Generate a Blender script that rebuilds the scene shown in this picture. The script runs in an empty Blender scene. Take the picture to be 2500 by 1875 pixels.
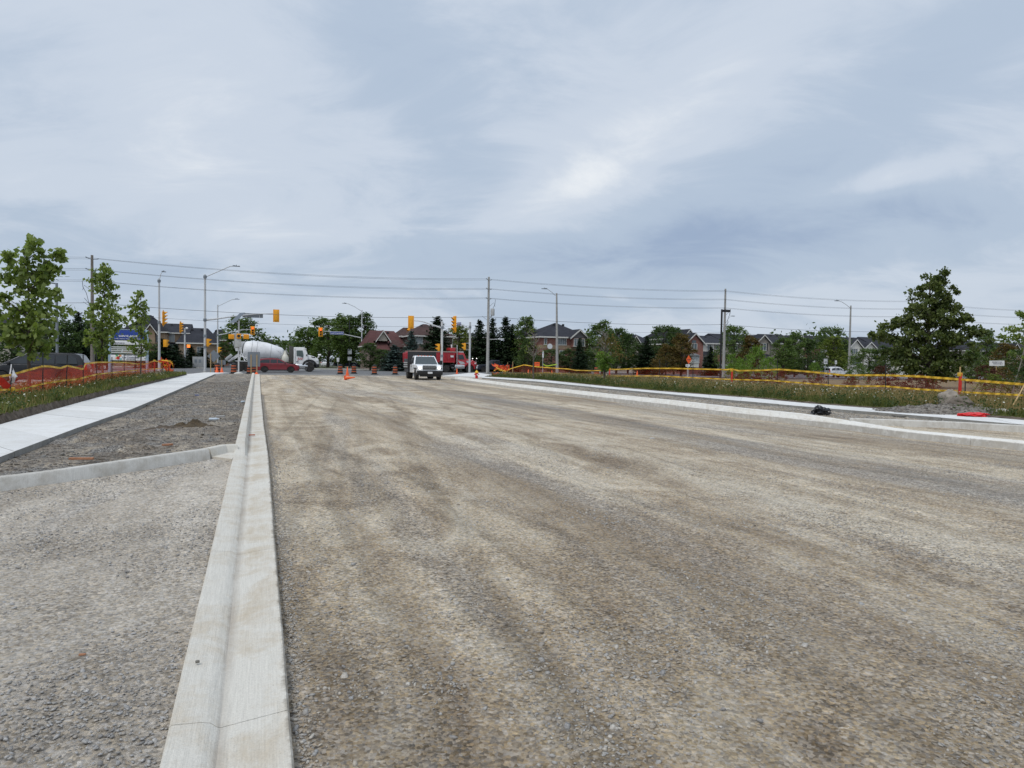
import bpy, bmesh, math, random
import numpy as np
from mathutils import Vector, Matrix, noise as mnoise
R = math.radians
random.seed(7); rng = np.random.default_rng(7)
sc = bpy.context.scene
COL = sc.collection

# ------------------------------------------------------------------ camera
F_PX, W_PX, H_PX, EYE = 1661.0, 2500.0, 1875.0, 1.65
PITCH, ROLL = R(-1.84), R(0.86)
fwd = Vector((0, math.cos(PITCH), math.sin(PITCH)))
r0 = Vector((1, 0, 0)); u0 = r0.cross(fwd)
c_, s_ = math.cos(ROLL), math.sin(ROLL)
right = r0 * c_ + u0 * s_
up = u0 * c_ - r0 * s_
cam_d = bpy.data.cameras.new("camera"); cam = bpy.data.objects.new("camera", cam_d); COL.objects.link(cam)
M = Matrix((right, up, -fwd)).transposed().to_4x4(); M.translation = Vector((0, 0, EYE))
cam.matrix_world = M
cam_d.sensor_width = 36; cam_d.lens = 36 * F_PX / W_PX
cam_d.clip_start = 0.05; cam_d.clip_end = 3000
sc.camera = cam
CAMP = Vector((0, 0, EYE))

# ------------------------------------------------------------------ exposure
sc.view_settings.view_transform = 'Standard'; sc.view_settings.look = 'None'
sc.view_settings.exposure = 0.0; sc.view_settings.gamma = 1.0
sc.view_settings.use_curve_mapping = False
sc.cycles.use_denoising = True
sc.cycles.max_bounces = 6; sc.cycles.transparent_max_bounces = 24
sc.cycles.diffuse_bounces = 3; sc.cycles.glossy_bounces = 2
sc.cycles.sample_clamp_indirect = 4

SUN_EL, SUN_AZ = 58.0, 215.0      # azimuth clockwise from +Y
# ------------------------------------------------------------------ world
world = bpy.data.worlds.new("World"); sc.world = world; world.use_nodes = True
nt = world.node_tree; nt.nodes.clear()
def N(tree, typ, **kw):
    n = tree.nodes.new(typ)
    for k, v in kw.items():
        if k in n.inputs: n.inputs[k].default_value = v
        else: setattr(n, k, v)
    return n
def link(tree, a, b): tree.links.new(a, b)
def mth(tree, op, a, b=None, clamp=False):
    n = tree.nodes.new('ShaderNodeMath'); n.operation = op; n.use_clamp = clamp
    for i, v in enumerate((a, b)):
        if v is None: continue
        if isinstance(v, (int, float)): n.inputs[i].default_value = v
        else: tree.links.new(v, n.inputs[i])
    return n.outputs[0]
def mixc(tree, fac, a, b, mode='MIX'):
    n = tree.nodes.new('ShaderNodeMix'); n.data_type = 'RGBA'; n.blend_type = mode
    for idx, v in ((0, fac), (6, a), (7, b)):
        if isinstance(v, (int, float)): n.inputs[idx].default_value = v
        elif isinstance(v, (tuple, list)): n.inputs[idx].default_value = (*v[:3], 1)
        else: tree.links.new(v, n.inputs[idx])
    return n.outputs[2]
def ramp(tree, fac, stops, interp='LINEAR'):
    n = tree.nodes.new('ShaderNodeValToRGB'); cr = n.color_ramp; cr.interpolation = interp
    while len(cr.elements) < len(stops): cr.elements.new(0.5)
    for e, (p, c) in zip(cr.elements, stops):
        e.position = p; e.color = (c, c, c, 1) if isinstance(c, (int, float)) else (*c, 1)
    tree.links.new(fac, n.inputs[0]); return n.outputs[0]
tc = N(nt, 'ShaderNodeTexCoord')
sep = N(nt, 'ShaderNodeSeparateXYZ'); link(nt, tc.outputs['Generated'], sep.inputs[0])
zc = mth(nt, 'MAXIMUM', sep.outputs[2], 0.0)
den = mth(nt, 'ADD', zc, 0.30)
px_ = mth(nt, 'DIVIDE', sep.outputs[0], den); py_ = mth(nt, 'DIVIDE', sep.outputs[1], den)
comb = N(nt, 'ShaderNodeCombineXYZ'); link(nt, px_, comb.inputs[0]); link(nt, py_, comb.inputs[1])
mp = N(nt, 'ShaderNodeMapping'); link(nt, comb.outputs[0], mp.inputs[0])
mp.inputs['Rotation'].default_value = (0, 0, R(-38)); mp.inputs['Scale'].default_value = (0.85, 1.35, 1)
mp.inputs['Location'].default_value = (3.1, 1.7, 0.4)
n1 = N(nt, 'ShaderNodeTexNoise', Scale=0.8, Detail=6.0, Roughness=0.48, Distortion=0.35); link(nt, mp.outputs[0], n1.inputs['Vector'])
n2 = N(nt, 'ShaderNodeTexNoise', Scale=2.8, Detail=9.0, Roughness=0.62, Distortion=0.6); link(nt, mp.outputs[0], n2.inputs['Vector'])
azi = mth(nt, 'ARCTAN2', sep.outputs[0], sep.outputs[1]); ele = mth(nt, 'ARCSINE', zc)
def bank(a0, e0, ang, la, lb):
    """soft elongated cloud bank centred at azimuth a0, elevation e0"""
    da = mth(nt, 'SUBTRACT', azi, a0); de = mth(nt, 'SUBTRACT', ele, e0)
    c, s = math.cos(ang), math.sin(ang)
    p = mth(nt, 'ADD', mth(nt, 'MULTIPLY', da, c / la), mth(nt, 'MULTIPLY', de, s / la))
    q = mth(nt, 'ADD', mth(nt, 'MULTIPLY', da, -s / lb), mth(nt, 'MULTIPLY', de, c / lb))
    q = mth(nt, 'ADD', q, mth(nt, 'MULTIPLY', mth(nt, 'SUBTRACT', n1.outputs[0], 0.5), 2.2))
    r2 = mth(nt, 'ADD', mth(nt, 'MULTIPLY', p, p), mth(nt, 'MULTIPLY', q, q))
    return mth(nt, 'POWER', 2.718, mth(nt, 'MULTIPLY', r2, -1.0))
dens = mth(nt, 'ADD', mth(nt, 'MULTIPLY', n1.outputs[0], 0.5), mth(nt, 'MULTIPLY', n2.outputs[0], 0.5))
dens = mth(nt, 'SUBTRACT', dens, 0.5)
val = mth(nt, 'MULTIPLY', dens, 0.95)
for a0, e0, ang, la, lb, w in ((0.22, 0.33, 0.62, 0.42, 0.07, 0.15), (0.07, 0.235, 0.3, 0.13, 0.03, 0.15), (0.50, 0.235, 0.15, 0.09, 0.018, 0.20), (0.42, 0.10, 0.2, 0.12, 0.012, 0.1),
                               (-0.47, 0.33, -0.9, 0.34, 0.17, 0.11), (0.28, 0.155, 0.1, 0.40, 0.055, -0.17), (0.5, 0.33, 0.55, 0.32, 0.05, -0.10),
                               (-0.12, 0.33, -0.8, 0.3, 0.07, -0.09), (-0.5, 0.12, 0.0, 0.45, 0.05, -0.12), (0.5, 0.09, 0.1, 0.3, 0.03, 0.06)):
    val = mth(nt, 'ADD', val, mth(nt, 'MULTIPLY', bank(a0, e0, ang, la, lb), w))
val = mth(nt, 'ADD', val, 0.5, clamp=True)
cloud = ramp(nt, val, [(0.16, (0.33, 0.42, 0.575)), (0.40, (0.465, 0.555, 0.68)), (0.56, (0.60, 0.67, 0.77)), (0.82, (0.86, 0.89, 0.92))], 'EASE')
sky = N(nt, 'ShaderNodeTexSky'); sky.sky_type = 'NISHITA'; sky.sun_disc = False
sky.sun_elevation = R(SUN_EL); sky.sun_rotation = R(SUN_AZ); sky.dust_density = 3.0; sky.ozone_density = 1.0
nish = mixc(nt, 1.0, sky.outputs[0], (0.085, 0.085, 0.085), 'MULTIPLY')
base = mixc(nt, 0.90, nish, cloud)
zen = ramp(nt, zc, [(0.0, 1.03), (0.5, 1.08), (1.0, 1.5)])
base = mixc(nt, 1.0, base, zen, 'MULTIPLY')
bg = N(nt, 'ShaderNodeBackground', Strength=1.0); link(nt, base, bg.inputs[0])
wo = N(nt, 'ShaderNodeOutputWorld'); link(nt, bg.outputs[0], wo.inputs[0])
# ------------------------------------------------------------------ sun behind thin cloud
sd = bpy.data.lights.new("sun", 'SUN'); sd.energy = 1.5; sd.angle = R(22); sd.color = (1.0, 0.965, 0.91)
so = bpy.data.objects.new("sun", sd); COL.objects.link(so)
az, el = R(SUN_AZ), R(SUN_EL)
sdir = Vector((math.sin(az) * math.cos(el), math.cos(az) * math.cos(el), math.sin(el)))
so.rotation_euler = (-sdir).to_track_quat('-Z', 'Y').to_euler(); so.location = (0, 0, 60)

# ------------------------------------------------------------------ pixel <-> place helpers
def ray(px, py):
    return (fwd + right * ((px - W_PX / 2) / F_PX) - up * ((py - H_PX / 2) / F_PX))
def G(px, py, z=0.0):
    d = ray(px, py); t = (z - EYE) / d.z
    return CAMP + d * t
def at(px, py, Y):
    d = ray(px, py); return CAMP + d * (Y / d.y)
def foot(px, Y, z=0.0, py=895):
    p = at(px, py, Y); p.z = z; return p
def on_plane(px, py, P0, ang):
    """meet the ray with the vertical plane through P0 that runs along direction ang"""
    n = Vector((-math.sin(ang), math.cos(ang), 0)); d = ray(px, py)
    t = (Vector(P0) - CAMP).dot(n) / d.dot(n)
    return CAMP + d * t
CROSS = R(20.3); ROAD = R(110.3)
RV = Vector((math.cos(ROAD), math.sin(ROAD), 0)); RU = Vector((math.cos(CROSS), math.sin(CROSS), 0))

# ------------------------------------------------------------------ materials
MATS = {}
def base_mat(name):
    m = bpy.data.materials.new(name); m.use_nodes = True; t = m.node_tree
    b = t.nodes['Principled BSDF']; return m, t, b
def mat(name, col, rough=0.6, metal=0.0, var=0.12, vscale=6.0, bump=0.0, bscale=60.0, dirt=None, coat=0.0, spec=0.5, coords='Object'):
    if name in MATS: return MATS[name]
    m, t, b = base_mat(name)
    tcn = N(t, 'ShaderNodeTexCoord')
    no = N(t, 'ShaderNodeTexNoise', Scale=vscale, Detail=5.0, Roughness=0.6); link(t, tcn.outputs[coords], no.inputs['Vector'])
    k = ramp(t, no.outputs[0], [(0.3, 1 - var), (0.7, 1 + var)])
    c = mixc(t, 1.0, (col[0], col[1], col[2]), k, 'MULTIPLY')
    if dirt:
        nd = N(t, 'ShaderNodeTexNoise', Scale=dirt[1], Detail=6.0, Roughness=0.7); link(t, tcn.outputs[coords], nd.inputs['Vector'])
        c = mixc(t, ramp(t, nd.outputs[0], [(0.48, 0.0), (0.68, dirt[2])]), c, dirt[0])
    link(t, c, b.inputs['Base Color'])
    b.inputs['Roughness'].default_value = rough; b.inputs['Metallic'].default_value = metal
    b.inputs['Specular IOR Level'].default_value = spec
    if coat: b.inputs['Coat Weight'].default_value = coat; b.inputs['Coat Roughness'].default_value = 0.08
    if bump:
        nb = N(t, 'ShaderNodeTexNoise', Scale=bscale, Detail=6.0, Roughness=0.65); link(t, tcn.outputs[coords], nb.inputs['Vector'])
        bp = N(t, 'ShaderNodeBump', Strength=min(1, bump * 20), Distance=bump); link(t, nb.outputs[0], bp.inputs['Height'])
        link(t, bp.outputs[0], b.inputs['Normal'])
    MATS[name] = m; return m
def emit_mat(name, col, strength):
    if name in MATS: return MATS[name]
    m, t, b = base_mat(name); b.inputs['Base Color'].default_value = (*col, 1)
    b.inputs['Emission Color'].default_value = (*col, 1); b.inputs['Emission Strength'].default_value = strength
    MATS[name] = m; return m
def glass_mat(name='glass_dark', col=(0.02, 0.025, 0.03), rough=0.06):
    if name in MATS: return MATS[name]
    m, t, b = base_mat(name)
    tcn = N(t, 'ShaderNodeTexCoord'); no = N(t, 'ShaderNodeTexNoise', Scale=1.3, Detail=3.0); link(t, tcn.outputs['Object'], no.inputs['Vector'])
    c = mixc(t, no.outputs[0], (col[0] * .5, col[1] * .5, col[2] * .5), (col[0] * 1.8, col[1] * 1.8, col[2] * 1.8)); link(t, c, b.inputs['Base Color'])
    b.inputs['Roughness'].default_value = rough; b.inputs['Specular IOR Level'].default_value = 0.6
    MATS[name] = m; return m
def leaf_mat(name, col, col2, trans=0.3, rough=0.55):
    if name in MATS: return MATS[name]
    m, t, b = base_mat(name)
    g = N(t, 'ShaderNodeNewGeometry'); tcn = N(t, 'ShaderNodeTexCoord')
    no = N(t, 'ShaderNodeTexNoise', Scale=0.9, Detail=3.0); link(t, tcn.outputs['Object'], no.inputs['Vector'])
    f = mth(t, 'ADD', mth(t, 'MULTIPLY', g.outputs['Random Per Island'], 0.6), mth(t, 'MULTIPLY', ramp(t, no.outputs[0], [(0.35, 0.0), (0.65, 1.0)]), 0.4))
    c = mixc(t, f, col, col2)
    link(t, c, b.inputs['Base Color']); b.inputs['Roughness'].default_value = rough; b.inputs['Specular IOR Level'].default_value = 0.25
    tr = N(t, 'ShaderNodeBsdfTranslucent'); c2 = mixc(t, 1.0, c, (1.3, 1.5, 0.7), 'MULTIPLY'); link(t, c2, tr.inputs[0])
    mx = N(t, 'ShaderNodeMixShader', Fac=trans); link(t, b.outputs[0], mx.inputs[1]); link(t, tr.outputs[0], mx.inputs[2])
    link(t, mx.outputs[0], t.nodes['Material Output'].inputs[0])
    MATS[name] = m; return m

def gravel_mat(name, light, mid, dark, grey, streak=1.0, stone=1.0, scale=1.0, amt_grey=0.5, bands=(), grain=1.0):
    m, t, b = base_mat(name)
    tcn = N(t, 'ShaderNodeTexCoord')
    rot = N(t, 'ShaderNodeMapping'); rot.inputs['Rotation'].default_value = (0, 0, -CROSS); link(t, tcn.outputs['Object'], rot.inputs[0])
    V = rot.outputs[0]
    def stretched(su, sv, sc_, det=5.0, ro=0.6, dist=0.4, loc=0.0):
        mp_ = N(t, 'ShaderNodeMapping'); mp_.inputs['Scale'].default_value = (su, sv, 1); mp_.inputs['Location'].default_value = (loc, loc * 1.7, 0); link(t, V, mp_.inputs[0])
        n_ = N(t, 'ShaderNodeTexNoise', Scale=sc_, Detail=det, Roughness=ro, Distortion=dist); link(t, mp_.outputs[0], n_.inputs['Vector']); return n_.outputs[0]
    big = stretched(1.0, 0.22 / streak, 0.55 * scale, 6.0, 0.62, 0.8)
    streaks = stretched(1.0, 0.045 / streak, 1.7 * scale, 5.0, 0.6, 0.3, 5.0)
    greys = stretched(1.0, 0.12 / streak, 0.42 * scale, 6.0, 0.65, 0.7, 11.0)
    patch = stretched(1.0, 0.6, 1.1 * scale, 7.0, 0.68, 1.0, 23.0)
    a = mth(t, 'ADD', mth(t, 'MULTIPLY', big, 0.36), mth(t, 'MULTIPLY', streaks, 0.24))
    a = mth(t, 'ADD', a, mth(t, 'MULTIPLY', patch, 0.40))
    c = ramp(t, a, [(0.38, dark), (0.485, mid), (0.565, light)])
    sx = N(t, 'ShaderNodeSeparateXYZ'); link(t, V, sx.inputs[0])
    wob = mth(t, 'MULTIPLY', mth(t, 'SUBTRACT', big, 0.5), 3.0)
    for u0_, wd_, col_, amt_ in bands:
        q_ = mth(t, 'DIVIDE', mth(t, 'SUBTRACT', mth(t, 'ADD', sx.outputs[0], wob), u0_), wd_)
        gsn = mth(t, 'POWER', 2.718, mth(t, 'MULTIPLY', mth(t, 'MULTIPLY', q_, q_), -1.0))
        c = mixc(t, mth(t, 'MULTIPLY', mth(t, 'MULTIPLY', gsn, ramp(t, patch, [(0.36, 0.25), (0.58, 1.0)])), amt_), c, col_)
    if bands:   # wheel tracks: long thin bands, some of them crossing
        for rz_, su_, lo_ in ((0.0, 3.2, 3.0), (0.13, 2.6, 17.0), (-0.22, 2.2, 31.0)):
            tm = N(t, 'ShaderNodeMapping'); tm.inputs['Rotation'].default_value = (0, 0, rz_); link(t, V, tm.inputs[0])
            t2 = N(t, 'ShaderNodeMapping'); t2.inputs['Scale'].default_value = (su_, 0.03, 1); t2.inputs['Location'].default_value = (lo_, lo_, 0); link(t, tm.outputs[0], t2.inputs[0])
            tn = N(t, 'ShaderNodeTexNoise', Scale=1.0, Detail=3.0, Roughness=0.5); link(t, t2.outputs[0], tn.inputs['Vector'])
            c = mixc(t, 1.0, c, ramp(t, tn.outputs[0], [(0.36, 0.84), (0.44, 1.0), (0.57, 1.0), (0.67, 1.09)]), 'MULTIPLY')
    gfac = ramp(t, greys, [(0.5, 0.0), (0.60, amt_grey * 1.6 if amt_grey * 1.6 < 1 else 1.0)])
    c = mixc(t, gfac, c, grey)
    # stones: per-cell tone
    v1 = N(t, 'ShaderNodeTexVoronoi', Scale=58.0, Randomness=1.0); link(t, V, v1.inputs['Vector'])
    v2 = N(t, 'ShaderNodeTexVoronoi', Scale=24.0, Randomness=1.0); link(t, V, v2.inputs['Vector'])
    s1 = N(t, 'ShaderNodeSeparateColor'); link(t, v1.outputs['Color'], s1.inputs[0])
    s2 = N(t, 'ShaderNodeSeparateColor'); link(t, v2.outputs['Color'], s2.inputs[0])
    coarse = mth(t, 'ADD', gfac, ramp(t, patch, [(0.35, 0.75), (0.6, 0.2)]), clamp=True)
    amp = mth(t, 'ADD', mth(t, 'MULTIPLY', coarse, 0.85 * stone), 0.38)
    k1 = mth(t, 'MULTIPLY', mth(t, 'SUBTRACT', s1.outputs[0], 0.5), amp)
    # gaps between stones are darker only where there are stones: relief does that through bump
    k2 = mth(t, 'MULTIPLY', ramp(t, s2.outputs[0], [(0.80, 0.0), (0.97, 0.75)]), mth(t, 'MULTIPLY', coarse, 0.8))
    fine = N(t, 'ShaderNodeTexNoise', Scale=26.0, Detail=10.0, Roughness=0.8); link(t, V, fine.inputs['Vector'])
    fine2 = N(t, 'ShaderNodeTexNoise', Scale=7.5, Detail=5.0, Roughness=0.7); link(t, V, fine2.inputs['Vector'])
    k3 = mth(t, 'ADD', mth(t, 'MULTIPLY', mth(t, 'SUBTRACT', fine.outputs[0], 0.5), 2.3 * (0.4 + 0.6 * grain)), mth(t, 'MULTIPLY', mth(t, 'SUBTRACT', fine2.outputs[0], 0.5), 0.75 * grain))
    k = mth(t, 'ADD', mth(t, 'ADD', mth(t, 'ADD', k1, k2), k3), 1.0)
    kk = N(t, 'ShaderNodeCombineColor'); [link(t, k, kk.inputs[i]) for i in range(3)]
    c = mixc(t, 1.0, c, kk.outputs[0], 'MULTIPLY')
    hue = N(t, 'ShaderNodeHueSaturation'); link(t, c, hue.inputs['Color'])
    link(t, mth(t, 'ADD', mth(t, 'MULTIPLY', s1.outputs[1], 0.7), 0.62), hue.inputs['Saturation'])
    link(t, hue.outputs[0], b.inputs['Base Color']); b.inputs['Roughness'].default_value = 0.95; b.inputs['Specular IOR Level'].default_value = 0.15
    hgt = mth(t, 'ADD', mth(t, 'MULTIPLY', mth(t, 'SUBTRACT', 1.0, v1.outputs['Distance']), coarse), mth(t, 'MULTIPLY', fine.outputs[0], 1.6))
    hgt = mth(t, 'ADD', hgt, mth(t, 'MULTIPLY', mth(t, 'MULTIPLY', mth(t, 'SUBTRACT', 1.0, v2.outputs['Distance']), coarse), 1.2))
    bp = N(t, 'ShaderNodeBump', Strength=0.9, Distance=0.016); link(t, hgt, bp.inputs['Height'])
    rut = N(t, 'ShaderNodeBump', Strength=0.8, Distance=0.09); link(t, mth(t, 'ADD', streaks, patch), rut.inputs['Height']); link(t, bp.outputs[0], rut.inputs['Normal'])
    link(t, rut.outputs[0], b.inputs['Normal'])
    MATS[name] = m; return m

# ------------------------------------------------------------------ object helpers
def tag(o, label=None, cat=None, group=None, kind=None):
    if label: o['label'] = label
    if cat: o['category'] = cat
    if group: o['group'] = group
    if kind: o['kind'] = kind
    return o
def thing(name, label, cat, loc=(0, 0, 0), rz=0.0, group=None):
    o = bpy.data.objects.new(name, None); COL.objects.link(o); o.location = loc; o.rotation_euler = (0, 0, rz)
    o.empty_display_size = 0.3
    return tag(o, label, cat, group)
def dup(root, loc, rz=None, label=None, group=None, scale=None, seedmat=None):
    r = root.copy(); COL.objects.link(r); r.location = loc
    if rz is not None: r.rotation_euler = (0, 0, rz)
    if label: r['label'] = label
    if group: r['group'] = group
    if scale is not None: r.scale = scale
    for ch in list(root.children):
        c = ch.copy(); COL.objects.link(c); c.parent = r
        for g in ch.children:
            d = g.copy(); COL.objects.link(d); d.parent = c
    return r
class MB:
    def __init__(s): s.v = []; s.f = []; s.m = []; s.mi = 0
    def add(s, vs, fs):
        o = len(s.v); s.v += [tuple(v) for v in vs]; s.f += [tuple(i + o for i in f) for f in fs]; s.m += [s.mi] * len(fs); return s
    def mat(s, i): s.mi = i; return s
    def box(s, c, d, rz=0.0, ry=0.0, rx=0.0):
        h = [x / 2 for x in d]
        vs = [Vector((sx * h[0], sy * h[1], sz * h[2])) for sx in (-1, 1) for sy in (-1, 1) for sz in (-1, 1)]
        if rz or ry or rx:
            mt = Matrix.Rotation(rz, 3, 'Z') @ Matrix.Rotation(ry, 3, 'Y') @ Matrix.Rotation(rx, 3, 'X'); vs = [mt @ v for v in vs]
        c = Vector(c)
        return s.add([v + c for v in vs], [(0, 1, 3, 2), (4, 6, 7, 5), (0, 4, 5, 1), (2, 3, 7, 6), (0, 2, 6, 4), (1, 5, 7, 3)])
    def tube(s, pts, rad, n=8, cap=True):
        pts = [Vector(p) for p in pts]; rad = rad if isinstance(rad, (list, tuple)) else [rad] * len(pts)
        vs = []; fs = []
        for i, p in enumerate(pts):
            t = (pts[min(i + 1, len(pts) - 1)] - pts[max(i - 1, 0)]).normalized()
            a = Vector((0, 0, 1)) if abs(t.z) < 0.9 else Vector((1, 0, 0))
            x = t.cross(a).normalized(); y = t.cross(x)
            vs += [p + (x * math.cos(2 * math.pi * k / n) + y * math.sin(2 * math.pi * k / n)) * rad[i] for k in range(n)]
        for i in range(len(pts) - 1):
            for k in range(n):
                a, b = i * n + k, i * n + (k + 1) % n; fs.append((a, b, b + n, a + n))
        if cap: fs.append(tuple(range(n))[::-1]); fs.append(tuple((len(pts) - 1) * n + k for k in range(n)))
        return s.add(vs, fs)
    def lathe(s, c, prof, axis='Z', n=20):
        c = Vector(c); vs = []; fs = []
        for (r, h) in prof:
            for k in range(n):
                a = 2 * math.pi * k / n; x, y = r * math.cos(a), r * math.sin(a)
                vs.append(c + (Vector((x, y, h)) if axis == 'Z' else Vector((x, h, y)) if axis == 'Y' else Vector((h, x, y))))
        for i in range(len(prof) - 1):
            for k in range(n):
                a, b = i * n + k, i * n + (k + 1) % n; fs.append((a, b, b + n, a + n))
        fs.append(tuple(range(n))[::-1]); fs.append(tuple((len(prof) - 1) * n + k for k in range(n)))
        return s.add(vs, fs)
    def prism(s, poly, y0, y1):
        """polygon in (x,z), pushed from y0 to y1"""
        n = len(poly)
        return s.add([(x, y0, z) for x, z in poly] + [(x, y1, z) for x, z in poly],
                     [tuple(range(n)), tuple(range(2 * n - 1, n - 1, -1))] + [(i, i + n, (i + 1) % n + n, (i + 1) % n) for i in range(n)])
    def quad(s, a, b, c, d): return s.add([a, b, c, d], [(0, 1, 2, 3)])
    def build(s, name, mats, parent=None, smooth=False, bevel=0.0, kind=None, label=None, cat=None, group=None, seg=2):
        me = bpy.data.meshes.new(name); me.from_pydata(s.v, [], s.f)
        if not isinstance(mats, (list, tuple)): mats = [mats]
        for m_ in mats: me.materials.append(m_)
        if len(mats) > 1: me.polygons.foreach_set('material_index', s.m)
        bm = bmesh.new(); bm.from_mesh(me)
        bmesh.ops.recalc_face_normals(bm, faces=bm.faces)
        if bevel:
            ed = [e for e in bm.edges if len(e.link_faces) == 2 and e.calc_face_angle(0) > R(35)]
            bmesh.ops.bevel(bm, geom=ed, offset=bevel, segments=seg, profile=0.6, affect='EDGES', clamp_overlap=True)
        bm.to_mesh(me); bm.free()
        if smooth or bevel:
            me.polygons.foreach_set('use_smooth', [True] * len(me.polygons))
            try: me.set_sharp_from_angle(angle=R(40))
            except Exception: pass
        o = bpy.data.objects.new(name, me); COL.objects.link(o)
        if parent is not None: o.parent = parent
        return tag(o, label, cat, group, kind)
def np_mesh(name, V, nper, mats, parent=None, kind=None, smooth=False, extra=None):
    """V: (N*nper,3) verts; every nper verts make one face"""
    me = bpy.data.meshes.new(name); nv = len(V); nf = nv // nper
    me.vertices.add(nv); me.vertices.foreach_set('co', np.ascontiguousarray(V, dtype=np.float32).ravel())
    me.loops.add(nv); me.loops.foreach_set('vertex_index', np.arange(nv, dtype=np.int32))
    me.polygons.add(nf); me.polygons.foreach_set('loop_start', np.arange(0, nv, nper, dtype=np.int32))
    me.polygons.foreach_set('loop_total', np.full(nf, nper, dtype=np.int32))
    if not isinstance(mats, (list, tuple)): mats = [mats]
    for m_ in mats: me.materials.append(m_)
    if extra is not None: me.polygons.foreach_set('material_index', extra)
    me.update(calc_edges=True); me.validate()
    o = bpy.data.objects.new(name, me); COL.objects.link(o)
    if parent is not None: o.parent = parent
    if kind: o['kind'] = kind
    return o
def text(s, size, m, parent, loc, rot=(R(90), 0, 0), name='lettering', width=None, align='CENTER', depth=0.004):
    cu = bpy.data.curves.new(name, 'FONT'); cu.body = s; cu.size = size; cu.align_x = align; cu.align_y = 'CENTER'; cu.extrude = depth; cu.resolution_u = 2
    cu.offset = size * 0.012
    tmp = bpy.data.objects.new('tmp', cu); COL.objects.link(tmp)
    bpy.context.view_layer.update()
    me = bpy.data.meshes.new_from_object(tmp.evaluated_get(bpy.context.evaluated_depsgraph_get()))
    bpy.data.objects.remove(tmp); bpy.data.curves.remove(cu)
    if width:
        xs = [v.co.x for v in me.vertices]; k = width / max(1e-4, max(xs) - min(xs))
        for v in me.vertices: v.co.x *= k
    me.materials.clear(); me.materials.append(m)
    o = bpy.data.objects.new(name, me); COL.objects.link(o); o.parent = parent; o.location = loc; o.rotation_euler = rot
    return o
def interp_poly(pts, n):
    pts = [Vector(p) for p in pts]; L = [0]
    for a, b in zip(pts, pts[1:]): L.append(L[-1] + (b - a).length)
    out = []
    for i in range(n):
        s = L[-1] * i / (n - 1)
        k = max(j for j in range(len(L)) if L[j] <= s + 1e-9); k = min(k, len(pts) - 2)
        t = (s - L[k]) / max(1e-9, L[k + 1] - L[k]); out.append(pts[k].lerp(pts[k + 1], t))
    return out
def extend(pts, a=0.0, b=0.0):
    pts = [Vector(p) for p in pts]
    if a: pts = [pts[0] + (pts[0] - pts[1]).normalized() * a] + pts
    if b: pts = pts + [pts[-1] + (pts[-1] - pts[-2]).normalized() * b]
    return pts
def strip(name, A, B, nu, nv, m, zf=None, kind='structure', parent=None, uv=False):
    """sheet between two lines in space; zf(x,y,u)->dz"""
    a = interp_poly(A, nv + 1); b = interp_poly(B, nv + 1); vs = []; fs = []
    for i in range(nv + 1):
        for j in range(nu + 1):
            p = a[i].lerp(b[i], j / nu)
            if zf: p = Vector((p.x, p.y, p.z + zf(p.x, p.y, j / nu)))
            vs.append(p)
    for i in range(nv):
        for j in range(nu):
            k = i * (nu + 1) + j; fs.append((k, k + 1, k + nu + 2, k + nu + 1))
    mb = MB(); mb.add(vs, fs); return mb.build(name, m, parent, smooth=True, kind=kind)
# ================================================================== MATERIAL SET
M_ROAD = gravel_mat('road_gravel', (0.545, 0.470, 0.360), (0.40, 0.328, 0.238), (0.225, 0.176, 0.125), (0.33, 0.315, 0.295), amt_grey=0.26, grain=0.75,
    bands=[(9.4, 1.0, (0.19, 0.168, 0.143), .8), (3.2, .55, (0.19, 0.145, 0.10), .6), (13.2, .9, (0.21, 0.17, 0.125), .6), (6.2, .8, (0.56, 0.50, 0.40), .55), (11.3, .4, (0.54, 0.47, 0.36), .5)])
M_DRIVE = gravel_mat('drive_gravel', (0.54, 0.488, 0.415), (0.435, 0.385, 0.32), (0.30, 0.262, 0.215), (0.46, 0.448, 0.43), streak=0.5, stone=0.9, amt_grey=0.5, grain=0.45)
M_BLVD = gravel_mat('boulevard_gravel', (0.33, 0.285, 0.225), (0.21, 0.182, 0.15), (0.115, 0.096, 0.076), (0.225, 0.215, 0.2), streak=0.25, stone=1.3, scale=2.2, amt_grey=0.55)
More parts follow.
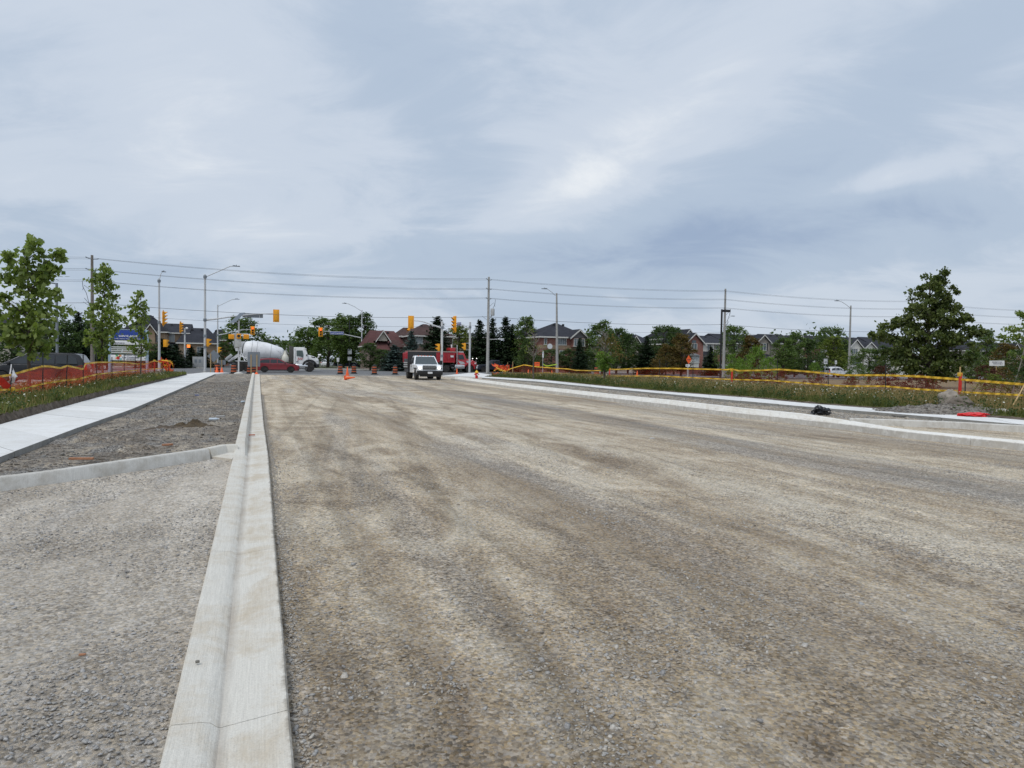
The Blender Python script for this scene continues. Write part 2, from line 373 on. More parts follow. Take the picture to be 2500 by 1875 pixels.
def concrete_mat(name, col, stain, amt=0.5, brush=1.0, grime=0.0, slabtone=False):
    m, t, b = base_mat(name); tcn = N(t, 'ShaderNodeTexCoord')
    mp_ = N(t, 'ShaderNodeMapping'); mp_.inputs['Rotation'].default_value = (0, 0, -CROSS); link(t, tcn.outputs['Object'], mp_.inputs[0])
    n0 = N(t, 'ShaderNodeTexNoise', Scale=1.6, Detail=7.0, Roughness=0.7, Distortion=0.6); link(t, mp_.outputs[0], n0.inputs['Vector'])
    n1_ = N(t, 'ShaderNodeTexNoise', Scale=7.0, Detail=9.0, Roughness=0.75); link(t, mp_.outputs[0], n1_.inputs['Vector'])
    n3 = N(t, 'ShaderNodeTexNoise', Scale=120.0, Detail=4.0, Roughness=0.7); link(t, mp_.outputs[0], n3.inputs['Vector'])
    c = mixc(t, ramp(t, mth(t, 'ADD', mth(t, 'MULTIPLY', n0.outputs[0], 0.6), mth(t, 'MULTIPLY', n1_.outputs[0], 0.4)), [(0.46, 0.0), (0.62, amt)]), col, stain)
    br = N(t, 'ShaderNodeMapping'); br.inputs['Scale'].default_value = (160, 5, 5) if brush > 0 else (5, 160, 5); link(t, mp_.outputs[0], br.inputs[0])
    nb = N(t, 'ShaderNodeTexNoise', Scale=1.0, Detail=2.0); link(t, br.outputs[0], nb.inputs['Vector'])
    c = mixc(t, 1.0, c, ramp(t, mth(t, 'ADD', mth(t, 'MULTIPLY', nb.outputs[0], 0.35), mth(t, 'MULTIPLY', n3.outputs[0], 0.65)), [(0.34, 0.82), (0.66, 1.13)]), 'MULTIPLY')
    sp = N(t, 'ShaderNodeTexVoronoi', Scale=34.0); link(t, mp_.outputs[0], sp.inputs['Vector'])
    c = mixc(t, mth(t, 'MULTIPLY', ramp(t, sp.outputs['Distance'], [(0.05, 1.0), (0.12, 0.0)]), ramp(t, n1_.outputs[0], [(0.5, 0.0), (0.62, 0.8)])), c, (stain[0] * .35, stain[1] * .35, stain[2] * .35))
    if grime:
        uv = N(t, 'ShaderNodeUVMap'); su = N(t, 'ShaderNodeSeparateXYZ'); link(t, uv.outputs[0], su.inputs[0])
        wv = mth(t, 'ADD', su.outputs[0], mth(t, 'MULTIPLY', mth(t, 'SUBTRACT', n1_.outputs[0], 0.5), 0.10))
        ch = ramp(t, wv, [(0.345, 0.0), (0.385, 1.0), (0.43, 0.75), (0.50, 0.0)])
        c = mixc(t, mth(t, 'MULTIPLY', ch, mth(t, 'MULTIPLY', ramp(t, n0.outputs[0], [(0.35, 0.45), (0.6, 0.95)]), 0.62 * grime)), c, (0.27, 0.235, 0.20))
        ed = ramp(t, mth(t, 'ADD', su.outputs[0], mth(t, 'MULTIPLY', mth(t, 'SUBTRACT', n1_.outputs[0], 0.5), 0.22)), [(0.955, 0.0), (1.0, 1.0)])
        c = mixc(t, mth(t, 'MULTIPLY', ed, 0.75 * grime), c, (0.22, 0.195, 0.16))
        tanb = ramp(t, wv, [(0.5, 0.0), (0.6, 1.0), (0.75, 0.6), (0.95, 0.0)])
        c = mixc(t, mth(t, 'MULTIPLY', mth(t, 'MULTIPLY', tanb, ramp(t, n0.outputs[0], [(0.45, 0.0), (0.62, 1.0)])), 0.45 * grime), c, (0.42, 0.345, 0.24))
    if slabtone:
        oi = N(t, 'ShaderNodeObjectInfo'); c = mixc(t, 1.0, c, ramp(t, oi.outputs['Random'], [(0.0, 0.90), (1.0, 1.06)]), 'MULTIPLY')
    link(t, c, b.inputs['Base Color']); b.inputs['Roughness'].default_value = 0.9; b.inputs['Specular IOR Level'].default_value = 0.2
    bp = N(t, 'ShaderNodeBump', Strength=0.5, Distance=0.006); link(t, mth(t, 'ADD', mth(t, 'ADD', n3.outputs[0], nb.outputs[0]), mth(t, 'MULTIPLY', n1_.outputs[0], 2.0)), bp.inputs['Height'])
    link(t, bp.outputs[0], b.inputs['Normal']); MATS[name] = m; return m
M_CURB = concrete_mat('curb_concrete', (0.61, 0.585, 0.525), (0.50, 0.43, 0.33), 0.75, grime=1.0)
M_CURBR = concrete_mat('new_curb_concrete', (0.74, 0.725, 0.68), (0.60, 0.55, 0.46), 0.6, grime=.5)
M_CURB2 = concrete_mat('return_curb_concrete', (0.57, 0.555, 0.515), (0.38, 0.35, 0.30), 0.75)
M_WALK = concrete_mat('sidewalk_concrete', (0.69, 0.69, 0.675), (0.56, 0.54, 0.50), 0.6, brush=-1, slabtone=True)
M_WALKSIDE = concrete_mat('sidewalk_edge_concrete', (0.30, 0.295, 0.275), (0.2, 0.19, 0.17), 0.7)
M_ASPHALT = mat('asphalt', (0.115, 0.117, 0.12), 0.9, var=0.25, vscale=0.8, bump=0.006, bscale=90, dirt=((0.22, 0.21, 0.19), 0.35, 0.5))
M_DUSTY = mat('dusty_asphalt', (0.30, 0.29, 0.27), 0.95, var=0.2, vscale=0.7, bump=0.01, bscale=40, dirt=((0.16, 0.15, 0.14), 0.5, 0.7))
M_DARKGRAV = mat('fresh_asphalt', (0.09, 0.087, 0.083), 0.9, var=0.3, vscale=1.5, bump=0.01, bscale=60)
M_SOIL = mat('soil', (0.105, 0.078, 0.055), 0.98, var=0.45, vscale=5.0, bump=0.05, bscale=22, dirt=((0.2, 0.17, 0.135), 2.5, 0.7))
M_GROUND = mat('lawn_ground', (0.055, 0.065, 0.030), 0.95, var=0.35, vscale=0.9, bump=0.05, bscale=14, dirt=((0.13, 0.11, 0.06), 0.5, 0.7))
M_MEADOW = mat('meadow_ground', (0.19, 0.15, 0.08), 0.95, var=0.4, vscale=1.2, bump=0.05, bscale=12, dirt=((0.15, 0.12, 0.065), 0.8, 0.8))
M_PAINTW = mat('road_paint', (0.62, 0.61, 0.58), 0.8, var=0.2, vscale=8)
M_GALV = mat('galvanised_metal', (0.56, 0.57, 0.575), 0.55, 0.0, var=0.08, vscale=3, dirt=((0.4, 0.4, 0.4), 3.0, 0.4))
M_POLEC = mat('concrete_pole', (0.33, 0.325, 0.31), 0.85, var=0.15, vscale=4, bump=0.004)
M_WOODP = mat('weathered_wood', (0.20, 0.175, 0.15), 0.9, var=0.25, vscale=5, bump=0.006, bscale=30)
M_WOOD = mat('raw_lumber', (0.50, 0.35, 0.17), 0.8, var=0.15, vscale=10)
M_WOODO = mat('orange_lumber', (0.36, 0.17, 0.09), 0.8, var=0.25, vscale=10)
M_DKMETAL = mat('dark_metal', (0.028, 0.03, 0.034), 0.5, 0.2, var=0.1)
M_BLACK = mat('black_plastic', (0.012, 0.012, 0.013), 0.5, var=0.1)
M_STAKE = mat('steel_stake', (0.012, 0.015, 0.013), 0.6, var=0.2)
M_SIGY = mat('signal_yellow', (0.82, 0.36, 0.012), 0.5, var=0.05, vscale=9)
M_LENS = mat('dark_lens', (0.02, 0.018, 0.016), 0.25)
M_REDL = emit_mat('red_signal_light', (1.0, 0.10, 0.03), 2.6)
M_HANDL = emit_mat('orange_hand_light', (1.0, 0.20, 0.04), 1.8)
M_HEADL = emit_mat('headlight_glow', (1.0, 0.95, 0.82), 3.0)
M_GREYP = mat('grey_cabinet_paint', (0.36, 0.37, 0.37), 0.6, var=0.07)
M_SIGNBACK = mat('aluminium_sign_back', (0.20, 0.225, 0.25), 0.5, 0.0, var=0.1, vscale=3)
M_ORANGE = mat('orange_plastic', (0.80, 0.115, 0.02), 0.55, var=0.1)
M_BARREL = mat('faded_orange_plastic', (0.47, 0.10, 0.03), 0.6, var=0.15, dirt=((0.3, 0.2, 0.13), 6, 0.4))
M_REDP = mat('red_plastic', (0.62, 0.015, 0.015), 0.4, var=0.15)
M_TAPE = None
M_WHITE = mat('white_paint', (0.78, 0.78, 0.77), 0.4, var=0.04, coat=0.3)
M_WHITEP = mat('white_panel', (0.72, 0.73, 0.74), 0.5, var=0.03)
M_BLUE = mat('sign_blue', (0.010, 0.045, 0.27), 0.45, var=0.05)
M_LBLUE = mat('pale_blue_frame', (0.32, 0.42, 0.52), 0.5, var=0.05)
M_LETW = mat('white_lettering', (0.85, 0.86, 0.88), 0.5, var=0.0)
M_LETD = mat('dark_lettering', (0.03, 0.035, 0.09), 0.5, var=0.0)
M_LETR = mat('red_lettering', (0.45, 0.03, 0.03), 0.5, var=0.0)
M_TYRE = mat('tyre_rubber', (0.022, 0.021, 0.02), 0.85, var=0.2, dirt=((0.11, 0.095, 0.075), 5, 0.5))
M_RIM = mat('alloy_rim', (0.5, 0.5, 0.51), 0.35, 0.5, var=0.05)
M_RIMD = mat('black_rim', (0.02, 0.02, 0.02), 0.4)
M_CHROME = mat('chrome', (0.7, 0.7, 0.7), 0.2, 0.9, var=0.03)
M_GLASS = glass_mat()
M_GLASSG = glass_mat('glass_green', (0.06, 0.09, 0.085), 0.05)
M_TAIL = mat('tail_light_red', (0.5, 0.01, 0.01), 0.25)
M_BRICK = None

# yellow fence band, orange netting
def tape_mat():
    m, t, b = base_mat('yellow_tape'); tcn = N(t, 'ShaderNodeTexCoord')
    no = N(t, 'ShaderNodeTexNoise', Scale=14.0, Detail=4.0); link(t, tcn.outputs['Object'], no.inputs['Vector'])
    wv = N(t, 'ShaderNodeTexWave', Scale=3.2, Distortion=1.0); wv.bands_direction = 'DIAGONAL'; link(t, tcn.outputs['Object'], wv.inputs['Vector'])
    c = mixc(t, ramp(t, no.outputs[0], [(0.45, 0.0), (0.65, 0.5)]), (0.86, 0.53, 0.035), (0.52, 0.26, 0.015))
    c = mixc(t, ramp(t, wv.outputs[0], [(0.80, 0.0), (0.95, 0.35)]), c, (0.25, 0.13, 0.02))
    link(t, c, b.inputs['Base Color']); b.inputs['Roughness'].default_value = 0.5; return m
M_TAPE = tape_mat()
def net_mat(name, col, cover, mort):
    m, t, b = base_mat(name); uv = N(t, 'ShaderNodeUVMap')
    b.inputs['Base Color'].default_value = (*col, 1); b.inputs['Roughness'].default_value = 0.6
    br = N(t, 'ShaderNodeTexBrick', Scale=1.0); br.offset = 0.5; br.squash = 1.0
    br.inputs['Brick Width'].default_value = 0.075; br.inputs['Row Height'].default_value = 0.045; br.inputs['Mortar Size'].default_value = mort
    br.inputs['Mortar Smooth'].default_value = 0.1
    br.inputs['Color1'].default_value = (0, 0, 0, 1); br.inputs['Color2'].default_value = (0, 0, 0, 1); br.inputs['Mortar'].default_value = (1, 1, 1, 1)
    link(t, uv.outputs[0], br.inputs['Vector'])
    a = mth(t, 'ADD', mth(t, 'MULTIPLY', br.outputs['Fac'], 1.0), cover, clamp=True)
    tr = N(t, 'ShaderNodeBsdfTransparent'); tr.inputs[0].default_value = (1, 1, 1, 1)
    tl = N(t, 'ShaderNodeBsdfTranslucent'); tl.inputs[0].default_value = (*col, 1)
    m1 = N(t, 'ShaderNodeMixShader', Fac=0.45); link(t, b.outputs[0], m1.inputs[1]); link(t, tl.outputs[0], m1.inputs[2])
    mx = N(t, 'ShaderNodeMixShader'); link(t, a, mx.inputs[0]); link(t, tr.outputs[0], mx.inputs[1]); link(t, m1.outputs[0], mx.inputs[2])
    link(t, mx.outputs[0], t.nodes['Material Output'].inputs[0]); MATS[name] = m; return m
M_NET = net_mat('orange_netting', (0.85, 0.11, 0.045), 0.0, .0028)
M_NETR = net_mat('thin_orange_netting', (0.70, 0.10, 0.05), 0.0, .0017)

# ================================================================== THE SETTING
def frame(u, v, z=0.0, o=(-0.8, 2.5)):
    """road frame: u metres to the right across the road, v metres along it"""
    p = Vector((o[0], o[1], 0)) + RU * u + RV * v; p.z = z; return p
def sheet(name, pts, m, kind='structure', parent=None):
    mb = MB(); mb.add(pts, [tuple(range(len(pts)))]); return mb.build(name, m, parent, kind=kind)
S = 1400
sheet('ground', [(-S, -300, -0.06), (S, -300, -0.06), (S, S, -0.06), (-S, S, -0.06)], M_GROUND)
# --- gravel road
sheet('gravel_road', [frame(-9, -12), frame(34, -12), frame(34, 70.3), frame(-9, 70.3)], M_ROAD)
# --- cross street
def crossq(name, v0, v1, z, m, u0=-260, u1=420, kind='structure'):
    return sheet(name, [frame(u0, v0, z), frame(u1, v0, z), frame(u1, v1, z), frame(u0, v1, z)], m, kind)
crossq('cross_street', 73.5, 109, 0.012, M_ASPHALT)
crossq('dusty_shoulder', 70.6, 73.6, 0.006, M_DUSTY, -14, 24)
crossq('asphalt_edge', 69.6, 70.8, 0.009, M_DARKGRAV, 0.6, 14)
crossq('lane_line', 76.1, 76.25, 0.016, M_PAINTW, -60, 120)
for k in range(-6, 16):
    if k in (0, 1): continue
    crossq('lane_dash' if k == -6 else 'lane_dash', 89.0, 89.14, 0.016, M_PAINTW, k * 9 - 20, k * 9 - 17)
crossq('lane_line', 96, 96.14, 0.016, M_PAINTW, -120, -24)
# far kerb, walk and lawn
kb = MB()
for u0, u1 in ((-260, -17.5), (2.5, 420)):
    p = [frame(u0, 109, 0), frame(u1, 109, 0)]
    c = (p[0] + p[1]) / 2; kb.box((c.x, c.y, 0.06), (u1 - u0, 0.35, 0.16), rz=CROSS)
kb.build('far_kerb', M_CURB2, kind='structure')
for nm, u0, u1 in (('far_sidewalk', -260, -17.5), ('far_sidewalk', 2.5, 420)):
    crossq(nm, 112.2, 114.2, 0.13, M_WALK, u0, u1)
    crossq('far_verge', 109.17, 135, 0.105, M_GROUND, u0, u1)
sheet('far_road', [frame(-16, 109, 0.012), frame(1, 109, 0.012), frame(24, 330, 0.012), frame(7, 330, 0.012)], M_ASPHALT)

# --- kerb and gutter beside the camera
LZ = 0.20
Lraw = [(614, 916, LZ), (576, 1077, LZ), (568, 1118, .08), (495, 1425, .08), (387, 1875, .08)]
Rraw = [(634.5, 919, .07), (637, 963, .07), (645, 1042, .07), (656, 1118, .07), (680, 1425, .07), (720.6, 1875, .07)]
def to_uv(p):
    d = Vector(p) - Vector((-0.8, 2.5, 0)); return d.dot(RU), d.dot(RV)
Luv = sorted([to_uv(G(*p))[::-1] for p in Lraw]); Ruv = sorted([to_uv(G(*p))[::-1] for p in Rraw])
def lin(tab, v):
    if v <= tab[0][0]:
        a, b = tab[0], tab[1]
    elif v >= tab[-1][0]: a, b = tab[-2], tab[-1]
    else:
        i = max(j for j in range(len(tab) - 1) if tab[j][0] <= v); a, b = tab[i], tab[i + 1]
    return a[1] + (b[1] - a[1]) * (v - a[0]) / (b[0] - a[0])
def Lu(v): return lin([Luv[0], Luv[-1]], v) if v < Luv[0][0] else lin(Luv, v)
def Ru(v): return lin([Ruv[0], Ruv[2]], v) if v < Ruv[0][0] else lin(Ruv, v)
V_JOIN = to_uv(G(572, 1098, .1))[1]
V_END = 70.0
PROF_UP = [(0, -.05), (0, .185), (.02, .2), (.25, .2), (.29, .19), (.36, .075), (.40, .052), (.47, .05), (.98, .072), (1.0, .06), (1.0, -.05)]
PROF_DN = [(0, -.05), (0, .07), (.02, .08), (.25, .072), (.33, .062), (.38, .042), (.41, .036), (.48, .04), (.98, .07), (1.0, .058), (1.0, -.05)]
def kerb_run(parent, v0, v1, Lf, Rf, blend, mname='kerb_segment', m=None, zo=0.0):
    n = max(2, int((v1 - v0) / 0.6)); vs = []; fs = []; K = len(PROF_UP)
    for i in range(n + 1):
        v = v0 + (v1 - v0) * i / n; w = blend(v)
        for (fu, zu), (fd, zd) in zip(PROF_UP, PROF_DN):
            f = fu * w + fd * (1 - w); z = zu * w + zd * (1 - w)
            u = Lf(v) + (Rf(v) - Lf(v)) * f
            p = frame(u, v, z + (zo if z > 0 else 0))
            j = mnoise.noise(Vector((u * 3, v * 1.1, z * 3))) * 0.006 + mnoise.noise(Vector((u * 20, v * 9, 1))) * 0.002
            p.z += j; p += RU * (j * 0.8 + (mnoise.noise(Vector((v * 5, 3, 0))) * 0.006 if f > .97 else 0))
            vs.append(p)
    for i in range(n):
        for k in range(K - 1):
            a = i * K + k; fs.append((a, a + 1, a + K + 1, a + K))
    fs.append(tuple(range(K))); fs.append(tuple(n * K + k for k in range(K))[::-1])
    mb = MB(); mb.add(vs, fs); o = mb.build(mname, m or M_CURB, parent)
    uvl = o.data.uv_layers.new(name='UVMap')
    for li, l in enumerate(o.data.loops):
        k = l.vertex_index; i_ = min(k // K, n); uvl.data[li].uv = (PROF_UP[k % K][0], v0 + (v1 - v0) * i_ / n)
    o.data.polygons.foreach_set('use_smooth', [True] * len(o.data.polygons)); o.data.set_sharp_from_angle(angle=R(30)); return o
left_kerb = thing('roadside_kerb', None, None); left_kerb['kind'] = 'structure'
bl = lambda v: min(1, max(0, (v - V_JOIN + 0.35) / 0.35))
cuts = [-4.0, 0.55, 3.35] + [V_JOIN - 0.4 + 3.0 * k for k in range(0, 22)]
cuts = [c for c in cuts if c < V_END] + [V_END]
for a, b in zip(cuts, cuts[1:]):
    if b - a > 0.3: kerb_run(left_kerb, a, b - 0.005, Lu, Ru, bl)

# return kerb that turns off the gutter, and its apron
def ribbon_kerb(name, back, wid, ztop, zbot, m, side, slope=0.05):
    """kerb whose top back edge follows `back` (world points at z=ztop), wid wide towards side"""
    pts = interp_poly(back, max(10, int(len(back) * 8))); vs = []; fs = []
    for i, p in enumerate(pts):
        t = (pts[min(i + 1, len(pts) - 1)] - pts[max(i - 1, 0)]).normalized(); nrm = Vector((-t.y, t.x, 0)) * side
        zt = ztop(i / (len(pts) - 1)) if callable(ztop) else ztop
        j = mnoise.noise(Vector((p.x * 1.5, p.y * 1.5, 0))) * 0.006
        for (w, z) in ((0, zbot), (0, zt - .015 + j), (.015, zt + j), (wid - .02, zt + j), (wid, zt - .02 + j), (wid + slope, zbot)):
            q = p + nrm * w; vs.append((q.x, q.y, z))
    K = 6
    for i in range(len(pts) - 1):
        for k in range(K - 1):
            a = i * K + k; fs.append((a, a + 1, a + K + 1, a + K))
    fs.append(tuple(range(K))); fs.append(tuple((len(pts) - 1) * K + k for k in range(K))[::-1])
    mb = MB(); mb.add(vs, fs); o = mb.build(name, m, kind='structure')
    o.data.polygons.foreach_set('use_smooth', [True] * len(o.data.polygons)); o.data.set_sharp_from_angle(angle=R(35)); return o
rb = [G(0, 1161, .2), G(120, 1147, .2), G(348, 1115, .2), G(494, 1094.6, .2)]
ribbon_kerb('return_kerb', extend(rb, a=7), 0.14, 0.2, -0.05, M_CURB2, -1)
rb2 = [rb[-1] + (rb[-1] - rb[-2]).normalized() * 0.012, G(540, 1085, .2), frame(Lu(V_JOIN) + 0.02, V_JOIN + 0.02, .2)]
ribbon_kerb('return_kerb', rb2, 0.13, 0.2, -0.05, M_CURB, -1)
ap = [G(500, 1112, .075), G(566, 1121, .075), frame(Lu(V_JOIN - .5) + .02, V_JOIN - 0.5, .078), frame(Lu(V_JOIN) + .05, V_JOIN + 0.02, .078), G(520, 1098, .075)]
apm = MB(); n_ = len(ap); apm.add(ap + [Vector((p.x, p.y, -.05)) for p in ap], [tuple(range(n_))] + [(i, (i + 1) % n_, (i + 1) % n_ + n_, i + n_) for i in range(n_)]); apm.build('kerb_apron', M_CURB, kind='structure')
# driveway gravel west of the gutter
def und(a, s, sd=0.0):
    return lambda x, y, u: mnoise.fractal(Vector((x * s, y * s, sd)), 1.0, 2.0, 4) * a
dA = [frame(Lu(v) - .001, v, .035) for v in (-4, 0, 4, V_JOIN)]
dB = [frame(-9, -4, .035), frame(-9, 0, .035), frame(-9, 4, .035), frame(-9.5, V_JOIN + 1, .035)]
strip('driveway_gravel', dA, dB, 70, 90, M_DRIVE, lambda x, y, u: mnoise.fractal(Vector((x * 1.3, y * 1.3, 4)), 1.0, 2.0, 4) * .014 * min(1, u * 20))
# sidewalk (left)
SWo = extend([G(0, 1036, .18), G(234, 971, .18), G(456, 914, .18)], a=9, b=0.5)
SWi = extend([G(0, 1115, .18), G(202.5, 1039, .18), G(316, 1001, .18), G(525, 913, .18)], a=7, b=0.5)
def walk(name, A, B, step, z, m, mside, kindroot):
    root = thing(kindroot, None, None); root['kind'] = 'structure'
    L = sum((Vector(a) - Vector(b)).length for a, b in zip(B, B[1:])); n = int(L / step)
    a = interp_poly(A, n + 1); b = interp_poly(B, n + 1)
    for i in range(n):
        q = [a[i].lerp(a[i + 1], .003), b[i].lerp(b[i + 1], .003), b[i].lerp(b[i + 1], .997), a[i].lerp(a[i + 1], .997)]
        mb = MB(); dz = random.uniform(-.003, .003)
        top = [Vector((p.x, p.y, z + dz)) for p in q]; bot = [Vector((p.x, p.y, -.05)) for p in q]
        mb.mat(0).add(top, [(0, 1, 2, 3)])
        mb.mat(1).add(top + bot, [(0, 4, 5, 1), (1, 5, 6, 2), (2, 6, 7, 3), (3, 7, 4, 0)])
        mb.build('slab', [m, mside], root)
walk('sidewalk', SWo, SWi, 1.9, .18, M_WALK, M_WALKSIDE, 'sidewalk')
# left boulevard
bA = SWi; 
bB = extend(rb, a=7) + [rb2[-1]] + [frame(Lu(v) + .01, v, .1) for v in np.linspace(V_JOIN + .3, V_END - .5, 14)]
def clods(x, y, u):
    e = min(1, min(u, 1 - u) * 9)
    a = mnoise.fractal(Vector((x * .6, y * .6, 1)), 1.0, 2.1, 6) * .045
    c = abs(mnoise.fractal(Vector((x * 3.1, y * 3.1, 7)), .8, 2.2, 5)) * .05 * max(0, mnoise.noise(Vector((x * .35, y * .35, 2))) + .35)
    near = 1.5 if y < 16 else 1.0
    return (a + c * near) * e
def flat(P, z): return [Vector((p.x, p.y, z)) for p in P]
strip('boulevard_soil', flat(bA, .085), flat(bB, .115), 60, 420, M_BLVD, clods)

# --- right side: kerb, sidewalk, boulevard
RGo = [(1100, 923), (1221.5, 939.5), (1316.5, 950.8), (1474.7, 969.6), (1633, 987), (1800, 1008), (1926.6, 1020.8), (2062.7, 1035), (2195.6, 1052.5), (2338, 1066.7), (2500, 1082.5)]
RGb = [(1100, 920.5), (1221.5, 930), (1316.5, 941.8), (1474.7, 960), (1633, 974), (1800, 996), (1936, 1011), (2145, 1021)]
ZR = .085
rgo = [G(*p, .07 + ZR) for p in RGo]; rgo_uv = sorted([to_uv(p)[::-1] for p in rgo])
rgb = [G(*p, .20 + ZR) for p in RGb]; rgb_uv = sorted([to_uv(p)[::-1] for p in rgb])
V_RD = to_uv(G(2145, 1021, .2 + ZR))[1]
def Rg(v): return lin(rgo_uv, v) if v > rgo_uv[0][0] else rgo_uv[0][1] + (v - rgo_uv[0][0]) * 0.0
def Rb(v):
    return Rg(v) + 0.52
right_kerb = thing('roadside_kerb', None, None); right_kerb['kind'] = 'structure'
blr = lambda v: min(1, max(0, (v - V_RD + 1.0) / 3.0))
v0 = rgo_uv[0][0] - 14
cuts = list(np.arange(v0, rgo_uv[-1][0], 3.0)) + [rgo_uv[-1][0]]
for a, b in zip(cuts, cuts[1:]):
    if b - a > .3: kerb_run(right_kerb, a, b - 0.008, Rb, Rg, blr, zo=ZR, m=M_CURBR)
ZK = .2 + ZR
rr = [G(2145, 1021, ZK), G(2300, 1027.5, ZK), G(2500, 1038, ZK)]
rr[0] = frame(Rb(V_RD + .3), V_RD + .3, ZK)
ribbon_kerb('return_kerb', extend(rr, b=8), 0.16, ZK, -0.05, M_CURB2, -1)
RSo = [(1177, 919), (1316, 926.5), (1474.7, 942.7), (1633, 957), (1800, 968.6), (2021.5, 989), (2224, 1003), (2500, 1025.6)]
RSi = [(1177, 922), (1316.5, 931.6), (1474.7, 947.5), (1633, 962), (1800, 978), (2021.5, 997), (2224, 1013), (2500, 1036.6)]
rso = extend([G(*p, .18 + ZR) for p in RSo], b=12); rsi = extend([G(*p, .18 + ZR) for p in RSi], b=12)
walk('sidewalk', rso, rsi, 2.0, .18 + ZR, M_WALK, M_WALKSIDE, 'sidewalk')
bR = [frame(Rb(v) - .01, v, .1) for v in np.linspace(rgo_uv[-1][0] - 1, V_RD + .3, 14)] + extend(rr, b=8)[1:]
rsi_uv = sorted([to_uv(p)[::-1] for p in rsi])
vv_ = np.linspace(rgo_uv[-1][0] - 1, V_RD + .3, 60)
bRa = [frame(Rb(v) - .01, v, .19) for v in vv_]; bRs = [frame(lin(rsi_uv, v), v, .17) for v in vv_]
def ruled(name, A, B, nu, m, zf):
    vs = []; fs = []; A2 = []; B2 = []
    for (a0, a1), (b0, b1) in zip(zip(A, A[1:]), zip(B, B[1:])):
        n = max(1, int((a1 - a0).length / .22))
        for k in range(n): A2.append(a0.lerp(a1, k / n)); B2.append(b0.lerp(b1, k / n))
    A2.append(A[-1]); B2.append(B[-1])
    for a, b in zip(A2, B2):
        for j in range(nu + 1): p = a.lerp(b, j / nu); vs.append(Vector((p.x, p.y, p.z + zf(p.x, p.y, j / nu))))
    for i in range(len(A2) - 1):
        for j in range(nu): k = i * (nu + 1) + j; fs.append((k, k + 1, k + nu + 2, k + nu + 1))
    mb = MB(); mb.add(vs, fs); return mb.build(name, m, smooth=True, kind='structure')
M_BLVDR = gravel_mat('dusty_boulevard', (0.42, 0.36, 0.28), (0.31, 0.265, 0.205), (0.19, 0.16, 0.125), (0.30, 0.285, 0.26), streak=0.25, stone=1.2, scale=2.2, amt_grey=0.4)
ruled('boulevard_soil', bRs, bRa, 26, M_BLVDR, clods)
def near_on(P, q):
    best = min(((Vector((p.x, p.y, 0)) - Vector((q.x, q.y, 0))).length, i) for i, p in enumerate(P)); return P[best[1]]
rre = interp_poly(extend(rr, b=8), 20); rsd = interp_poly(rsi, 400)
s2 = [bRs[-1]] + [near_on(rsd, p) for p in rre[1:]]
ruled('boulevard_soil', flat(s2, .17), flat([bRa[-1]] + rre[1:], .19), 22, M_BLVDR, clods)
_dg = [frame(Rb(v) - .005, v, .115) for v in np.linspace(v0, V_RD + .25, 8)] + [Vector((p.x, p.y, .115)) for p in extend(rr, b=8)[1:]]
sheet('driveway_gravel', _dg, M_ROAD)
# corner pads by the crossing
def pad(pts, z=.15):
    P = [G(x, y, z) for x, y in pts]; mb = MB(); n = len(P)
    mb.add(P + [Vector((p.x, p.y, -.05)) for p in P], [tuple(range(n))] + [(i, (i + 1) % n, (i + 1) % n + n, i + n) for i in range(n)])
    mb.build('corner_pad', M_WALK, kind='structure')
pad([(1080, 917), (1180, 920.5), (1215, 917), (1165, 909.5), (1140, 911)])
pad([(456, 913.6), (525, 912.6), (560, 909.5), (500, 909)])

# --- verges
def verge_z(x, y, u): return (mnoise.fractal(Vector((x * .5, y * .5, 3)), 1.0, 2.0, 4) * .05) * min(1, u * 6)
GE = extend([G(0, 1011, .36), G(139, 979, .36), G(266, 950, .36), G(452, 912.5, .3)], a=9, b=1)
def soilz(x, y, u): return mnoise.fractal(Vector((x * 2.2, y * 2.2, 3)), .9, 2.0, 5) * .06 * (1 - u) + .0
strip('verge_soil', flat(SWo, .15), GE, 16, 700, M_SOIL, lambda x, y, u: mnoise.fractal(Vector((x * 2.2, y * 2.2, 3)), .9, 2.0, 5) * .07 * min(1, (u) * 5) * (1 - u * .3) - .05 * math.sin(math.pi * u))
def off(P, d, z): return [Vector((p.x, p.y, z)) - RU * d for p in P]
strip('grass_verge', GE, off(GE, 5.2, .22), 14, 90, M_MEADOW, verge_z)
strip('grass_verge', off(GE, 5.2, .22), off(GE, 6.6, 0.0), 2, 30, M_MEADOW)
sheet('parking_lot', [frame(-90, 8, .02), frame(-11, 8, .02), frame(-11, 60, .02), frame(-90, 60, .02)], mat('old_asphalt', (0.20, 0.195, 0.19), 0.95, var=0.2, vscale=0.6, bump=0.005, bscale=60, dirt=((0.28, 0.26, 0.24), 0.8, 0.5)))
rge = [p + RU * .0 for p in rso]
rge2 = [Vector((p.x, p.y, .28)) + Vector((RU.x, RU.y, 0)) * (0.25 + 0.5 * i / len(rso)) for i, p in enumerate(rso)]
strip('verge_soil', flat(rso, .23), rge2, 5, 160, M_SOIL, lambda x, y, u: mnoise.fractal(Vector((x * 2, y * 2, 3)), .9, 2.0, 4) * .04 * u)
rge2f = off(rge2, -16, .10)
strip('meadow_verge', rge2, rge2f, 30, 90, M_MEADOW, verge_z)
sheet('meadow', [frame(24, -6, -.03), frame(140, -6, -.03), frame(140, 70, -.03), frame(24, 70, -.03)], M_MEADOW)
sheet('footpath', [frame(33, -4, .02), frame(40, -4, .02), frame(46, 60, .02), frame(38, 60, .02)], mat('old_asphalt_path', (0.25, 0.23, 0.215), 0.95, var=0.15))
crossq('near_walk', 66.0, 68.0, 0.02, M_WALKSIDE, 46, 300)
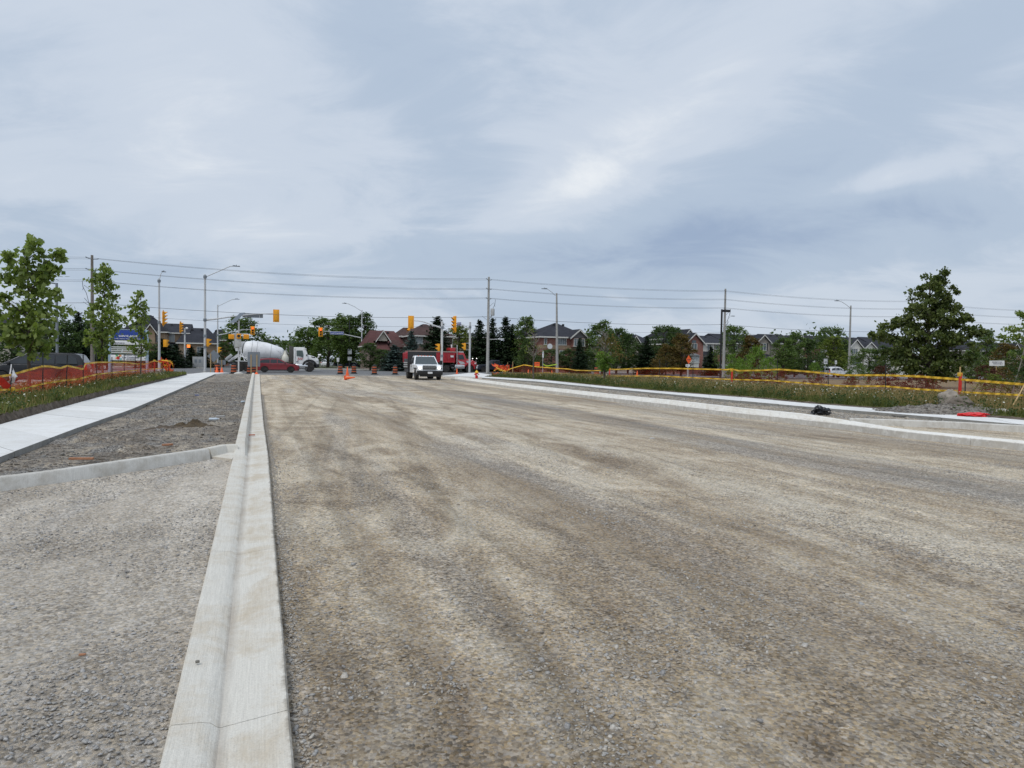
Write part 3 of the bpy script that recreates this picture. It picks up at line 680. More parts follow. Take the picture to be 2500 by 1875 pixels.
# ================================================================== STREET POLES, SIGNALS, SIGNS
def px_m(Y): return F_PX / Y
def pole(name, label, cat, px, Y, topy, r0=.13, r1=.09, m=None, arms=(), lum=None, bands=(), base=True, ang=CROSS, group=None, lean=0.0, door=False):
    """arms: list of (pixel polyline, radii) ; lum: (px,py,length,dir)"""
    P = foot(px, Y, 0, 900); H = at(px, topy, Y).z
    root = thing(name, label, cat, P, 0, group); m = m or M_GALV
    L = lambda q: (Vector(q) - P)
    mb = MB(); mb.tube([(0, 0, 0), (lean * .5, 0, H * .5), (lean, 0, H)], [r0, (r0 + r1) / 2, r1], 12); mb.build('shaft', m, root, smooth=True)
    if base:
        b = MB(); b.box((0, 0, .03), (.5, .5, .06)); b.lathe((0, 0, .06), [(r0 + .06, 0), (r0 + .02, .12)], n=12)
        b.build('base_plate', M_POLEC, root)
    for k, z in enumerate(bands):
        b = MB(); b.lathe((0, 0, at(px, z, Y).z), [(r0 + .035, -.14), (r0 + .035, .14)], n=12); b.build('clamp', M_SIGNBACK, root)
    for pts, rad in arms:
        q = [L(on_plane(x, y, P, ang)) for x, y in pts]
        mb = MB(); mb.tube(q, rad, 8); mb.build('arm', m, root, smooth=True)
    if lum:
        x, y, ln, dx = lum; c = L(on_plane(x, y, P, ang)); d = Vector((math.cos(ang), math.sin(ang), 0)) * dx
        mb = MB(); mb.box((c.x, c.y, c.z), (ln, .26, .07), rz=ang, ry=0); mb.box((c.x - d.x * ln * .3, c.y - d.y * ln * .3, c.z + .04), (ln * .35, .2, .1), rz=ang)
        mb.tube([(c.x, c.y, c.z + .03), (c.x, c.y, c.z + .16)], .05, 8)
        mb.build('luminaire', M_SIGNBACK, root, bevel=.015)
    return root, P
pC, PC = pole('signal_pole', 'tall galvanised pole with a street lamp arm and long mast arm, beside the solar beacon', 'signal pole', 500.5, 74, 670, .145, .10,
     arms=[([(502, 676), (530, 664), (562, 650), (585, 649)], .045), ([(503, 781), (525, 779), (572, 772), (620, 767), (668, 765.5)], [.10, .085, .07, .055, .045])],
     lum=(577, 650, .75, 1), bands=(781, 820, 847, 664 + 12))
pA, PA = pole('signal_pole', 'galvanised lamp pole standing in the weeds at the end of the netting', 'signal pole', 388.8, 78, 680, .14, .095,
     arms=[([(389, 684), (393, 668), (399, 662)], .04)], lum=(400, 663.5, .45, 1), bands=(787, 686))
pB, PB = pole('signal_pole', 'short camera topped pole beside the grey cabinet', 'signal pole', 451.2, 105, 801, .13, .11, bands=(814,))
pD, PD = pole('signal_pole', 'galvanised lamp and mast arm pole across the street, behind the diamond sign', 'signal pole', 531.4, 116, 744, .13, .09,
     arms=[([(532, 748), (550, 739), (567, 731), (580, 730)], .045), ([(532, 818), (550, 815), (585, 806), (612, 804)], [.09, .07, .055, .045])], lum=(579, 730.5, .75, 1), bands=(818,))
pF, PF = pole('signal_pole', 'galvanised lamp pole whose mast arm holds the blue street name sign', 'signal pole', 882.6, 123, 757, .125, .085,
     arms=[([(883, 760), (866, 749), (850, 741.5), (838, 740.5)], .045), ([(882, 825), (840, 816), (805, 809.5), (787, 808)], [.09, .07, .055, .045])], lum=(840.5, 740.5, .75, -1), bands=(824,))
pG, PG = pole('signal_pole', 'pale signal pole nearest the white pickup, its mast arm reaching over the road', 'signal pole', 1078, 77, 785.4, .14, .13,
     arms=[([(1076, 800), (1055, 793), (1035, 786), (1022, 783.5), (1009, 783)], [.09, .08, .06, .05, .045])], bands=(800, 869))
pH, PH = pole('signal_pole', 'plain pole rising behind the tailgate of the red dump truck body', 'signal pole', 1093.8, 112, 800.6, .13, .12,
     arms=[([(1093, 811), (1084, 811)], .03), ([(1093, 837), (1084, 837)], .03)])
pI, PI_ = pole('signal_pole', 'short pale pole above the rear of the red dump truck box', 'signal pole', 987.2, 118, 814, .11, .10,
     arms=[([(987, 824), (997, 819)], .03)], bands=(824,))
pJ, PJ = pole('signal_pole', 'signal pole in front of the red truck bonnet carrying a small blue sign', 'signal pole', 1146.3, 95, 786.4, .15, .14,
     arms=[([(1145, 800), (1134, 796), (1122, 790), (1108, 789)], [.06, .05, .045, .04]), ([(1146, 838), (1137, 838)], .03), ([(1146, 854), (1137, 854)], .03)], bands=(799,))
pK, PK = pole('street_lamp', 'concrete lamp pole rising in front of the hip roofed brick house', 'street lamp', 1360.5, 89, 716, .2, .10, M_POLEC, lean=-.25,
     arms=[([(1356, 722), (1348, 714), (1337, 706), (1330, 704)], .03)], lum=(1329, 705, .75, -1), base=False)
pL, PL = pole('street_lamp', 'concrete lamp pole beside the parked white hatchback', 'street lamp', 2072.5, 100.6, 746, .19, .10, M_POLEC, lean=.0,
     arms=[([(2076, 752), (2066, 744), (2055, 737), (2046, 734)], .03)], lum=(2043, 734.5, .7, -1), base=False)
pM, PM = pole('parking_lot_lamp', 'grey square arm lamp behind the dark minivan', 'street lamp', 139.7, 56, 691, .10, .095, M_SIGNBACK,
     arms=[([(139.7, 693), (125, 690.5), (111, 689.5)], .06)], lum=(113, 691, .5, -1), base=True)

def signal_head(sections=3, red=None, hood=True, back=True):
    """front faces -Y; centre at the origin"""
    r = thing('traffic_signal', 'x', 'traffic signal'); h = .345 * sections
    if back: MB().box((0, .02, 0), (.62, .03, h + .3)).build('backboard', M_SIGY, r, bevel=.012)
    MB().box((0, .0, 0), (.34, .22, h)).build('housing', M_SIGY, r, bevel=.03)
    for k in range(sections):
        z = h / 2 - .172 - k * .345
        lit = (red == k)
        l = MB(); l.lathe((0, -.115, z), [(.125, 0), (.11, -.02), (.04, -.035)], 'Y', 16)
        o = l.build('lens', M_REDL if lit else M_LENS, r, smooth=True)
        if lit: o['label'] = 'lit red lens'
        if hood:
            v = MB(); n = 12; pts = []
            for j in range(n + 1):
                a = R(-25 + 230 * j / n); pts.append((.15 * math.cos(a), .15 * math.sin(a)))
            for j in range(n):
                (x0, z0), (x1, z1) = pts[j], pts[j + 1]; dep0 = .10 + .2 * max(0, z0 / .15); dep1 = .10 + .2 * max(0, z1 / .15)
                a, b, c, d = (x0, -.11, z + z0), (x1, -.11, z + z1), (x1, -.11 - dep1, z + z1), (x0, -.11 - dep0, z + z0)
                v.quad(a, b, c, d); v.quad(*[(p[0] * .93, p[1], z + (p[2] - z) * .93) for p in (a, b, c, d)])
            v.build('visor', M_SIGY, r)
    return r
def ped_head(n=2, hand=False):
    r = thing('pedestrian_signal', 'x', 'pedestrian signal')
    MB().box((0, 0, 0), (.42, .24, .42 * n)).build('housing', M_SIGY, r, bevel=.02)
    for k in range(n):
        z = .21 * (n - 1) - .42 * k
        MB().box((0, -.125, z), (.33, .01, .33)).build('lens', M_HANDL if (hand and k == 0) else M_LENS, r)
        v = MB(); v.add([(-.2, -.12, z + .19), (.2, -.12, z + .19), (.2, -.42, z + .13), (-.2, -.42, z + .13), (-.2, -.12, z - .1), (.2, -.12, z - .1)], [(0, 1, 2, 3), (0, 3, 4), (1, 5, 2)])
        v.build('visor', M_SIGY, r)
    return r
pt = {}
def put_signal(key, make, px, py, P, rz, label, name_group, scale=1.0, ang=CROSS):
    q = on_plane(px, py, P, ang)
    if key not in pt: pt[key] = make(); o = pt[key]; o.location = q; o.rotation_euler = (0, 0, rz); o['label'] = label; o['group'] = name_group; o.scale = (scale,) * 3; return o
    return dup(pt[key], q, rz, label, name_group, (scale,) * 3)
TS = 'traffic signals around the junction'; PS = 'pedestrian signals around the junction'
FR = CROSS; BK = CROSS + math.pi
put_signal('s3', lambda: signal_head(3), 674.3, 771, PC, BK, 'back of a yellow traffic signal at the tip of the long lamp pole mast arm', TS, 1.06)
put_signal('s3', None, 1003.3, 786.5, PG, BK, 'back of a yellow traffic signal hanging above the red dump truck', TS, 1.06)
put_signal('s3r', lambda: signal_head(3, 0), 617, 807, PD, FR, 'yellow traffic signal lit red beneath the black lantern lamp', TS, 1.15)
put_signal('s3r', None, 782.8, 810.5, PF, FR, 'yellow traffic signal lit red beside the blue street name sign', TS, 1.22)
put_signal('s4', lambda: signal_head(4), 399.2, 777, PA, CROSS + R(90), 'four lamp yellow signal in side view on the pole above the netting end', TS, 1.12)
put_signal('s4', None, 441.2, 799.5, PB, CROSS + R(80), 'yellow signal in side view beside the camera pole, above the brick house wall', TS, 1.1)
put_signal('s4', None, 998, 816, PI_, CROSS - R(70), 'yellow signal in side view with black hood shadows, under the mast arm signal back', TS, 1.3)
put_signal('s4', None, 1083.8, 824, PH, CROSS - R(80), 'yellow signal in side view between the two poles behind the dump truck', TS, 1.25)
put_signal('s4', None, 1109.8, 791.5, PJ, CROSS - R(75), 'yellow signal in side view beside the small blue sign', TS, 1.35)
put_signal('p2', lambda: ped_head(2), 507.5, 836.5, PC, CROSS + R(90), 'yellow walk signal with pointed hoods low on the mast arm pole', PS, 1.0)
put_signal('p2', None, 404, 838, PA, CROSS + R(150), 'back of a yellow walk signal on the pole above the netting end', PS, 1.0)
put_signal('p2', None, 534.6, 854, PD, CROSS + R(80), 'yellow walk signal low on the pole behind the diamond sign', PS, 1.15)
put_signal('p2', None, 883.6, 857, PF, CROSS - R(60), 'yellow walk signal low on the pole by the blue spruce', PS, 1.0)
put_signal('p2', None, 1070.5, 848, PG, CROSS - R(90), 'yellow walk signal touching the pole nearest the white pickup', PS, .95)
put_signal('p2', None, 1135, 846, PJ, CROSS - R(110), 'yellow walk signal beside the dark conifers and the truck bonnet', PS, 1.15)
put_signal('p1h', lambda: ped_head(1, True), 460.5, 845, PB, FR, 'small walk signal showing a lit orange hand by the brick house', PS, 1.25)
put_signal('p1h', None, 979.8, 855, PI_, FR, 'small walk signal with a lit hand above the end of the red box', PS, 1.25)
# camera on pole B
t = thing('traffic_camera', 'small white camera on top of the short pole', 'camera', on_plane(456, 802, PB, CROSS), CROSS)
MB().lathe((0, 0, 0), [(.16, -.1), (.2, .05), (.1, .2)], n=12).build('dome', M_WHITE, t, smooth=True); MB().tube([(0, 0, 0), (-.5, 0, .05)], .03).build('bracket', M_GALV, t)
# street name signs
def panel_sign(name, label, cat, px0, px1, py0, py1, P, ang, m, back=None, thick=.03, rim=None, parent=None):
    a = on_plane(px0, (py0 + py1) / 2, P, ang); b = on_plane(px1, (py0 + py1) / 2, P, ang); c = (a + b) / 2
    h = abs(on_plane((px0 + px1) / 2, py0, P, ang).z - on_plane((px0 + px1) / 2, py1, P, ang).z); w = (Vector((b.x, b.y, 0)) - Vector((a.x, a.y, 0))).length
    r = thing(name, label, cat, c, ang)
    if rim: MB().box((0, .012, 0), (w, thick, h)).build('border', rim, r, bevel=.01); MB().box((0, -.012, 0), (w - .1, thick, h - .1)).build('panel', m, r)
    else: MB().box((0, 0, 0), (w, thick, h)).build('panel', m, r, bevel=.008)
    return r, w, h
r, w, h = panel_sign('street_name_sign', 'blue street name sign with white border on the far mast arm', 'street sign', 805.5, 839.2, 809.4, 817.2, PF + Vector((.1, -.14, 0)), CROSS, M_BLUE, rim=M_WHITEP)
text('Louis St Laurent Av', .42, M_LETW, r, (0, -.03, 0), width=w * .86)
r, w, h = panel_sign('street_name_sign', 'grey back of a long street name sign beside the solar panel', 'street sign', 592, 642, 765.5, 775.5, PC + Vector((.05, .14, 0)), CROSS, M_SIGNBACK)
for dx in (-.7, .7): MB().box((dx, -.04, 0), (.06, .05, h * 1.05)).build('bracket', M_GALV, r)
r, w, h = panel_sign('street_name_sign', 'small blue street sign tilted on the arm between two yellow signals', 'street sign', 1115.5, 1126, 786.5, 794.5, PJ + Vector((0, -.1, 0)), R(-25), M_BLUE, rim=M_WHITEP)
text('Ferguson', .2, M_LETW, r, (0, -.03, 0), width=w * .8)
# heritage lantern lamp
P = foot(596, 126); t = thing('lantern_lamp', 'black lantern street lamp with curled arm rising from the tree behind the mixer', 'street lamp', P)
q = lambda x, y: on_plane(x, y, P, CROSS) - P
MB().tube([(0, 0, 0), q(596, 783)], [.12, .07], 10).build('shaft', M_DKMETAL, t, smooth=True)
MB().tube([q(596, 790), q(604, 784.5), (q(611, 782.5)), q(619, 786)], .06).build('arm', M_DKMETAL, t, smooth=True)
c = q(620, 789.5); MB().lathe(c, [(.05, .35), (.35, .05), (.36, -.02)], n=12).build('cap', M_DKMETAL, t); MB().lathe(c, [(.3, -.04), (.2, -.55)], n=10).build('lantern', M_GREYP, t)
P = foot(853, 126); t = thing('lantern_lamp', 'thin dark pole with two white signs in front of the big trees', 'street lamp', P)
q = lambda x, y: on_plane(x, y, P, CROSS) - P
MB().tube([(0, 0, 0), (q(853, 783))], [.12, .08], 10).build('shaft', M_DKMETAL, t, smooth=True)
def two_sign(P, x0, x1, y0, y1, label, lines, cat='sign'):
    r, w, h = panel_sign('notice_sign', label, cat, x0, x1, y0, y1, P + Vector((.0, -.2, 0)), CROSS, M_WHITEP)
    for s, z, sz, m_ in lines: text(s, sz, m_, r, (0, -.02, z), width=w * .7)
    return r
two_sign(P, 849, 858.7, 852, 864.5, 'white parking notice above another on the thin dark pole', [('P', .25, .2, M_BLUE), ('BUS', -.1, .2, M_LETD)][:1] and [('P', .22, .35, M_BLUE)])
two_sign(P, 849, 858.7, 871.3, 880, 'lower white sign on the thin dark pole', [('ONLY', .15, .2, M_LETD)])
r = two_sign(foot(824.8, 118), 822, 828.2, 873.5, 883.5, 'small weathered white sign leaning beside a barrel', []); 
MB().tube([(0, .05, .3), (0, .05, -1.6)], .03).build('post', M_GALV, r)

# solar flashing beacon
P = foot(582.6, 68.5); t = thing('solar_beacon', 'solar powered amber flashing beacon with control cabinet on a white pole', 'beacon', P)
q = lambda x, y: on_plane(x, y, P, CROSS) - P
MB().lathe((0, 0, 0), [(.46, 0), (.45, .12), (.2, .22)], n=14).build('foundation', M_CURB2, t)
MB().tube([(0, 0, .15), q(583, 782)], .075, 12).build('shaft', M_GALV, t, smooth=True)
a, b, c2, d = q(561, 787.5), q(576, 787), q(598.3, 762.3), q(586, 762.8)
dd = Vector((RV.x, RV.y, 0)); a2, b2, c3, d2 = a - dd * .5, b - dd * .5, c2 + dd * .5, d + dd * .5
mb = MB(); th = Vector((0.03, 0, .04)); mb.add([a2, b2, c3, d2, a2 - th, b2 - th, c3 - th, d2 - th], [(0, 1, 2, 3), (7, 6, 5, 4), (0, 4, 5, 1), (1, 5, 6, 2), (2, 6, 7, 3), (3, 7, 4, 0)])
mb.build('solar_panel', mat('solar_panel_back', (0.115, 0.14, 0.17), 0.4, var=.1), t)
MB().tube([q(582, 790), q(574, 783)], .03).build('bracket', M_GALV, t)
MB().tube([q(565, 815.5), q(601, 815.5)], .035).build('crossbar', M_WHITE, t)
for x0, x1 in ((558.6, 571), (595, 607.3)):
    c = q((x0 + x1) / 2, 822); mb = MB(); mb.box((c.x, c.y, c.z), (.52, .3, .46), rz=CROSS)
    for k in range(3): mb.box((c.x + .06, c.y - .17, c.z + .12 - .12 * k), (.44, .02, .02), rz=CROSS)
    mb.build('beacon_housing', M_SIGY, t, bevel=.015)
c = q(577.5, 829); mb = MB(); mb.box((c.x - .0, c.y + .05, c.z - .1), (.5, .3, 1.5), rz=CROSS); mb.build('rear_cabinet', M_GREYP, t, bevel=.01)
c = q(583.5, 838); mb = MB(); mb.box((c.x, c.y - .2, c.z), (.56, .25, .8), rz=CROSS); mb.build('cabinet', mat('beacon_cabinet', (.42, .43, .42), .5), t, bevel=.01)
c = q(583.3, 821); o_ = Vector((c.x + .1, c.y - .28, c.z))
MB().box(o_, (.42, .2, .5), rz=CROSS).build('amber_housing', M_SIGY, t, bevel=.03)
for k, (ri, mm, nm) in enumerate(((.2, M_SIGY, 'visor'), (.155, M_LENS, 'lens'))):
    n = RV * -1; cc = o_ + n * (.12 + .03 * (1 - k)); mb = MB(); x = RU; pts = [cc + x * (ri * math.cos(a)) + Vector((0, 0, ri * math.sin(a))) for a in np.linspace(0, 2 * math.pi, 17)[:-1]]
    if k == 0: inner = [cc + x * (.16 * math.cos(a)) + Vector((0, 0, .16 * math.sin(a))) for a in np.linspace(0, 2 * math.pi, 17)[:-1]]; mb.add(pts + inner + [p - n * .1 for p in pts], [(i, (i + 1) % 16, 16 + (i + 1) % 16, 16 + i) for i in range(16)] + [(i, (i + 1) % 16, 32 + (i + 1) % 16, 32 + i) for i in range(16)])
    else: mb.add(pts, [tuple(range(16))])
    mb.build(nm, mm, t)

# work zone sign backs
def post_sign(label, x0, x1, y0, y1, Y, posts, diamond=False, m=None, ytop=864):
    P = foot((x0 + x1) / 2, Y); t = thing('work_zone_sign', label, 'sign', P, 0); q = lambda x, y: on_plane(x, y, P + Vector((0, .05, 0)), CROSS) - P
    cx, cy = (x0 + x1) / 2, (y0 + y1) / 2
    cs = [q(cx, y0), q(x1, cy), q(cx, y1), q(x0, cy)] if diamond else [q(x0, y0), q(x1, y0), q(x1, y1), q(x0, y1)]
    th = RV * .02; mb = MB(); mb.add([c - th for c in cs] + [c + th for c in cs], [(0, 1, 2, 3), (7, 6, 5, 4)] + [(i, (i + 1) % 4, (i + 1) % 4 + 4, i + 4) for i in range(4)]); mb.build('panel', m or M_SIGNBACK, t)
    for x, yt in posts:
        a = q(x, yt); mb = MB(); h = a.z; mb.box((a.x - .0, a.y - .07, h / 2), (.09, .045, h), rz=CROSS); mb.build('post', M_WOOD, t)
    return t
post_sign('grey back of a diamond road sign on a wooden post beside the tall signal pole', 506, 537.6, 854, 884.7, 72.5, [(515, 863)], True)
post_sign('small grey oblong sign back on a short wooden post in an orange cone', 532.6, 551, 879.2, 890.6, 73.2, [(529.6, 862), (542, 878.5)])
post_sign('large square grey sign back on two wooden posts in front of the cement mixer', 604.6, 635, 859.3, 895, 71.5, [(613.6, 866), (627.8, 866)])
# cabinet
P = foot(483.5, 105); t = thing('utility_cabinet', 'grey metal signal control cabinet by the hedge', 'cabinet', P, CROSS)
MB().box((0, 0, .93), (1.5, .8, 1.66)).build('body', M_GREYP, t, bevel=.02); MB().box((0, 0, .05), (1.6, .95, .1)).build('plinth', M_CURB2, t)
for k in (-1, 1): MB().box((k * .36, -.405, .95), (.68, .02, 1.5)).build('door', M_GREYP, t, bevel=.006)
for k in (-1, 1): MB().box((k * .3, -.42, 1.1), (.35, .01, .5)).build('vent', M_SIGNBACK, t)

# barrels and cones
bar = thing('traffic_barrel', 'x', 'traffic barrel')
nb_ = 6; prof = [(.30, .07), (.285, .25), (.275, .26), (.265, .44), (.255, .45), (.245, .64), (.235, .65), (.225, .84), (.215, .85), (.2, 1.02)]
bd = MB(); bd.lathe((0, 0, 0), [(.42, 0), (.42, .05), (.33, .07)], n=20); bd.build('rubber_base', M_BLACK, bar)
for k in range(7):
    z0, z1 = .07 + k * .137, .07 + (k + 1) * .137; ra, rb_ = .30 - .011 * k, .30 - .011 * (k + 1)
    b = MB(); b.lathe((0, 0, 0), [(ra, z0 + .004), (ra - .006, z1 - .004)], n=20); b.build('band', M_BARREL if k % 2 else M_BLACK, bar, smooth=True)
MB().lathe((0, 0, 0), [(.21, 1.03), (.12, 1.1), (.05, 1.12)], n=16).build('lid', M_BLACK, bar, smooth=True)
BARS = [(570.5, 912.5, 'orange and black barrel by the rear wheels of the cement mixer', 1), (530.5, 912, 'orange and black barrel behind the cone under the diamond sign', 1),
        (609.5, 912.5, 'orange and black barrel under the near edge of the square sign back', 1), (618, 911.5, 'orange and black barrel tucked behind the red car rear bumper', 1),
        (830.6, 913.6, 'black striped barrel nearest the upright cone, in front of the navy car', 1), (864, 912.5, 'black striped barrel just beyond the upright cone', 1),
        (914, 914.6, 'lone black striped barrel midway between the cone and the white pickup', 1), (964.6, 914.6, 'black striped barrel beside the white pickup dump body', 1), (1457, 909.5, 'orange striped barrel among the trees beyond the netting', 1.25)]
for i, (x, y, lb, s) in enumerate(BARS):
    P = G(x, y, .01) if x < 1200 else foot(x, 92); P.z = .01
    if i == 0: bar.location = P; bar['label'] = lb; bar['group'] = 'construction barrels along the junction'
    else: dup(bar, P, random.uniform(0, 6), lb, 'construction barrels along the junction', (s, s, s * random.uniform(.97, 1.03)))
cone = thing('traffic_cone', 'x', 'traffic cone')
MB().box((0, 0, .02), (.4, .4, .04)).build('base', M_ORANGE, cone, bevel=.01)
MB().lathe((0, 0, 0), [(.15, .04), (.03, .72), (.02, .73)], n=16).build('body', M_ORANGE, cone, smooth=True)
CG = 'traffic cones around the junction'
cone.location = G(848, 917.5, 0); cone['label'] = 'upright orange cone standing on a toppled one in the gravel'; cone['group'] = CG; cone.scale = (1.1, 1.1, 1.25)
c = dup(cone, G(842, 923.5, .14), 0, 'toppled orange cone lying flat in front of the upright cone', CG, (1.0, 1.0, 1.2)); c.rotation_euler = (0, R(84), R(-8))
dup(cone, G(1115.5, 913, .0), .3, 'small orange cone in front of the red truck front wheel', CG, (1, 1, 1))
dup(cone, G(529.5, 913, .0), .3, 'orange cone around the wooden post beside a barrel', CG, (1.3, 1.3, 1))
dup(cone, G(541.5, 913, .0), .3, 'short orange cone at the foot of the oblong sign post', CG, (1.3, 1.3, .9))
c = dup(cone, G(626, 914.5, .0), .3, 'flattened orange cone base under the square sign back', CG, (1.5, 1.1, .35))
dup(cone, foot(1290, 84), .3, 'orange cone behind the netting beneath the bare tree', CG, (1.1,) * 3); dup(cone, foot(1297, 88), .3, 'smaller orange cone behind the netting next to another', CG, (.8,) * 3)
dup(cone, foot(1347.5, 84), .3, 'orange cone seen through the netting near the concrete lamp pole', CG, (1,) * 3)
dup(cone, foot(1556, 86), .5, 'pale cone beyond the netting on the far path', CG, (1.1,) * 3)

# hydrant
P = G(1163.5, 925, .1); t = thing('fire_hydrant', 'red fire hydrant with yellow top beside the corner kerb', 'fire hydrant', P, .4); t.scale = (1.12, 1.12, .98)
MB().lathe((0, 0, 0), [(.16, 0), (.16, .04), (.11, .05), (.11, .5), (.14, .51), (.14, .55)], n=16).build('barrel', M_REDP, t, smooth=True)
MB().lathe((0, 0, 0), [(.15, .55), (.15, .6), (.12, .66), (.07, .73), (.03, .76), (.03, .82)], n=16).build('bonnet', mat('hydrant_yellow', (.75, .45, .03), .5), t, smooth=True)
for a in (0, math.pi): MB().tube([(0, 0, .42), (.2 * math.cos(a), .2 * math.sin(a), .42)], .055, 10).build('nozzle', M_REDP, t, smooth=True)
MB().tube([(0, 0, .38), (0, -.2, .38)], .075, 12).build('pumper_nozzle', M_REDP, t, smooth=True); MB().tube([(0, -.2, .38), (0, -.23, .38)], .08, 6).build('nozzle_cap', M_WHITEP, t)

# utility poles and wires
UP = [(226, 70, 623), (1190.5, 83.5, 676), (1766.5, 93, 705), (2221.4, 103.7, 731)]
LV = [(682.4 - 676), (705 - 676), (728 - 676), (771 - 676), (787 - 676)]
tops = []
ulab = ['weathered utility pole behind the young maples and netting', 'tall utility pole with a grey transformer beside the dark conifers', 'utility pole with a small lamp arm standing behind the black lamp', 'utility pole whose top shows beside the big broad tree']
for i, (x, Y, ty) in enumerate(UP):
    P = foot(x, Y); H = at(x, ty, Y).z; tops.append((P, H))
    t = thing('utility_pole', ulab[i], 'utility pole', P, CROSS, 'utility poles along the cross street')
    MB().tube([(0, 0, 0), (0, 0, H)], [.21, .12], 12).build('shaft', M_WOODP if i == 0 else M_POLEC, t, smooth=True)
    for k, zz in enumerate((.33, 1.48, 2.64)):
        mb = MB(); mb.tube([(0, -.05, H - zz - .1), (-.45, -.45, H - zz + .02)], .035); mb.tube([(0, -.05, H - zz - .1), (.45, .45, H - zz + .02)], .035)
        mb.lathe((-.45, -.45, H - zz), [(.05, 0), (.07, .05), (.04, .1)], n=8); mb.lathe((.45, .45, H - zz), [(.05, 0), (.07, .05), (.04, .1)], n=8); mb.build('insulator_bracket', M_SIGNBACK, t)
    if i in (0, 1, 2):
        s_ = -1 if i == 0 else 1
        mb = MB(); mb.tube([(s_ * .1, 0, H - 3.6), (s_ * .7, 0, H - 3.1), (s_ * .85, 0, H - 3.6)], .025); mb.tube([(s_ * .1, 0, H - 5.2), (s_ * .7, 0, H - 4.4)], .025); mb.tube([(-.1, 0, H - 5.3), (-.8, 0, H - 4.8)], .02); mb.build('cable_bracket', M_SIGNBACK, t)
        mb = MB(); mb.tube([(s_ * .85, -.1, H - 2.7), (s_ * .8, -.1, H - 3.3), (s_ * .5, -.1, H - 3.9), (s_ * .25, -.1, H - 5)], .022); mb.build('drop_cable', M_BLACK, t)
    if i == 1:
        MB().lathe((.52, -.05, H - 4.7), [(.24, 0), (.25, .08), (.25, .8), (.2, .86)], n=16).build('transformer', M_GREYP, t, smooth=True)
        MB().tube([(0, 0, H - 7.6), (1.1, -.3, H - 7.6)], .03).build('lamp_arm', M_GALV, t); MB().box((1.55, -.35, H - 7.55), (.75, .28, .12)).build('lamp_head', M_WHITEP, t, bevel=.03)
    if i == 2:
        MB().tube([(0, 0, H - 4.9), (.6, 0, H - 4), (.95, 0, H - 3.65), (1.3, 0, H - 3.65)], .03).build('lamp_arm', M_GALV, t, smooth=True); MB().box((1.35, 0, H - 3.65), (.5, .2, .09)).build('lamp_head', M_SIGNBACK, t, bevel=.02)
P = foot(1759, 88); t = thing('parking_lot_lamp', 'black shoebox lamp on a straight black pole beside the utility pole', 'street lamp', P, CROSS); H = at(1759, 755, 88).z
MB().box((0, 0, H / 2), (.17, .17, H)).build('shaft', M_BLACK, t); MB().box((.75, 0, H - .18), (.9, .45, .32)).build('lamp_head', M_DKMETAL, t, bevel=.03); MB().box((.25, 0, H - .12), (.4, .1, .1)).build('arm', M_DKMETAL, t)
M_WIRE = mat('wire', (.06, .065, .07), .6)
ends = [(tops[0][0] - Vector((RU.x, RU.y, 0)) * 42, tops[0][1])] + tops + [(tops[-1][0] + Vector((RU.x, RU.y, 0)) * 36, tops[-1][1])]
WL = [(.30, -1, 'top overhead wire of the near row'), (.30, 1, 'top overhead wire of the far row'), (1.45, -1, 'second level overhead wire, near side'), (1.45, 1, 'second level overhead wire, far side'),
      (2.6, -1, 'third level overhead wire, near side'), (2.6, 1, 'third level overhead wire, far side'), (4.85, 0, 'single heavy cable strung below the insulators'), (5.9, 0, 'lowest thin cable strung between the utility poles')]
for zz, sd_, lb in WL:
    mb = MB()
    for (pa, ha), (pb, hb) in zip(ends, ends[1:]):
        o = RU * (sd_ * .45) + RV * (sd_ * .45); a = pa + o + Vector((0, 0, ha - zz)); b = pb + o + Vector((0, 0, hb - zz)); sag = .55 * ((b - a).length / 40) ** 2
        pts = [a.lerp(b, k / 14) - Vector((0, 0, sag * 4 * (k / 14) * (1 - k / 14))) for k in range(15)]
        mb.tube(pts, .020 if sd_ == 0 and zz < 5 else .0115, 5)
    mb.build('overhead_wire', M_WIRE, label=lb + ' on the utility poles', cat='wire', group='overhead wires along the cross street')

# school sign
P = foot(313.5, 55); t = thing('school_sign', 'blue and white school name sign with pale blue frame behind the young trees', 'sign', P, 0); Yp = 55
q = lambda x, y: at(x, y, Yp) - P
def bx(name, x0, x1, y0, y1, m, dy=0, th=.08): 
    a, b = q(x0, y0), q(x1, y1); return MB().box(((a.x + b.x) / 2, dy, (a.z + b.z) / 2), (abs(b.x - a.x), th, abs(a.z - b.z))).build(name, m, t, bevel=.008)
for x0, x1 in ((265, 270.5), (356.5, 361.5)):
    a = q((x0 + x1) / 2, 806); MB().box((a.x, 0, a.z / 2), (.17, .17, a.z)).build('post', M_LBLUE, t, bevel=.015)
bx('top_rail', 270.5, 356.5, 803.5, 806, M_LBLUE); bx('header_panel', 270.5, 356.5, 806, 830.5, M_BLUE, -.02); bx('web_panel', 270.5, 356.5, 831, 842, M_WHITEP, -.02)
bx('rail', 270.5, 356.5, 842.4, 844, M_DKMETAL); bx('rail', 270.5, 356.5, 864, 865.6, M_LBLUE)
for k in range(4): bx('letter_track', 271.5, 355.5, 845.6 + k * 4.5, 849.6 + k * 4.5, mat('louvre_grey', (.50, .52, .50), .6), -.01)
bx('daycare_panel', 270.8, 356, 866, 880.6, M_WHITEP, -.02)
s = px_m(Yp)
def tx(st, x0, x1, y, hpx, m, dy=-.07): c = q((x0 + x1) / 2, y); text(st, hpx / s * 1.35, m, t, (c.x, dy, c.z), width=(x1 - x0) / s)
tx('SAINTE-ANNE', 291, 338, 821, 4.8, M_LETW); tx('1195, chemin Ferguson  |  Milton', 281, 346, 827.2, 2.0, M_LETW)
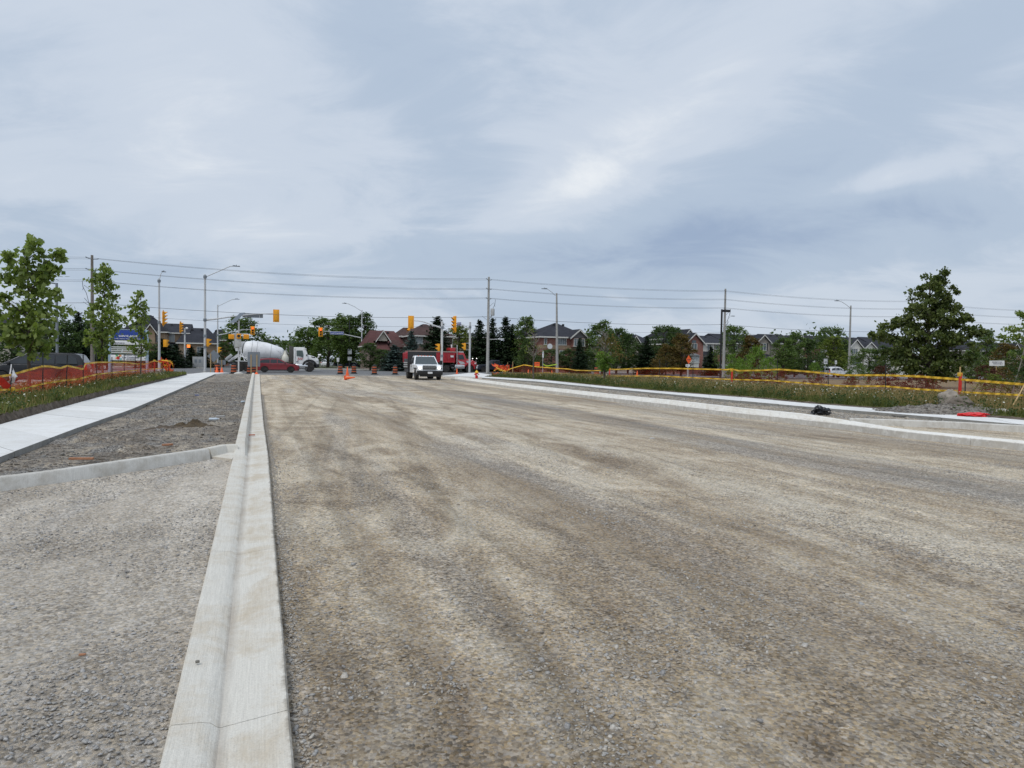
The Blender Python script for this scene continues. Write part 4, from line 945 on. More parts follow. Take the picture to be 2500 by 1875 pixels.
tx('CscMonAvenir.ca', 275.5, 305, 837.2, 3.2, M_LETD); tx('Les Coccinelles', 300, 341, 872.8, 4.0, M_LETD); tx('SERVICE DE GARDE', 303, 338, 868, 1.4, M_LETD); tx('(905) 875-0575', 310, 331, 877, 1.8, M_LETD)
def dot(x, y, r_, m, nm='logo_mark', dy=-.066): c = q(x, y); MB().lathe((c.x, dy, c.z), [(r_ / s, 0), (r_ / s, -.006)], 'Y', 14).build(nm, m, t)
for x, y, cc in ((286.5, 868.3, (.12, .4, .15)), (294.5, 868.3, (.75, .3, .1)), (286, 874.5, (.7, .35, .1)), (295.5, 876.5, (.2, .45, .45))):
    c = q(x, y); MB().box((c.x, -.063, c.z), (6 / s, .006, 4 / s)).build('logo_mark', mat('logo_%d' % int(x * 10), cc, .5), t)
dot(289.5, 874, 4.0, mat('ladybird_red', (.6, .04, .03), .5)); dot(292.3, 870.6, 1.4, M_BLACK, dy=-.076)
for x, y in ((287.8, 873.5), (289.6, 875.6), (291, 873.6)): dot(x, y, .6, M_BLACK, dy=-.076)

# signs on the right
def simple_sign(name, label, x0, x1, y0, y1, Y, m, lines=(), diamond=False, post=M_GALV, basey=None, cat='sign'):
    P = foot((x0 + x1) / 2, Y); t = thing(name, label, cat, P, 0); q = lambda x, y: at(x, y, Y) - P
    cx, cy = (x0 + x1) / 2, (y0 + y1) / 2; cs = [q(cx, y0), q(x1, cy), q(cx, y1), q(x0, cy)] if diamond else [q(x0, y0), q(x1, y0), q(x1, y1), q(x0, y1)]
    th = Vector((0, .02, 0)); mb = MB(); mb.add([c - th for c in cs] + [c + th for c in cs], [(0, 1, 2, 3), (7, 6, 5, 4)] + [(i, (i + 1) % 4, (i + 1) % 4 + 4, i + 4) for i in range(4)]); mb.build('panel', m, t)
    a = q(cx, y0 + 1); MB().tube([(a.x, .05, 0), (a.x, .05, a.z)], .03).build('post', post, t)
    for s_, x, y, hp, wp, mm in lines: c = q(x, y); text(s_, hp / px_m(Y) * 1.35, mm, t, (c.x, -.03, c.z), width=wp / px_m(Y))
    return t
t = simple_sign('work_zone_sign', 'orange diamond construction sign in front of the brick gable house', 1675, 1688, 867, 889, 84, M_ORANGE, [('CONSTRUCTION', 1681.5, 878, 1.8, 8.5, M_LETD)], True)
t = simple_sign('notice_sign', 'small white tab sign below the orange diamond', 1674, 1684, 889.5, 895.2, 83.8, M_WHITEP, [('ROAD', 1678, 892.3, 2, 5, M_LETD)])
simple_sign('work_zone_sign', 'pair of small orange notice boards beneath the bare tree', 1305, 1317.5, 884, 894, 80, M_ORANGE, [('NO EXIT', 1311, 888, 2, 9, M_LETD)], post=M_WOOD)
simple_sign('bus_stop_sign', 'narrow white bus stop sign near the concrete lamp pole', 1324, 1327.4, 856.5, 873, 92, M_WHITEP, [('BUS', 1325.6, 862, 1.4, 2.6, M_BLUE)])
simple_sign('speed_sign', 'white speed limit sign reading 60 beyond the netting', 2011.3, 2019.8, 876, 888.5, 100, M_WHITEP, [('60', 2015.5, 884, 4.6, 5.6, M_LETD), ('MAXIMUM', 2015.5, 878.6, 1.4, 6.6, M_LETD)], cat='sign')
simple_sign('parking_sign', 'narrow white sign behind the white hatchback roof', 2038.3, 2043.3, 880, 888.6, 102, M_WHITEP, [('P', 2040.8, 885, 3, 2, M_LETD)])
simple_sign('parking_sign', 'narrow white sign before the dark porch houses', 1984.8, 1989.6, 876.5, 885.6, 112, M_WHITEP, [('P', 1987, 881, 3, 2, M_LETR)])
t = simple_sign('notice_sign', 'wide white banner sign behind the reddish shrubs', 2415.5, 2452, 880.5, 893, 66, M_WHITEP, [('PROPERTY FOR', 2434, 884.2, 2.2, 24, M_LETD), ('DEVELOPMENT', 2436, 888.4, 2.0, 24, M_LETD)], post=M_WOOD)
# ================================================================== VEHICLES
def wheel(root, x, y, r, wdt, rim_m, spokes=5, side=1):
    o = MB(); o.lathe((0, 0, 0), [(r * .62, -wdt / 2), (r * .92, -wdt / 2), (r, -wdt * .36), (r, wdt * .36), (r * .92, wdt / 2), (r * .62, wdt / 2)], 'Y', 26)
    w = o.build('wheel', M_TYRE, root, smooth=True); w.location = (x, y, r)
    b = MB(); yo = side * wdt * .40
    b.lathe((0, 0, 0), [(r * .64, yo - side * .05), (r * .64, yo), (r * .58, yo), (r * .56, yo - side * .03)], 'Y', 26); b.lathe((0, 0, 0), [(r * .14, yo - side * .06), (r * .13, yo + side * .0)], 'Y', 12)
    if spokes:
        for k in range(spokes):
            a = 2 * math.pi * k / spokes + .3; c = Vector((math.cos(a), 0, math.sin(a))); p = Vector((-math.sin(a), 0, math.cos(a)))
            w0, w1 = r * .09, r * .075; A = Vector((0, yo - side * .015, 0))
            b.add([A + c * r * .1 + p * w0, A + c * r * .1 - p * w0, A + c * r * .6 - p * w1, A + c * r * .6 + p * w1] + [q_ + Vector((0, -side * .03, 0)) for q_ in (A + c * r * .1 + p * w0, A + c * r * .1 - p * w0, A + c * r * .6 - p * w1, A + c * r * .6 + p * w1)],
                  [(0, 1, 2, 3), (0, 4, 5, 1), (2, 6, 7, 3), (1, 5, 6, 2), (0, 3, 7, 4)])
    else: b.lathe((0, 0, 0), [(r * .55, yo - side * .09), (r * .3, yo - side * .02), (r * .2, yo)], 'Y', 20)
    b.build('rim', rim_m, w, smooth=False)
    d = MB(); d.lathe((0, 0, 0), [(r * .6, yo - side * .10), (r * .6, yo - side * .105)], 'Y', 20); d.build('brake_disc', M_BLACK, w)
    return w
def body_prism(name, poly, hw, mat_, root, belt=None, tuck=.0, ends=.12, L=4.5, bev=.05, flare=None):
    """side outline (x,z) given half width; narrows above belt by tuck per metre and towards bonnet and boot in plan"""
    mb = MB(); mb.prism(poly, -hw, hw)
    vs = []
    for x, y, z in mb.v:
        k = 1.0
        e = max(0, abs(x) - .30 * L) / (.20 * L); k -= ends * min(1, e) ** 2
        if belt is not None and z > belt: k -= tuck * (z - belt) / hw
        vs.append((x, y * k, z))
    mb.v = vs; return mb.build(name, mat_, root, bevel=bev, seg=3)
def arch(cx, r, z0, n=9, rev=False):
    a0 = math.asin(min(1, max(-1, (z0 - r * .93) / (r * 1.12))))
    pts = []
    for k in range(n + 1):
        a = (math.pi - a0) + (a0 - (math.pi - a0)) * k / n
        pts.append((cx + r * 1.13 * math.cos(a), r * .95 + r * 1.13 * math.sin(a)))
    return pts[::-1] if rev else pts
def car(name, label, cat, loc, rz, spec, paint, rim=None, group=None, glass=None, detail=True):
    t = thing(name, label, cat, loc, rz, group); S_ = spec; hw = S_['W'] / 2; r = S_['r']; xf, xr = S_['xf'], S_['xr']; L = S_['L']; cl = S_['cl']; glass = glass or M_GLASS
    low = [(x, z) for x, z in S_['low']]          # rear bottom -> over the top -> front bottom
    under = [(low[-1][0] - .02, cl)] + arch(xf, r, cl, rev=True) + arch(xr, r, cl, rev=True) + [(low[0][0] + .02, cl)]
    body_prism('body', low + under, hw, paint, t, belt=S_['belt'] - .12, tuck=.10, L=L)
    u = MB(); u.box(((xf + xr) / 2, 0, cl + .12), (L * .93, hw * 1.84, .2)); 
    for x in (xf, xr): u.box((x, 0, r + .1), (r * 2.2, hw * 1.5, r * 1.5))
    u.build('underbody', M_BLACK, t)
    cab = S_['cab']; belt = S_['belt']; tuck = S_.get('tuck', .32)
    cb = body_prism('cabin', cab, hw - .045, paint, t, belt=belt, tuck=tuck, ends=.06, L=L, bev=.04)
    def yz(z): return (hw - .045) * (1 - tuck * max(0, z - belt) / hw) + .004
    for sd_ in (-1, 1):
        for wnd in S_['win']:
            mb = MB(); n = len(wnd); mb.add([(x, sd_ * (yz(z)), z) for x, z in wnd] + [(x, sd_ * (yz(z) - .03), z) for x, z in wnd], [tuple(range(n))] + [(i, (i + 1) % n, (i + 1) % n + n, i + n) for i in range(n)])
            mb.build('side_window', glass, t)
        for xx in S_.get('seams', ()):
            mb = MB(); mb.box((xx, sd_ * (hw - .004), (belt + cl) / 2 + .08), (.012, .012, belt - cl - .22)); mb.build('door_seam', M_BLACK, t)
            mb = MB(); mb.box((xx + .12 if xx > 0 else xx + .12, sd_ * (hw + .006), belt - .13), (.2, .03, .035)); mb.build('door_handle', paint, t)
        mx, mz = S_['mirror']; MB().box((mx, sd_ * (hw + .10), mz), (.12, .22, .15)).build('wing_mirror', S_.get('mirm', M_BLACK), t, bevel=.03)
    def slab(nm, p0, p1, inset, m_, o=.012):
        (x0, z0), (x1, z1) = p0, p1; d = Vector((x1 - x0, 0, z1 - z0)).normalized(); n = Vector((-d.z, 0, d.x)); n = n if n.x * (1 if x0 > 0 else -1) > 0 else -n
        a, b = Vector((x0, 0, z0)) + d * .05 + n * o, Vector((x1, 0, z1)) - d * .05 + n * o
        ya, yb = yz(a.z) - inset, yz(b.z) - inset
        mb = MB(); pts = [a + Vector((0, -ya, 0)), a + Vector((0, ya, 0)), b + Vector((0, yb, 0)), b + Vector((0, -yb, 0))]
        mb.add(pts + [p - n * .03 for p in pts], [(0, 1, 2, 3)] + [(i, (i + 1) % 4, (i + 1) % 4 + 4, i + 4) for i in range(4)]); mb.build(nm, m_, t)
    slab('windscreen', S_['ws'][0], S_['ws'][1], .06, glass); slab('rear_window', S_['rw'][0], S_['rw'][1], .1, glass)
    for nm, x, z, dx, dy, dz, m_ in S_.get('boxes', ()):
        for sd_ in ((-1, 1) if dy[0] else (0,)):
            MB().box((x, sd_ * dy[0], z), (dx, dy[1], dz)).build(nm, m_, t, bevel=.012)
    for x in (xf, xr):
        for sd_ in (-1, 1): wheel(t, x, sd_ * (hw - .12), r, S_.get('tw', .23), rim or M_RIM, 5 if detail else 0, sd_)
    return t
VAN = dict(L=5.15, W=2.0, r=.35, xf=1.62, xr=-1.46, cl=.2, belt=1.07,
    low=[(-2.52, .3), (-2.56, .75), (-2.50, 1.07), (-2.3, 1.12), (1.15, 1.10), (1.55, 1.07), (2.2, .93), (2.5, .76), (2.58, .55), (2.56, .25)],
    cab=[(-2.50, 1.04), (-2.16, 1.66), (-1.95, 1.74), (-.4, 1.78), (.35, 1.75), (.7, 1.62), (1.75, 1.04)],
    win=[[(-2.10, 1.14), (-2.02, 1.5), (-1.85, 1.6), (-1.02, 1.62), (-1.02, 1.14)], [(-.95, 1.13), (-.95, 1.63), (.05, 1.62), (.05, 1.13)], [(.16, 1.13), (.16, 1.61), (.5, 1.56), (1.35, 1.13)]],
    seams=(.1, -.98), mirror=(1.25, 1.13), ws=((1.72, 1.06), (.70, 1.63)), rw=((-2.50, 1.06), (-2.16, 1.66)), tuck=.25,
    boxes=[('headlight', 2.33, .72, .3, (.74, .36), .18, M_GREYP), ('tail_light', -2.50, 1.0, .1, (.86, .14), .42, M_TAIL), ('bumper', -2.55, .45, .12, (0, 1.7), .2, M_DKMETAL), ('grille', 2.56, .62, .06, (0, .9), .22, M_BLACK), ('roof_rail', -.6, 1.76, 2.6, (.72, .04), .04, M_BLACK), ('licence_plate', -2.6, .72, .02, (0, .5), .16, M_WHITEP)])
SUV = dict(L=4.69, W=1.87, r=.36, xf=1.42, xr=-1.28, cl=.22, belt=1.05,
    low=[(-2.25, .32), (-2.34, .7), (-2.28, 1.0), (-2.1, 1.1), (.9, 1.06), (1.1, 1.06), (1.9, .98), (2.25, .84), (2.33, .62), (2.28, .26)],
    cab=[(-2.22, 1.05), (-1.92, 1.48), (-1.7, 1.6), (-.6, 1.68), (.1, 1.64), (.35, 1.55), (1.15, 1.04)],
    win=[[(-1.85, 1.14), (-1.62, 1.42), (-1.3, 1.5), (-.75, 1.53), (-.75, 1.12)], [(-.68, 1.12), (-.68, 1.53), (-.02, 1.52), (-.02, 1.11)], [(.06, 1.11), (.06, 1.51), (.28, 1.47), (.85, 1.1)]],
    seams=(.02, -.72), mirror=(.82, 1.12), ws=((1.13, 1.06), (.35, 1.56)), rw=((-2.21, 1.08), (-1.92, 1.48)), tuck=.28, mirm=M_BLACK,
    boxes=[('headlight', 2.18, .80, .22, (.66, .36), .13, M_GLASS), ('tail_light', -2.24, .98, .12, (.78, .14), .4, M_TAIL), ('grille', 2.33, .58, .06, (0, 1.1), .3, M_BLACK), ('roof_rail', -.7, 1.70, 1.9, (.62, .04), .05, M_BLACK), ('sill_trim', .08, .30, 2.1, (.92, .04), .12, M_BLACK), ('licence_plate', -2.35, .6, .02, (0, .5), .16, M_WHITEP)])
PICK = dict(L=5.9, W=2.03, r=.41, xf=1.88, xr=-1.78, cl=.38, belt=1.22,
    low=[(-2.92, .55), (-2.95, 1.24), (-1.05, 1.26), (1.0, 1.26), (2.6, 1.17), (2.85, 1.05), (2.95, .8), (2.9, .45)],
    cab=[(-1.0, 1.2), (-.92, 1.86), (-.8, 1.94), (.5, 1.94), (.66, 1.88), (1.32, 1.2)],
    win=[[(-.82, 1.3), (-.78, 1.78), (-.1, 1.8), (-.1, 1.3)], [(0, 1.3), (0, 1.8), (.5, 1.78), (1.0, 1.3)]],
    seams=(-.05,), mirror=(.95, 1.32), ws=((1.3, 1.22), (.66, 1.88)), rw=((-1.0, 1.28), (-.92, 1.82)), tuck=.22,
    boxes=[('headlight', 2.84, .98, .16, (.8, .3), .2, M_WHITEP), ('tail_light', -2.93, 1.05, .06, (.94, .12), .36, M_TAIL), ('grille', 2.93, .92, .06, (0, 1.2), .34, M_CHROME), ('bumper', 2.93, .56, .18, (0, 1.95), .25, M_DKMETAL), ('bumper', -3.0, .56, .16, (0, 1.9), .2, M_CHROME)])
SEDAN = dict(L=4.6, W=1.82, r=.32, xf=1.38, xr=-1.32, cl=.18, belt=.95,
    low=[(-2.2, .3), (-2.3, .7), (-2.2, .98), (-1.5, 1.02), (1.0, .96), (1.9, .82), (2.24, .65), (2.28, .3)],
    cab=[(-1.8, .97), (-1.1, 1.34), (-.6, 1.44), (.1, 1.44), (.3, 1.38), (1.2, .93)],
    win=[[(-1.35, 1.02), (-.95, 1.29), (-.35, 1.35), (-.35, 1.0)], [(-.28, 1.0), (-.28, 1.35), (.18, 1.32), (.85, .99)]],
    seams=(-.3,), mirror=(.75, 1.02), ws=((1.18, .95), (.3, 1.38)), rw=((-1.78, .99), (-1.1, 1.34)), tuck=.3,
    boxes=[('headlight', 2.16, .66, .2, (.62, .34), .12, M_GLASS), ('tail_light', -2.22, .84, .1, (.7, .3), .14, M_TAIL)])
pn = lambda n, c, coat=.6: mat(n, c, .35, .0, var=.04, coat=coat, dirt=((.16, .14, .12), 2.0, .12))
P_VAN = pn('dark_graphite_paint', (.010, .012, .016), .25); P_SUV = pn('dark_red_paint', (.23, .010, .02)); P_NAVY = pn('navy_paint', (.012, .016, .032)); P_WHT = pn('white_car_paint', (.80, .81, .83)); P_SIL = pn('silver_paint', (.35, .36, .38)); P_GRY = pn('black_car_paint', (.02, .02, .022))
v = car('minivan', 'dark graphite minivan parked behind the orange netting', 'minivan', foot(98, 40.0, .02), CROSS + math.pi, VAN, P_VAN); v.scale = (1, 1, 1)
v = car('suv', 'dark red estate car passing in front of the cement mixer', 'car', foot(676, 80.5, .02), CROSS, SUV, P_SUV, M_RIMD); v.scale = (1.08, 1, 1)
v = car('pickup_truck', 'navy pickup parked beyond the orange tangle by the dark conifers', 'pickup truck', foot(1203, 110, .02), CROSS + math.pi, PICK, P_NAVY); 
v = car('hatchback_car', 'white hatchback parked beside the concrete lamp pole', 'car', foot(2041, 106, .02), CROSS, dict(SUV, W=1.8), P_WHT, M_RIMD, detail=False); v.scale = (.9, 1, .98)
v = car('parked_car', 'grey car mostly hidden behind the white hatchback', 'car', foot(2036, 114, .1), CROSS, SUV, P_SIL, detail=False)
v = car('parked_car', 'silver car parked in the driveway of the brick gable house', 'car', foot(1757, 112, .1), CROSS + math.pi, dict(SUV), P_SIL, detail=False); v.scale = (.9, 1, 1)
v = car('parked_car', 'black car parked under the porch houses', 'car', foot(1945, 118, .1), CROSS + .3, SEDAN, P_GRY, detail=False)
v = car('parked_car', 'silver car parked under the big trees beyond the far road', 'car', foot(799, 152, .1), CROSS + 1.2, SEDAN, P_WHT, detail=False)
v = car('parked_car', 'navy car parked behind the striped barrels', 'car', foot(843, 138, .1), CROSS, SUV, pn('navy_car', (.02, .03, .06)), detail=False)
v = car('parked_car', 'dark car half hidden by leaves beside the blue spruces', 'car', foot(893, 140, .1), CROSS, SEDAN, P_GRY, detail=False)

# ---- cement mixer
P = foot(664, 87, .02); t = thing('cement_mixer_truck', 'white cement mixer truck crossing behind the red car', 'truck', P, CROSS); s = F_PX / 87
def lx(px, py=895):
    q = on_plane(px, py, P, CROSS) - P; return Vector((q.x, q.y, 0)).dot(RU)
def lz(py, px=664): return on_plane(px, py, P, CROSS).z - P.z
P_TRK = mat('truck_white', (.82, .82, .81), .4, var=.04, coat=.4, dirt=((.45, .43, .4), 1.2, .25))
M_DRUM = mat('drum_white', (.76, .77, .78), .5, var=.05, vscale=2, dirt=((.42, .41, .40), .9, .45))
a0, a1 = Vector((lx(594), 0, 2.75)), Vector((lx(694), 0, 2.15)); ax = (a1 - a0); Ld = ax.length; ax.normalize()
prof = [(0, .72), (.04, 1.0), (.12, 1.12), (.32, 1.26), (.55, 1.22), (.8, .98), (.93, .82), (.985, .55), (1.0, .2)]
mb = MB(); n = 40; vs = []; y_ = Vector((0, 1, 0)); z_ = ax.cross(y_)
for f, r_ in prof:
    c = a0 + ax * (Ld * f)
    for k in range(n): an = 2 * math.pi * k / n; vs.append(c + y_ * (r_ * math.cos(an)) + z_ * (r_ * math.sin(an)))
fs = [(i * n + k, i * n + (k + 1) % n, (i + 1) * n + (k + 1) % n, (i + 1) * n + k) for i in range(len(prof) - 1) for k in range(n)] + [tuple(range(n)), tuple((len(prof) - 1) * n + k for k in range(n))]
mb.add(vs, fs); drum = mb.build('drum', M_DRUM, t, smooth=True)
for f, r_ in ((.2, 1.195), (.32, 1.268), (.66, 1.125)):
    c = a0 + ax * (Ld * f); m2 = MB(); vs = []
    for dz, rr_ in ((-.02, r_), (0, r_ + .012), (.02, r_)):
        for k in range(n): an = 2 * math.pi * k / n; vs.append(c + ax * dz + y_ * (rr_ * math.cos(an)) + z_ * (rr_ * math.sin(an)))
    m2.add(vs, [(i * n + k, i * n + (k + 1) % n, (i + 1) * n + (k + 1) % n, (i + 1) * n + k) for i in range(2) for k in range(n)]); m2.build('weld_ring', M_GREYP, drum)
# round printed emblem on the drum
c = a0 + ax * (Ld * .84); m2 = MB()
for k in range(12):
    an = 2 * math.pi * k / 12; u_ = math.cos(an) * .42; w_ = math.sin(an) * .42
    rr_ = .93 - .35 * (u_ / Ld)
    th_ = -(w_) / rr_ * 1.0 - .12; q_ = c + ax * u_ + y_ * (-(rr_ + .012) * math.cos(th_)) + z_ * ((rr_ + .012) * math.sin(th_)); m2.box(q_, (.12, .02, .05), ry=-an)
m2.build('emblem', mat('emblem_grey', (.3, .32, .36), .6), drum)
MB().box((lx(655), 0, 1.02), (9.4, .8, .26)).build('chassis', M_DKMETAL, t)
MB().box((lx(600), 0, 1.26), (2.3, 2.4, .07)).build('rear_deck', P_TRK, t)
MB().box((lx(600), 0, .98), (2.2, 2.3, .42)).build('rear_fender', M_BLACK, t)
for sd_ in (-1, 1):
    m2 = MB(); m2.tube([(lx(585), sd_ * .9, 1.3), (lx(590), sd_ * .8, 2.7)], .05); m2.tube([(lx(598), sd_ * .9, 1.3), (lx(588), sd_ * .8, 2.5)], .05); m2.tube([(lx(607), sd_ * .95, 1.3), (lx(588), sd_ * .95, 2.0)], .04); m2.tube([(lx(585), sd_ * 1, 1.9), (lx(607), sd_ * 1, 1.55)], .03)
    m2.build('support_frame', P_TRK, t)
# hopper and chutes
m2 = MB(); m2.lathe((lx(583), 0, 3.1), [(.38, -.6), (.5, -.1), (.75, .55), (.78, .62)], n=18); m2.build('hopper', P_TRK, t, smooth=True)
def chute(name, p0, p1, r_, m_):
    p0, p1 = Vector(p0), Vector(p1); d = (p1 - p0).normalized(); sdv = Vector((0, 1, 0)); upv = d.cross(sdv); mb = MB(); vs = []; K = 11
    for p in (p0, p1):
        for rr_ in (r_, r_ - .04):
            for k in range(K): an = math.pi * k / (K - 1); vs.append(p + sdv * (rr_ * math.cos(an)) + upv * (rr_ * math.sin(an)))
    fs = []
    for k in range(K - 1): fs += [(k, k + 1, 2 * K + k + 1, 2 * K + k), (K + k, K + k + 1, 3 * K + k + 1, 3 * K + k), (k, k + 1, K + k + 1, K + k), (2 * K + k, 2 * K + k + 1, 3 * K + k + 1, 3 * K + k)]
    mb.add(vs, fs); return mb.build(name, m_, t, smooth=True)
chute('chute', (lx(582), 0, 2.25), (lx(556), 0, 1.25), .34, P_TRK); chute('fold_over_chute', (lx(563), -.15, 2.15), (lx(549), -.15, 1.5), .36, P_TRK)
m2 = MB(); m2.tube([(lx(563), 0, 1.7), (lx(577), 0, 1.2)], .05); m2.build('chute_ram', M_GREYP, t)
# water tank, stack and cab
m2 = MB(); m2.lathe((lx(696), -.65, 1.75), [(.15, -.55), (.42, -.5), (.48, -.25), (.44, .1), (.3, .35), (.2, .5), (.12, .9)], n=18); m2.build('water_tank', mat('tank_plastic', (.62, .60, .52), .5), t, smooth=True)
m2 = MB(); m2.tube([(lx(704), -.3, 2.2), (lx(697), -.3, 2.75), (lx(700), -.3, 3.0)], .12); m2.build('hose', M_GREYP, t, smooth=True)
MB().box((lx(710.5), 0, 2.25), (.45, 1.9, 2.0)).build('exhaust_stack_guard', mat('stack_grey', (.09, .085, .075), .5, .3), t, bevel=.04)
cx0, cx1 = lx(716), lx(746)
cab = [(cx0, 1.0), (cx0, 2.95), (cx0 + .08, 3.12), (lx(741), 3.12), (lx(745), 3.0), (lx(750), 2.15), (lx(750), .95)]
body_prism('cab', cab, 1.12, P_TRK, t, belt=2.0, tuck=.1, ends=0, L=20, bev=.05)
hood = [(lx(748), 1.05), (lx(748), 2.18), (lx(755), 2.13), (lx(765), 1.98), (lx(774), 1.72), (lx(776.5), 1.5), (lx(777), .95), (lx(770), .95)]
body_prism('bonnet', hood, .92, P_TRK, t, ends=0, L=20, bev=.08)
m2 = MB(); m2.prism([(lx(741.5), 3.04), (lx(746.5), 3.0), (lx(747.5), 2.88), (lx(742), 2.95)], -1.1, 1.1); m2.build('sun_visor', P_TRK, t)
for sd_ in (-1, 1):
    y = sd_ * 1.115
    wn = [(lx(723), 2.0), (lx(723), 2.72), (lx(737.5), 2.72), (lx(739.5), 2.15), (lx(738.5), 1.8), (lx(731), 1.98)]
    m2 = MB(); n = len(wn); m2.add([(x, y - sd_ * .03 * max(0, z - 2) , z) for x, z in wn], [tuple(range(n))]); wo_ = m2.build('side_window', M_GLASSG, t); wo_.location.y = sd_ * .012
    MB().box((lx(719.5), y, 2.0), (.02, .02, 1.9)).build('door_seam', M_BLACK, t)
    MB().box((lx(763), sd_ * .92, 1.88), (.5, .03, .12), ry=R(12)).build('bonnet_vent', M_BLACK, t); MB().box((lx(747.5), sd_ * 1.13, 2.12), (.15, .03, .2)).build('intake_vent', M_BLACK, t)
    af = []; cw = lx(754.5)
    for k in range(11): a_ = R(-8 + 172 * k / 10); af.append((cw + .98 * math.cos(a_), .62 + .98 * math.sin(a_)))
    for k in range(10, -1, -1): a_ = R(-8 + 172 * k / 10); af.append((cw + .76 * math.cos(a_), .62 + .72 * math.sin(a_)))
    m2 = MB(); m2.prism(af, sd_ * .78, sd_ * 1.22); m2.build('front_fender', M_BLACK, t, bevel=.03)
    MB().box((lx(773.5), sd_ * .78, 1.45), (.3, .34, .3)).build('headlight', M_WHITEP, t, bevel=.04)
    m2 = MB(); m2.tube([(lx(776), sd_ * .85, 1.75), (lx(779.5), sd_ * 1.0, 2.1)], .03); m2.lathe((lx(780), sd_ * 1.0, 2.18), [(.05, -.14), (.14, 0), (.05, .14)], n=10); m2.build('fender_mirror', P_TRK, t)
    m2 = MB(); m2.lathe((lx(735), sd_ * .9, .72), [(.32, -.75), (.34, -.7), (.34, .7), (.32, .75)], 'X', 18); m2.build('fuel_tank', M_CHROME, t, smooth=True)
    MB().box((lx(735), sd_ * 1.15, .35), (1.3, .25, .05)).build('step', M_GREYP, t)
    MB().box((lx(724.5), sd_ * 1.135, 1.27), (.3, .01, .12)).build('badge', M_SIGNBACK, t, bevel=.004)
text('JW', .42, M_LETR, t, (lx(732), -1.14, 1.62), width=.72)
MB().box((lx(775), 0, .8), (.3, 2.3, .42)).build('bumper', M_BLACK, t, bevel=.06)
for x in (587.5, 600.8):
    for sd_ in (-1, 1): wheel(t, lx(x) + (0.0 if x < 590 else .1), sd_ * 1.0, .58, .5, M_RIM, 0, sd_)
for sd_ in (-1, 1): wheel(t, lx(754.5), sd_ * 1.0, .62, .42, M_RIM, 0, sd_); 

# ---- red dump truck
P = foot(1072, 100, .02); t = thing('dump_truck', 'red tri-axle dump truck behind the white pickup', 'truck', P, CROSS)
def lx(px, py=895):
    q = on_plane(px, py, P, CROSS) - P; return Vector((q.x, q.y, 0)).dot(RU)
def lz(py): return (at(1072, py, 100).z)
P_RED = pn('truck_red', (.45, .014, .022)); P_RED2 = mat('truck_red_dull', (.38, .016, .026), .5, var=.1, dirt=((.3, .12, .11), 2, .25)); M_BEIGE = mat('faded_tarp_rail', (.42, .33, .28), .7)
zb, zt_ = lz(885), lz(859.5)
x0, x1 = lx(987.5), lx(1105.5)
m2 = MB(); m2.prism([(x0 + .5, zb - .02), (x0 + .5, zt_), (x1, zt_), (x1, zb)], -1.25, 1.25); m2.build('dump_box', P_RED2, t, bevel=.03)
m2 = MB(); m2.prism([(x0, zb - .1), (x0 - .05, zt_ - .25), (x0 + .38, zt_ - .12), (x0 + .42, zb)], -1.2, 1.2); m2.build('tailgate', P_RED2, t, bevel=.03)
for sd_ in (-1, 1):
    MB().box(((x0 + x1) / 2 + .2, sd_ * 1.27, zt_ + .02), (x1 - x0 - .2, .1, .12)).build('top_rail', M_BEIGE, t)
    for k in range(7): MB().box((x0 + .9 + k * (x1 - x0 - 1.2) / 6, sd_ * 1.29, (zb + zt_) / 2 - .1), (.09, .08, zt_ - zb - .3)).build('side_rib', P_RED2, t)
    MB().box(((x0 + x1) / 2 + .2, sd_ * 1.3, zb + .08), (x1 - x0 - .5, .1, .12)).build('bottom_rail', P_RED, t)
MB().box((lx(1035), -1.34, zt_ - .34), (.34, .02, .28)).build('panel_sign', M_WHITEP, t)
text('26', .2, M_LETR, t, (lx(1035), -1.36, zt_ - .34), width=.24)
MB().box((lx(1097.5), -1.34, zb + .9), (.45, .02, .28)).build('panel_sign', M_WHITEP, t)
MB().box((lx(1100.5), 0, zt_ + .28), (.75, 2.3, .7)).build('cab_shield', P_RED, t, bevel=.04); MB().box((lx(1098), 0, zt_ + .1), (.5, 2.0, .3)).build('tarp_housing', M_BLACK, t)
MB().tube([(lx(1100), -.6, zt_ + .6), (lx(1098.5), -.6, zt_ + 1.1)], .09, 10).build('tarp_motor', M_WHITE, t)
MB().tube([(lx(1111), -1.0, 1.0), (lx(1111), -1.0, lz(842))], .09, 10).build('exhaust_stack', M_CHROME, t, smooth=True)
MB().box((lx(1075), 0, .95), (9.2, .8, .3)).build('chassis', M_DKMETAL, t)
cabp = [(lx(1112.5), .85), (lx(1112.5), 2.7), (lx(1115), 2.92), (lx(1127), 2.92), (lx(1129.5), 2.72), (lx(1133), 2.0), (lx(1133), .85)]
body_prism('cab', cabp, 1.08, P_RED, t, belt=1.8, tuck=.12, ends=0, L=20, bev=.05)
hd = [(lx(1131), .95), (lx(1131), 2.05), (lx(1140), 1.95), (lx(1152), 1.75), (lx(1158), 1.5), (lx(1160.5), .95)]
body_prism('bonnet', hd, .9, P_RED, t, ends=0, L=20, bev=.1)
MB().box((lx(1121.5), 0, 3.0), (.75, 1.9, .12)).build('roof_lights', M_WHITEP, t, bevel=.03)
for k in range(5): MB().box((lx(1127), -.7 + .35 * k, 3.0), (.1, .12, .08)).build('marker_lamp', M_ORANGE, t)
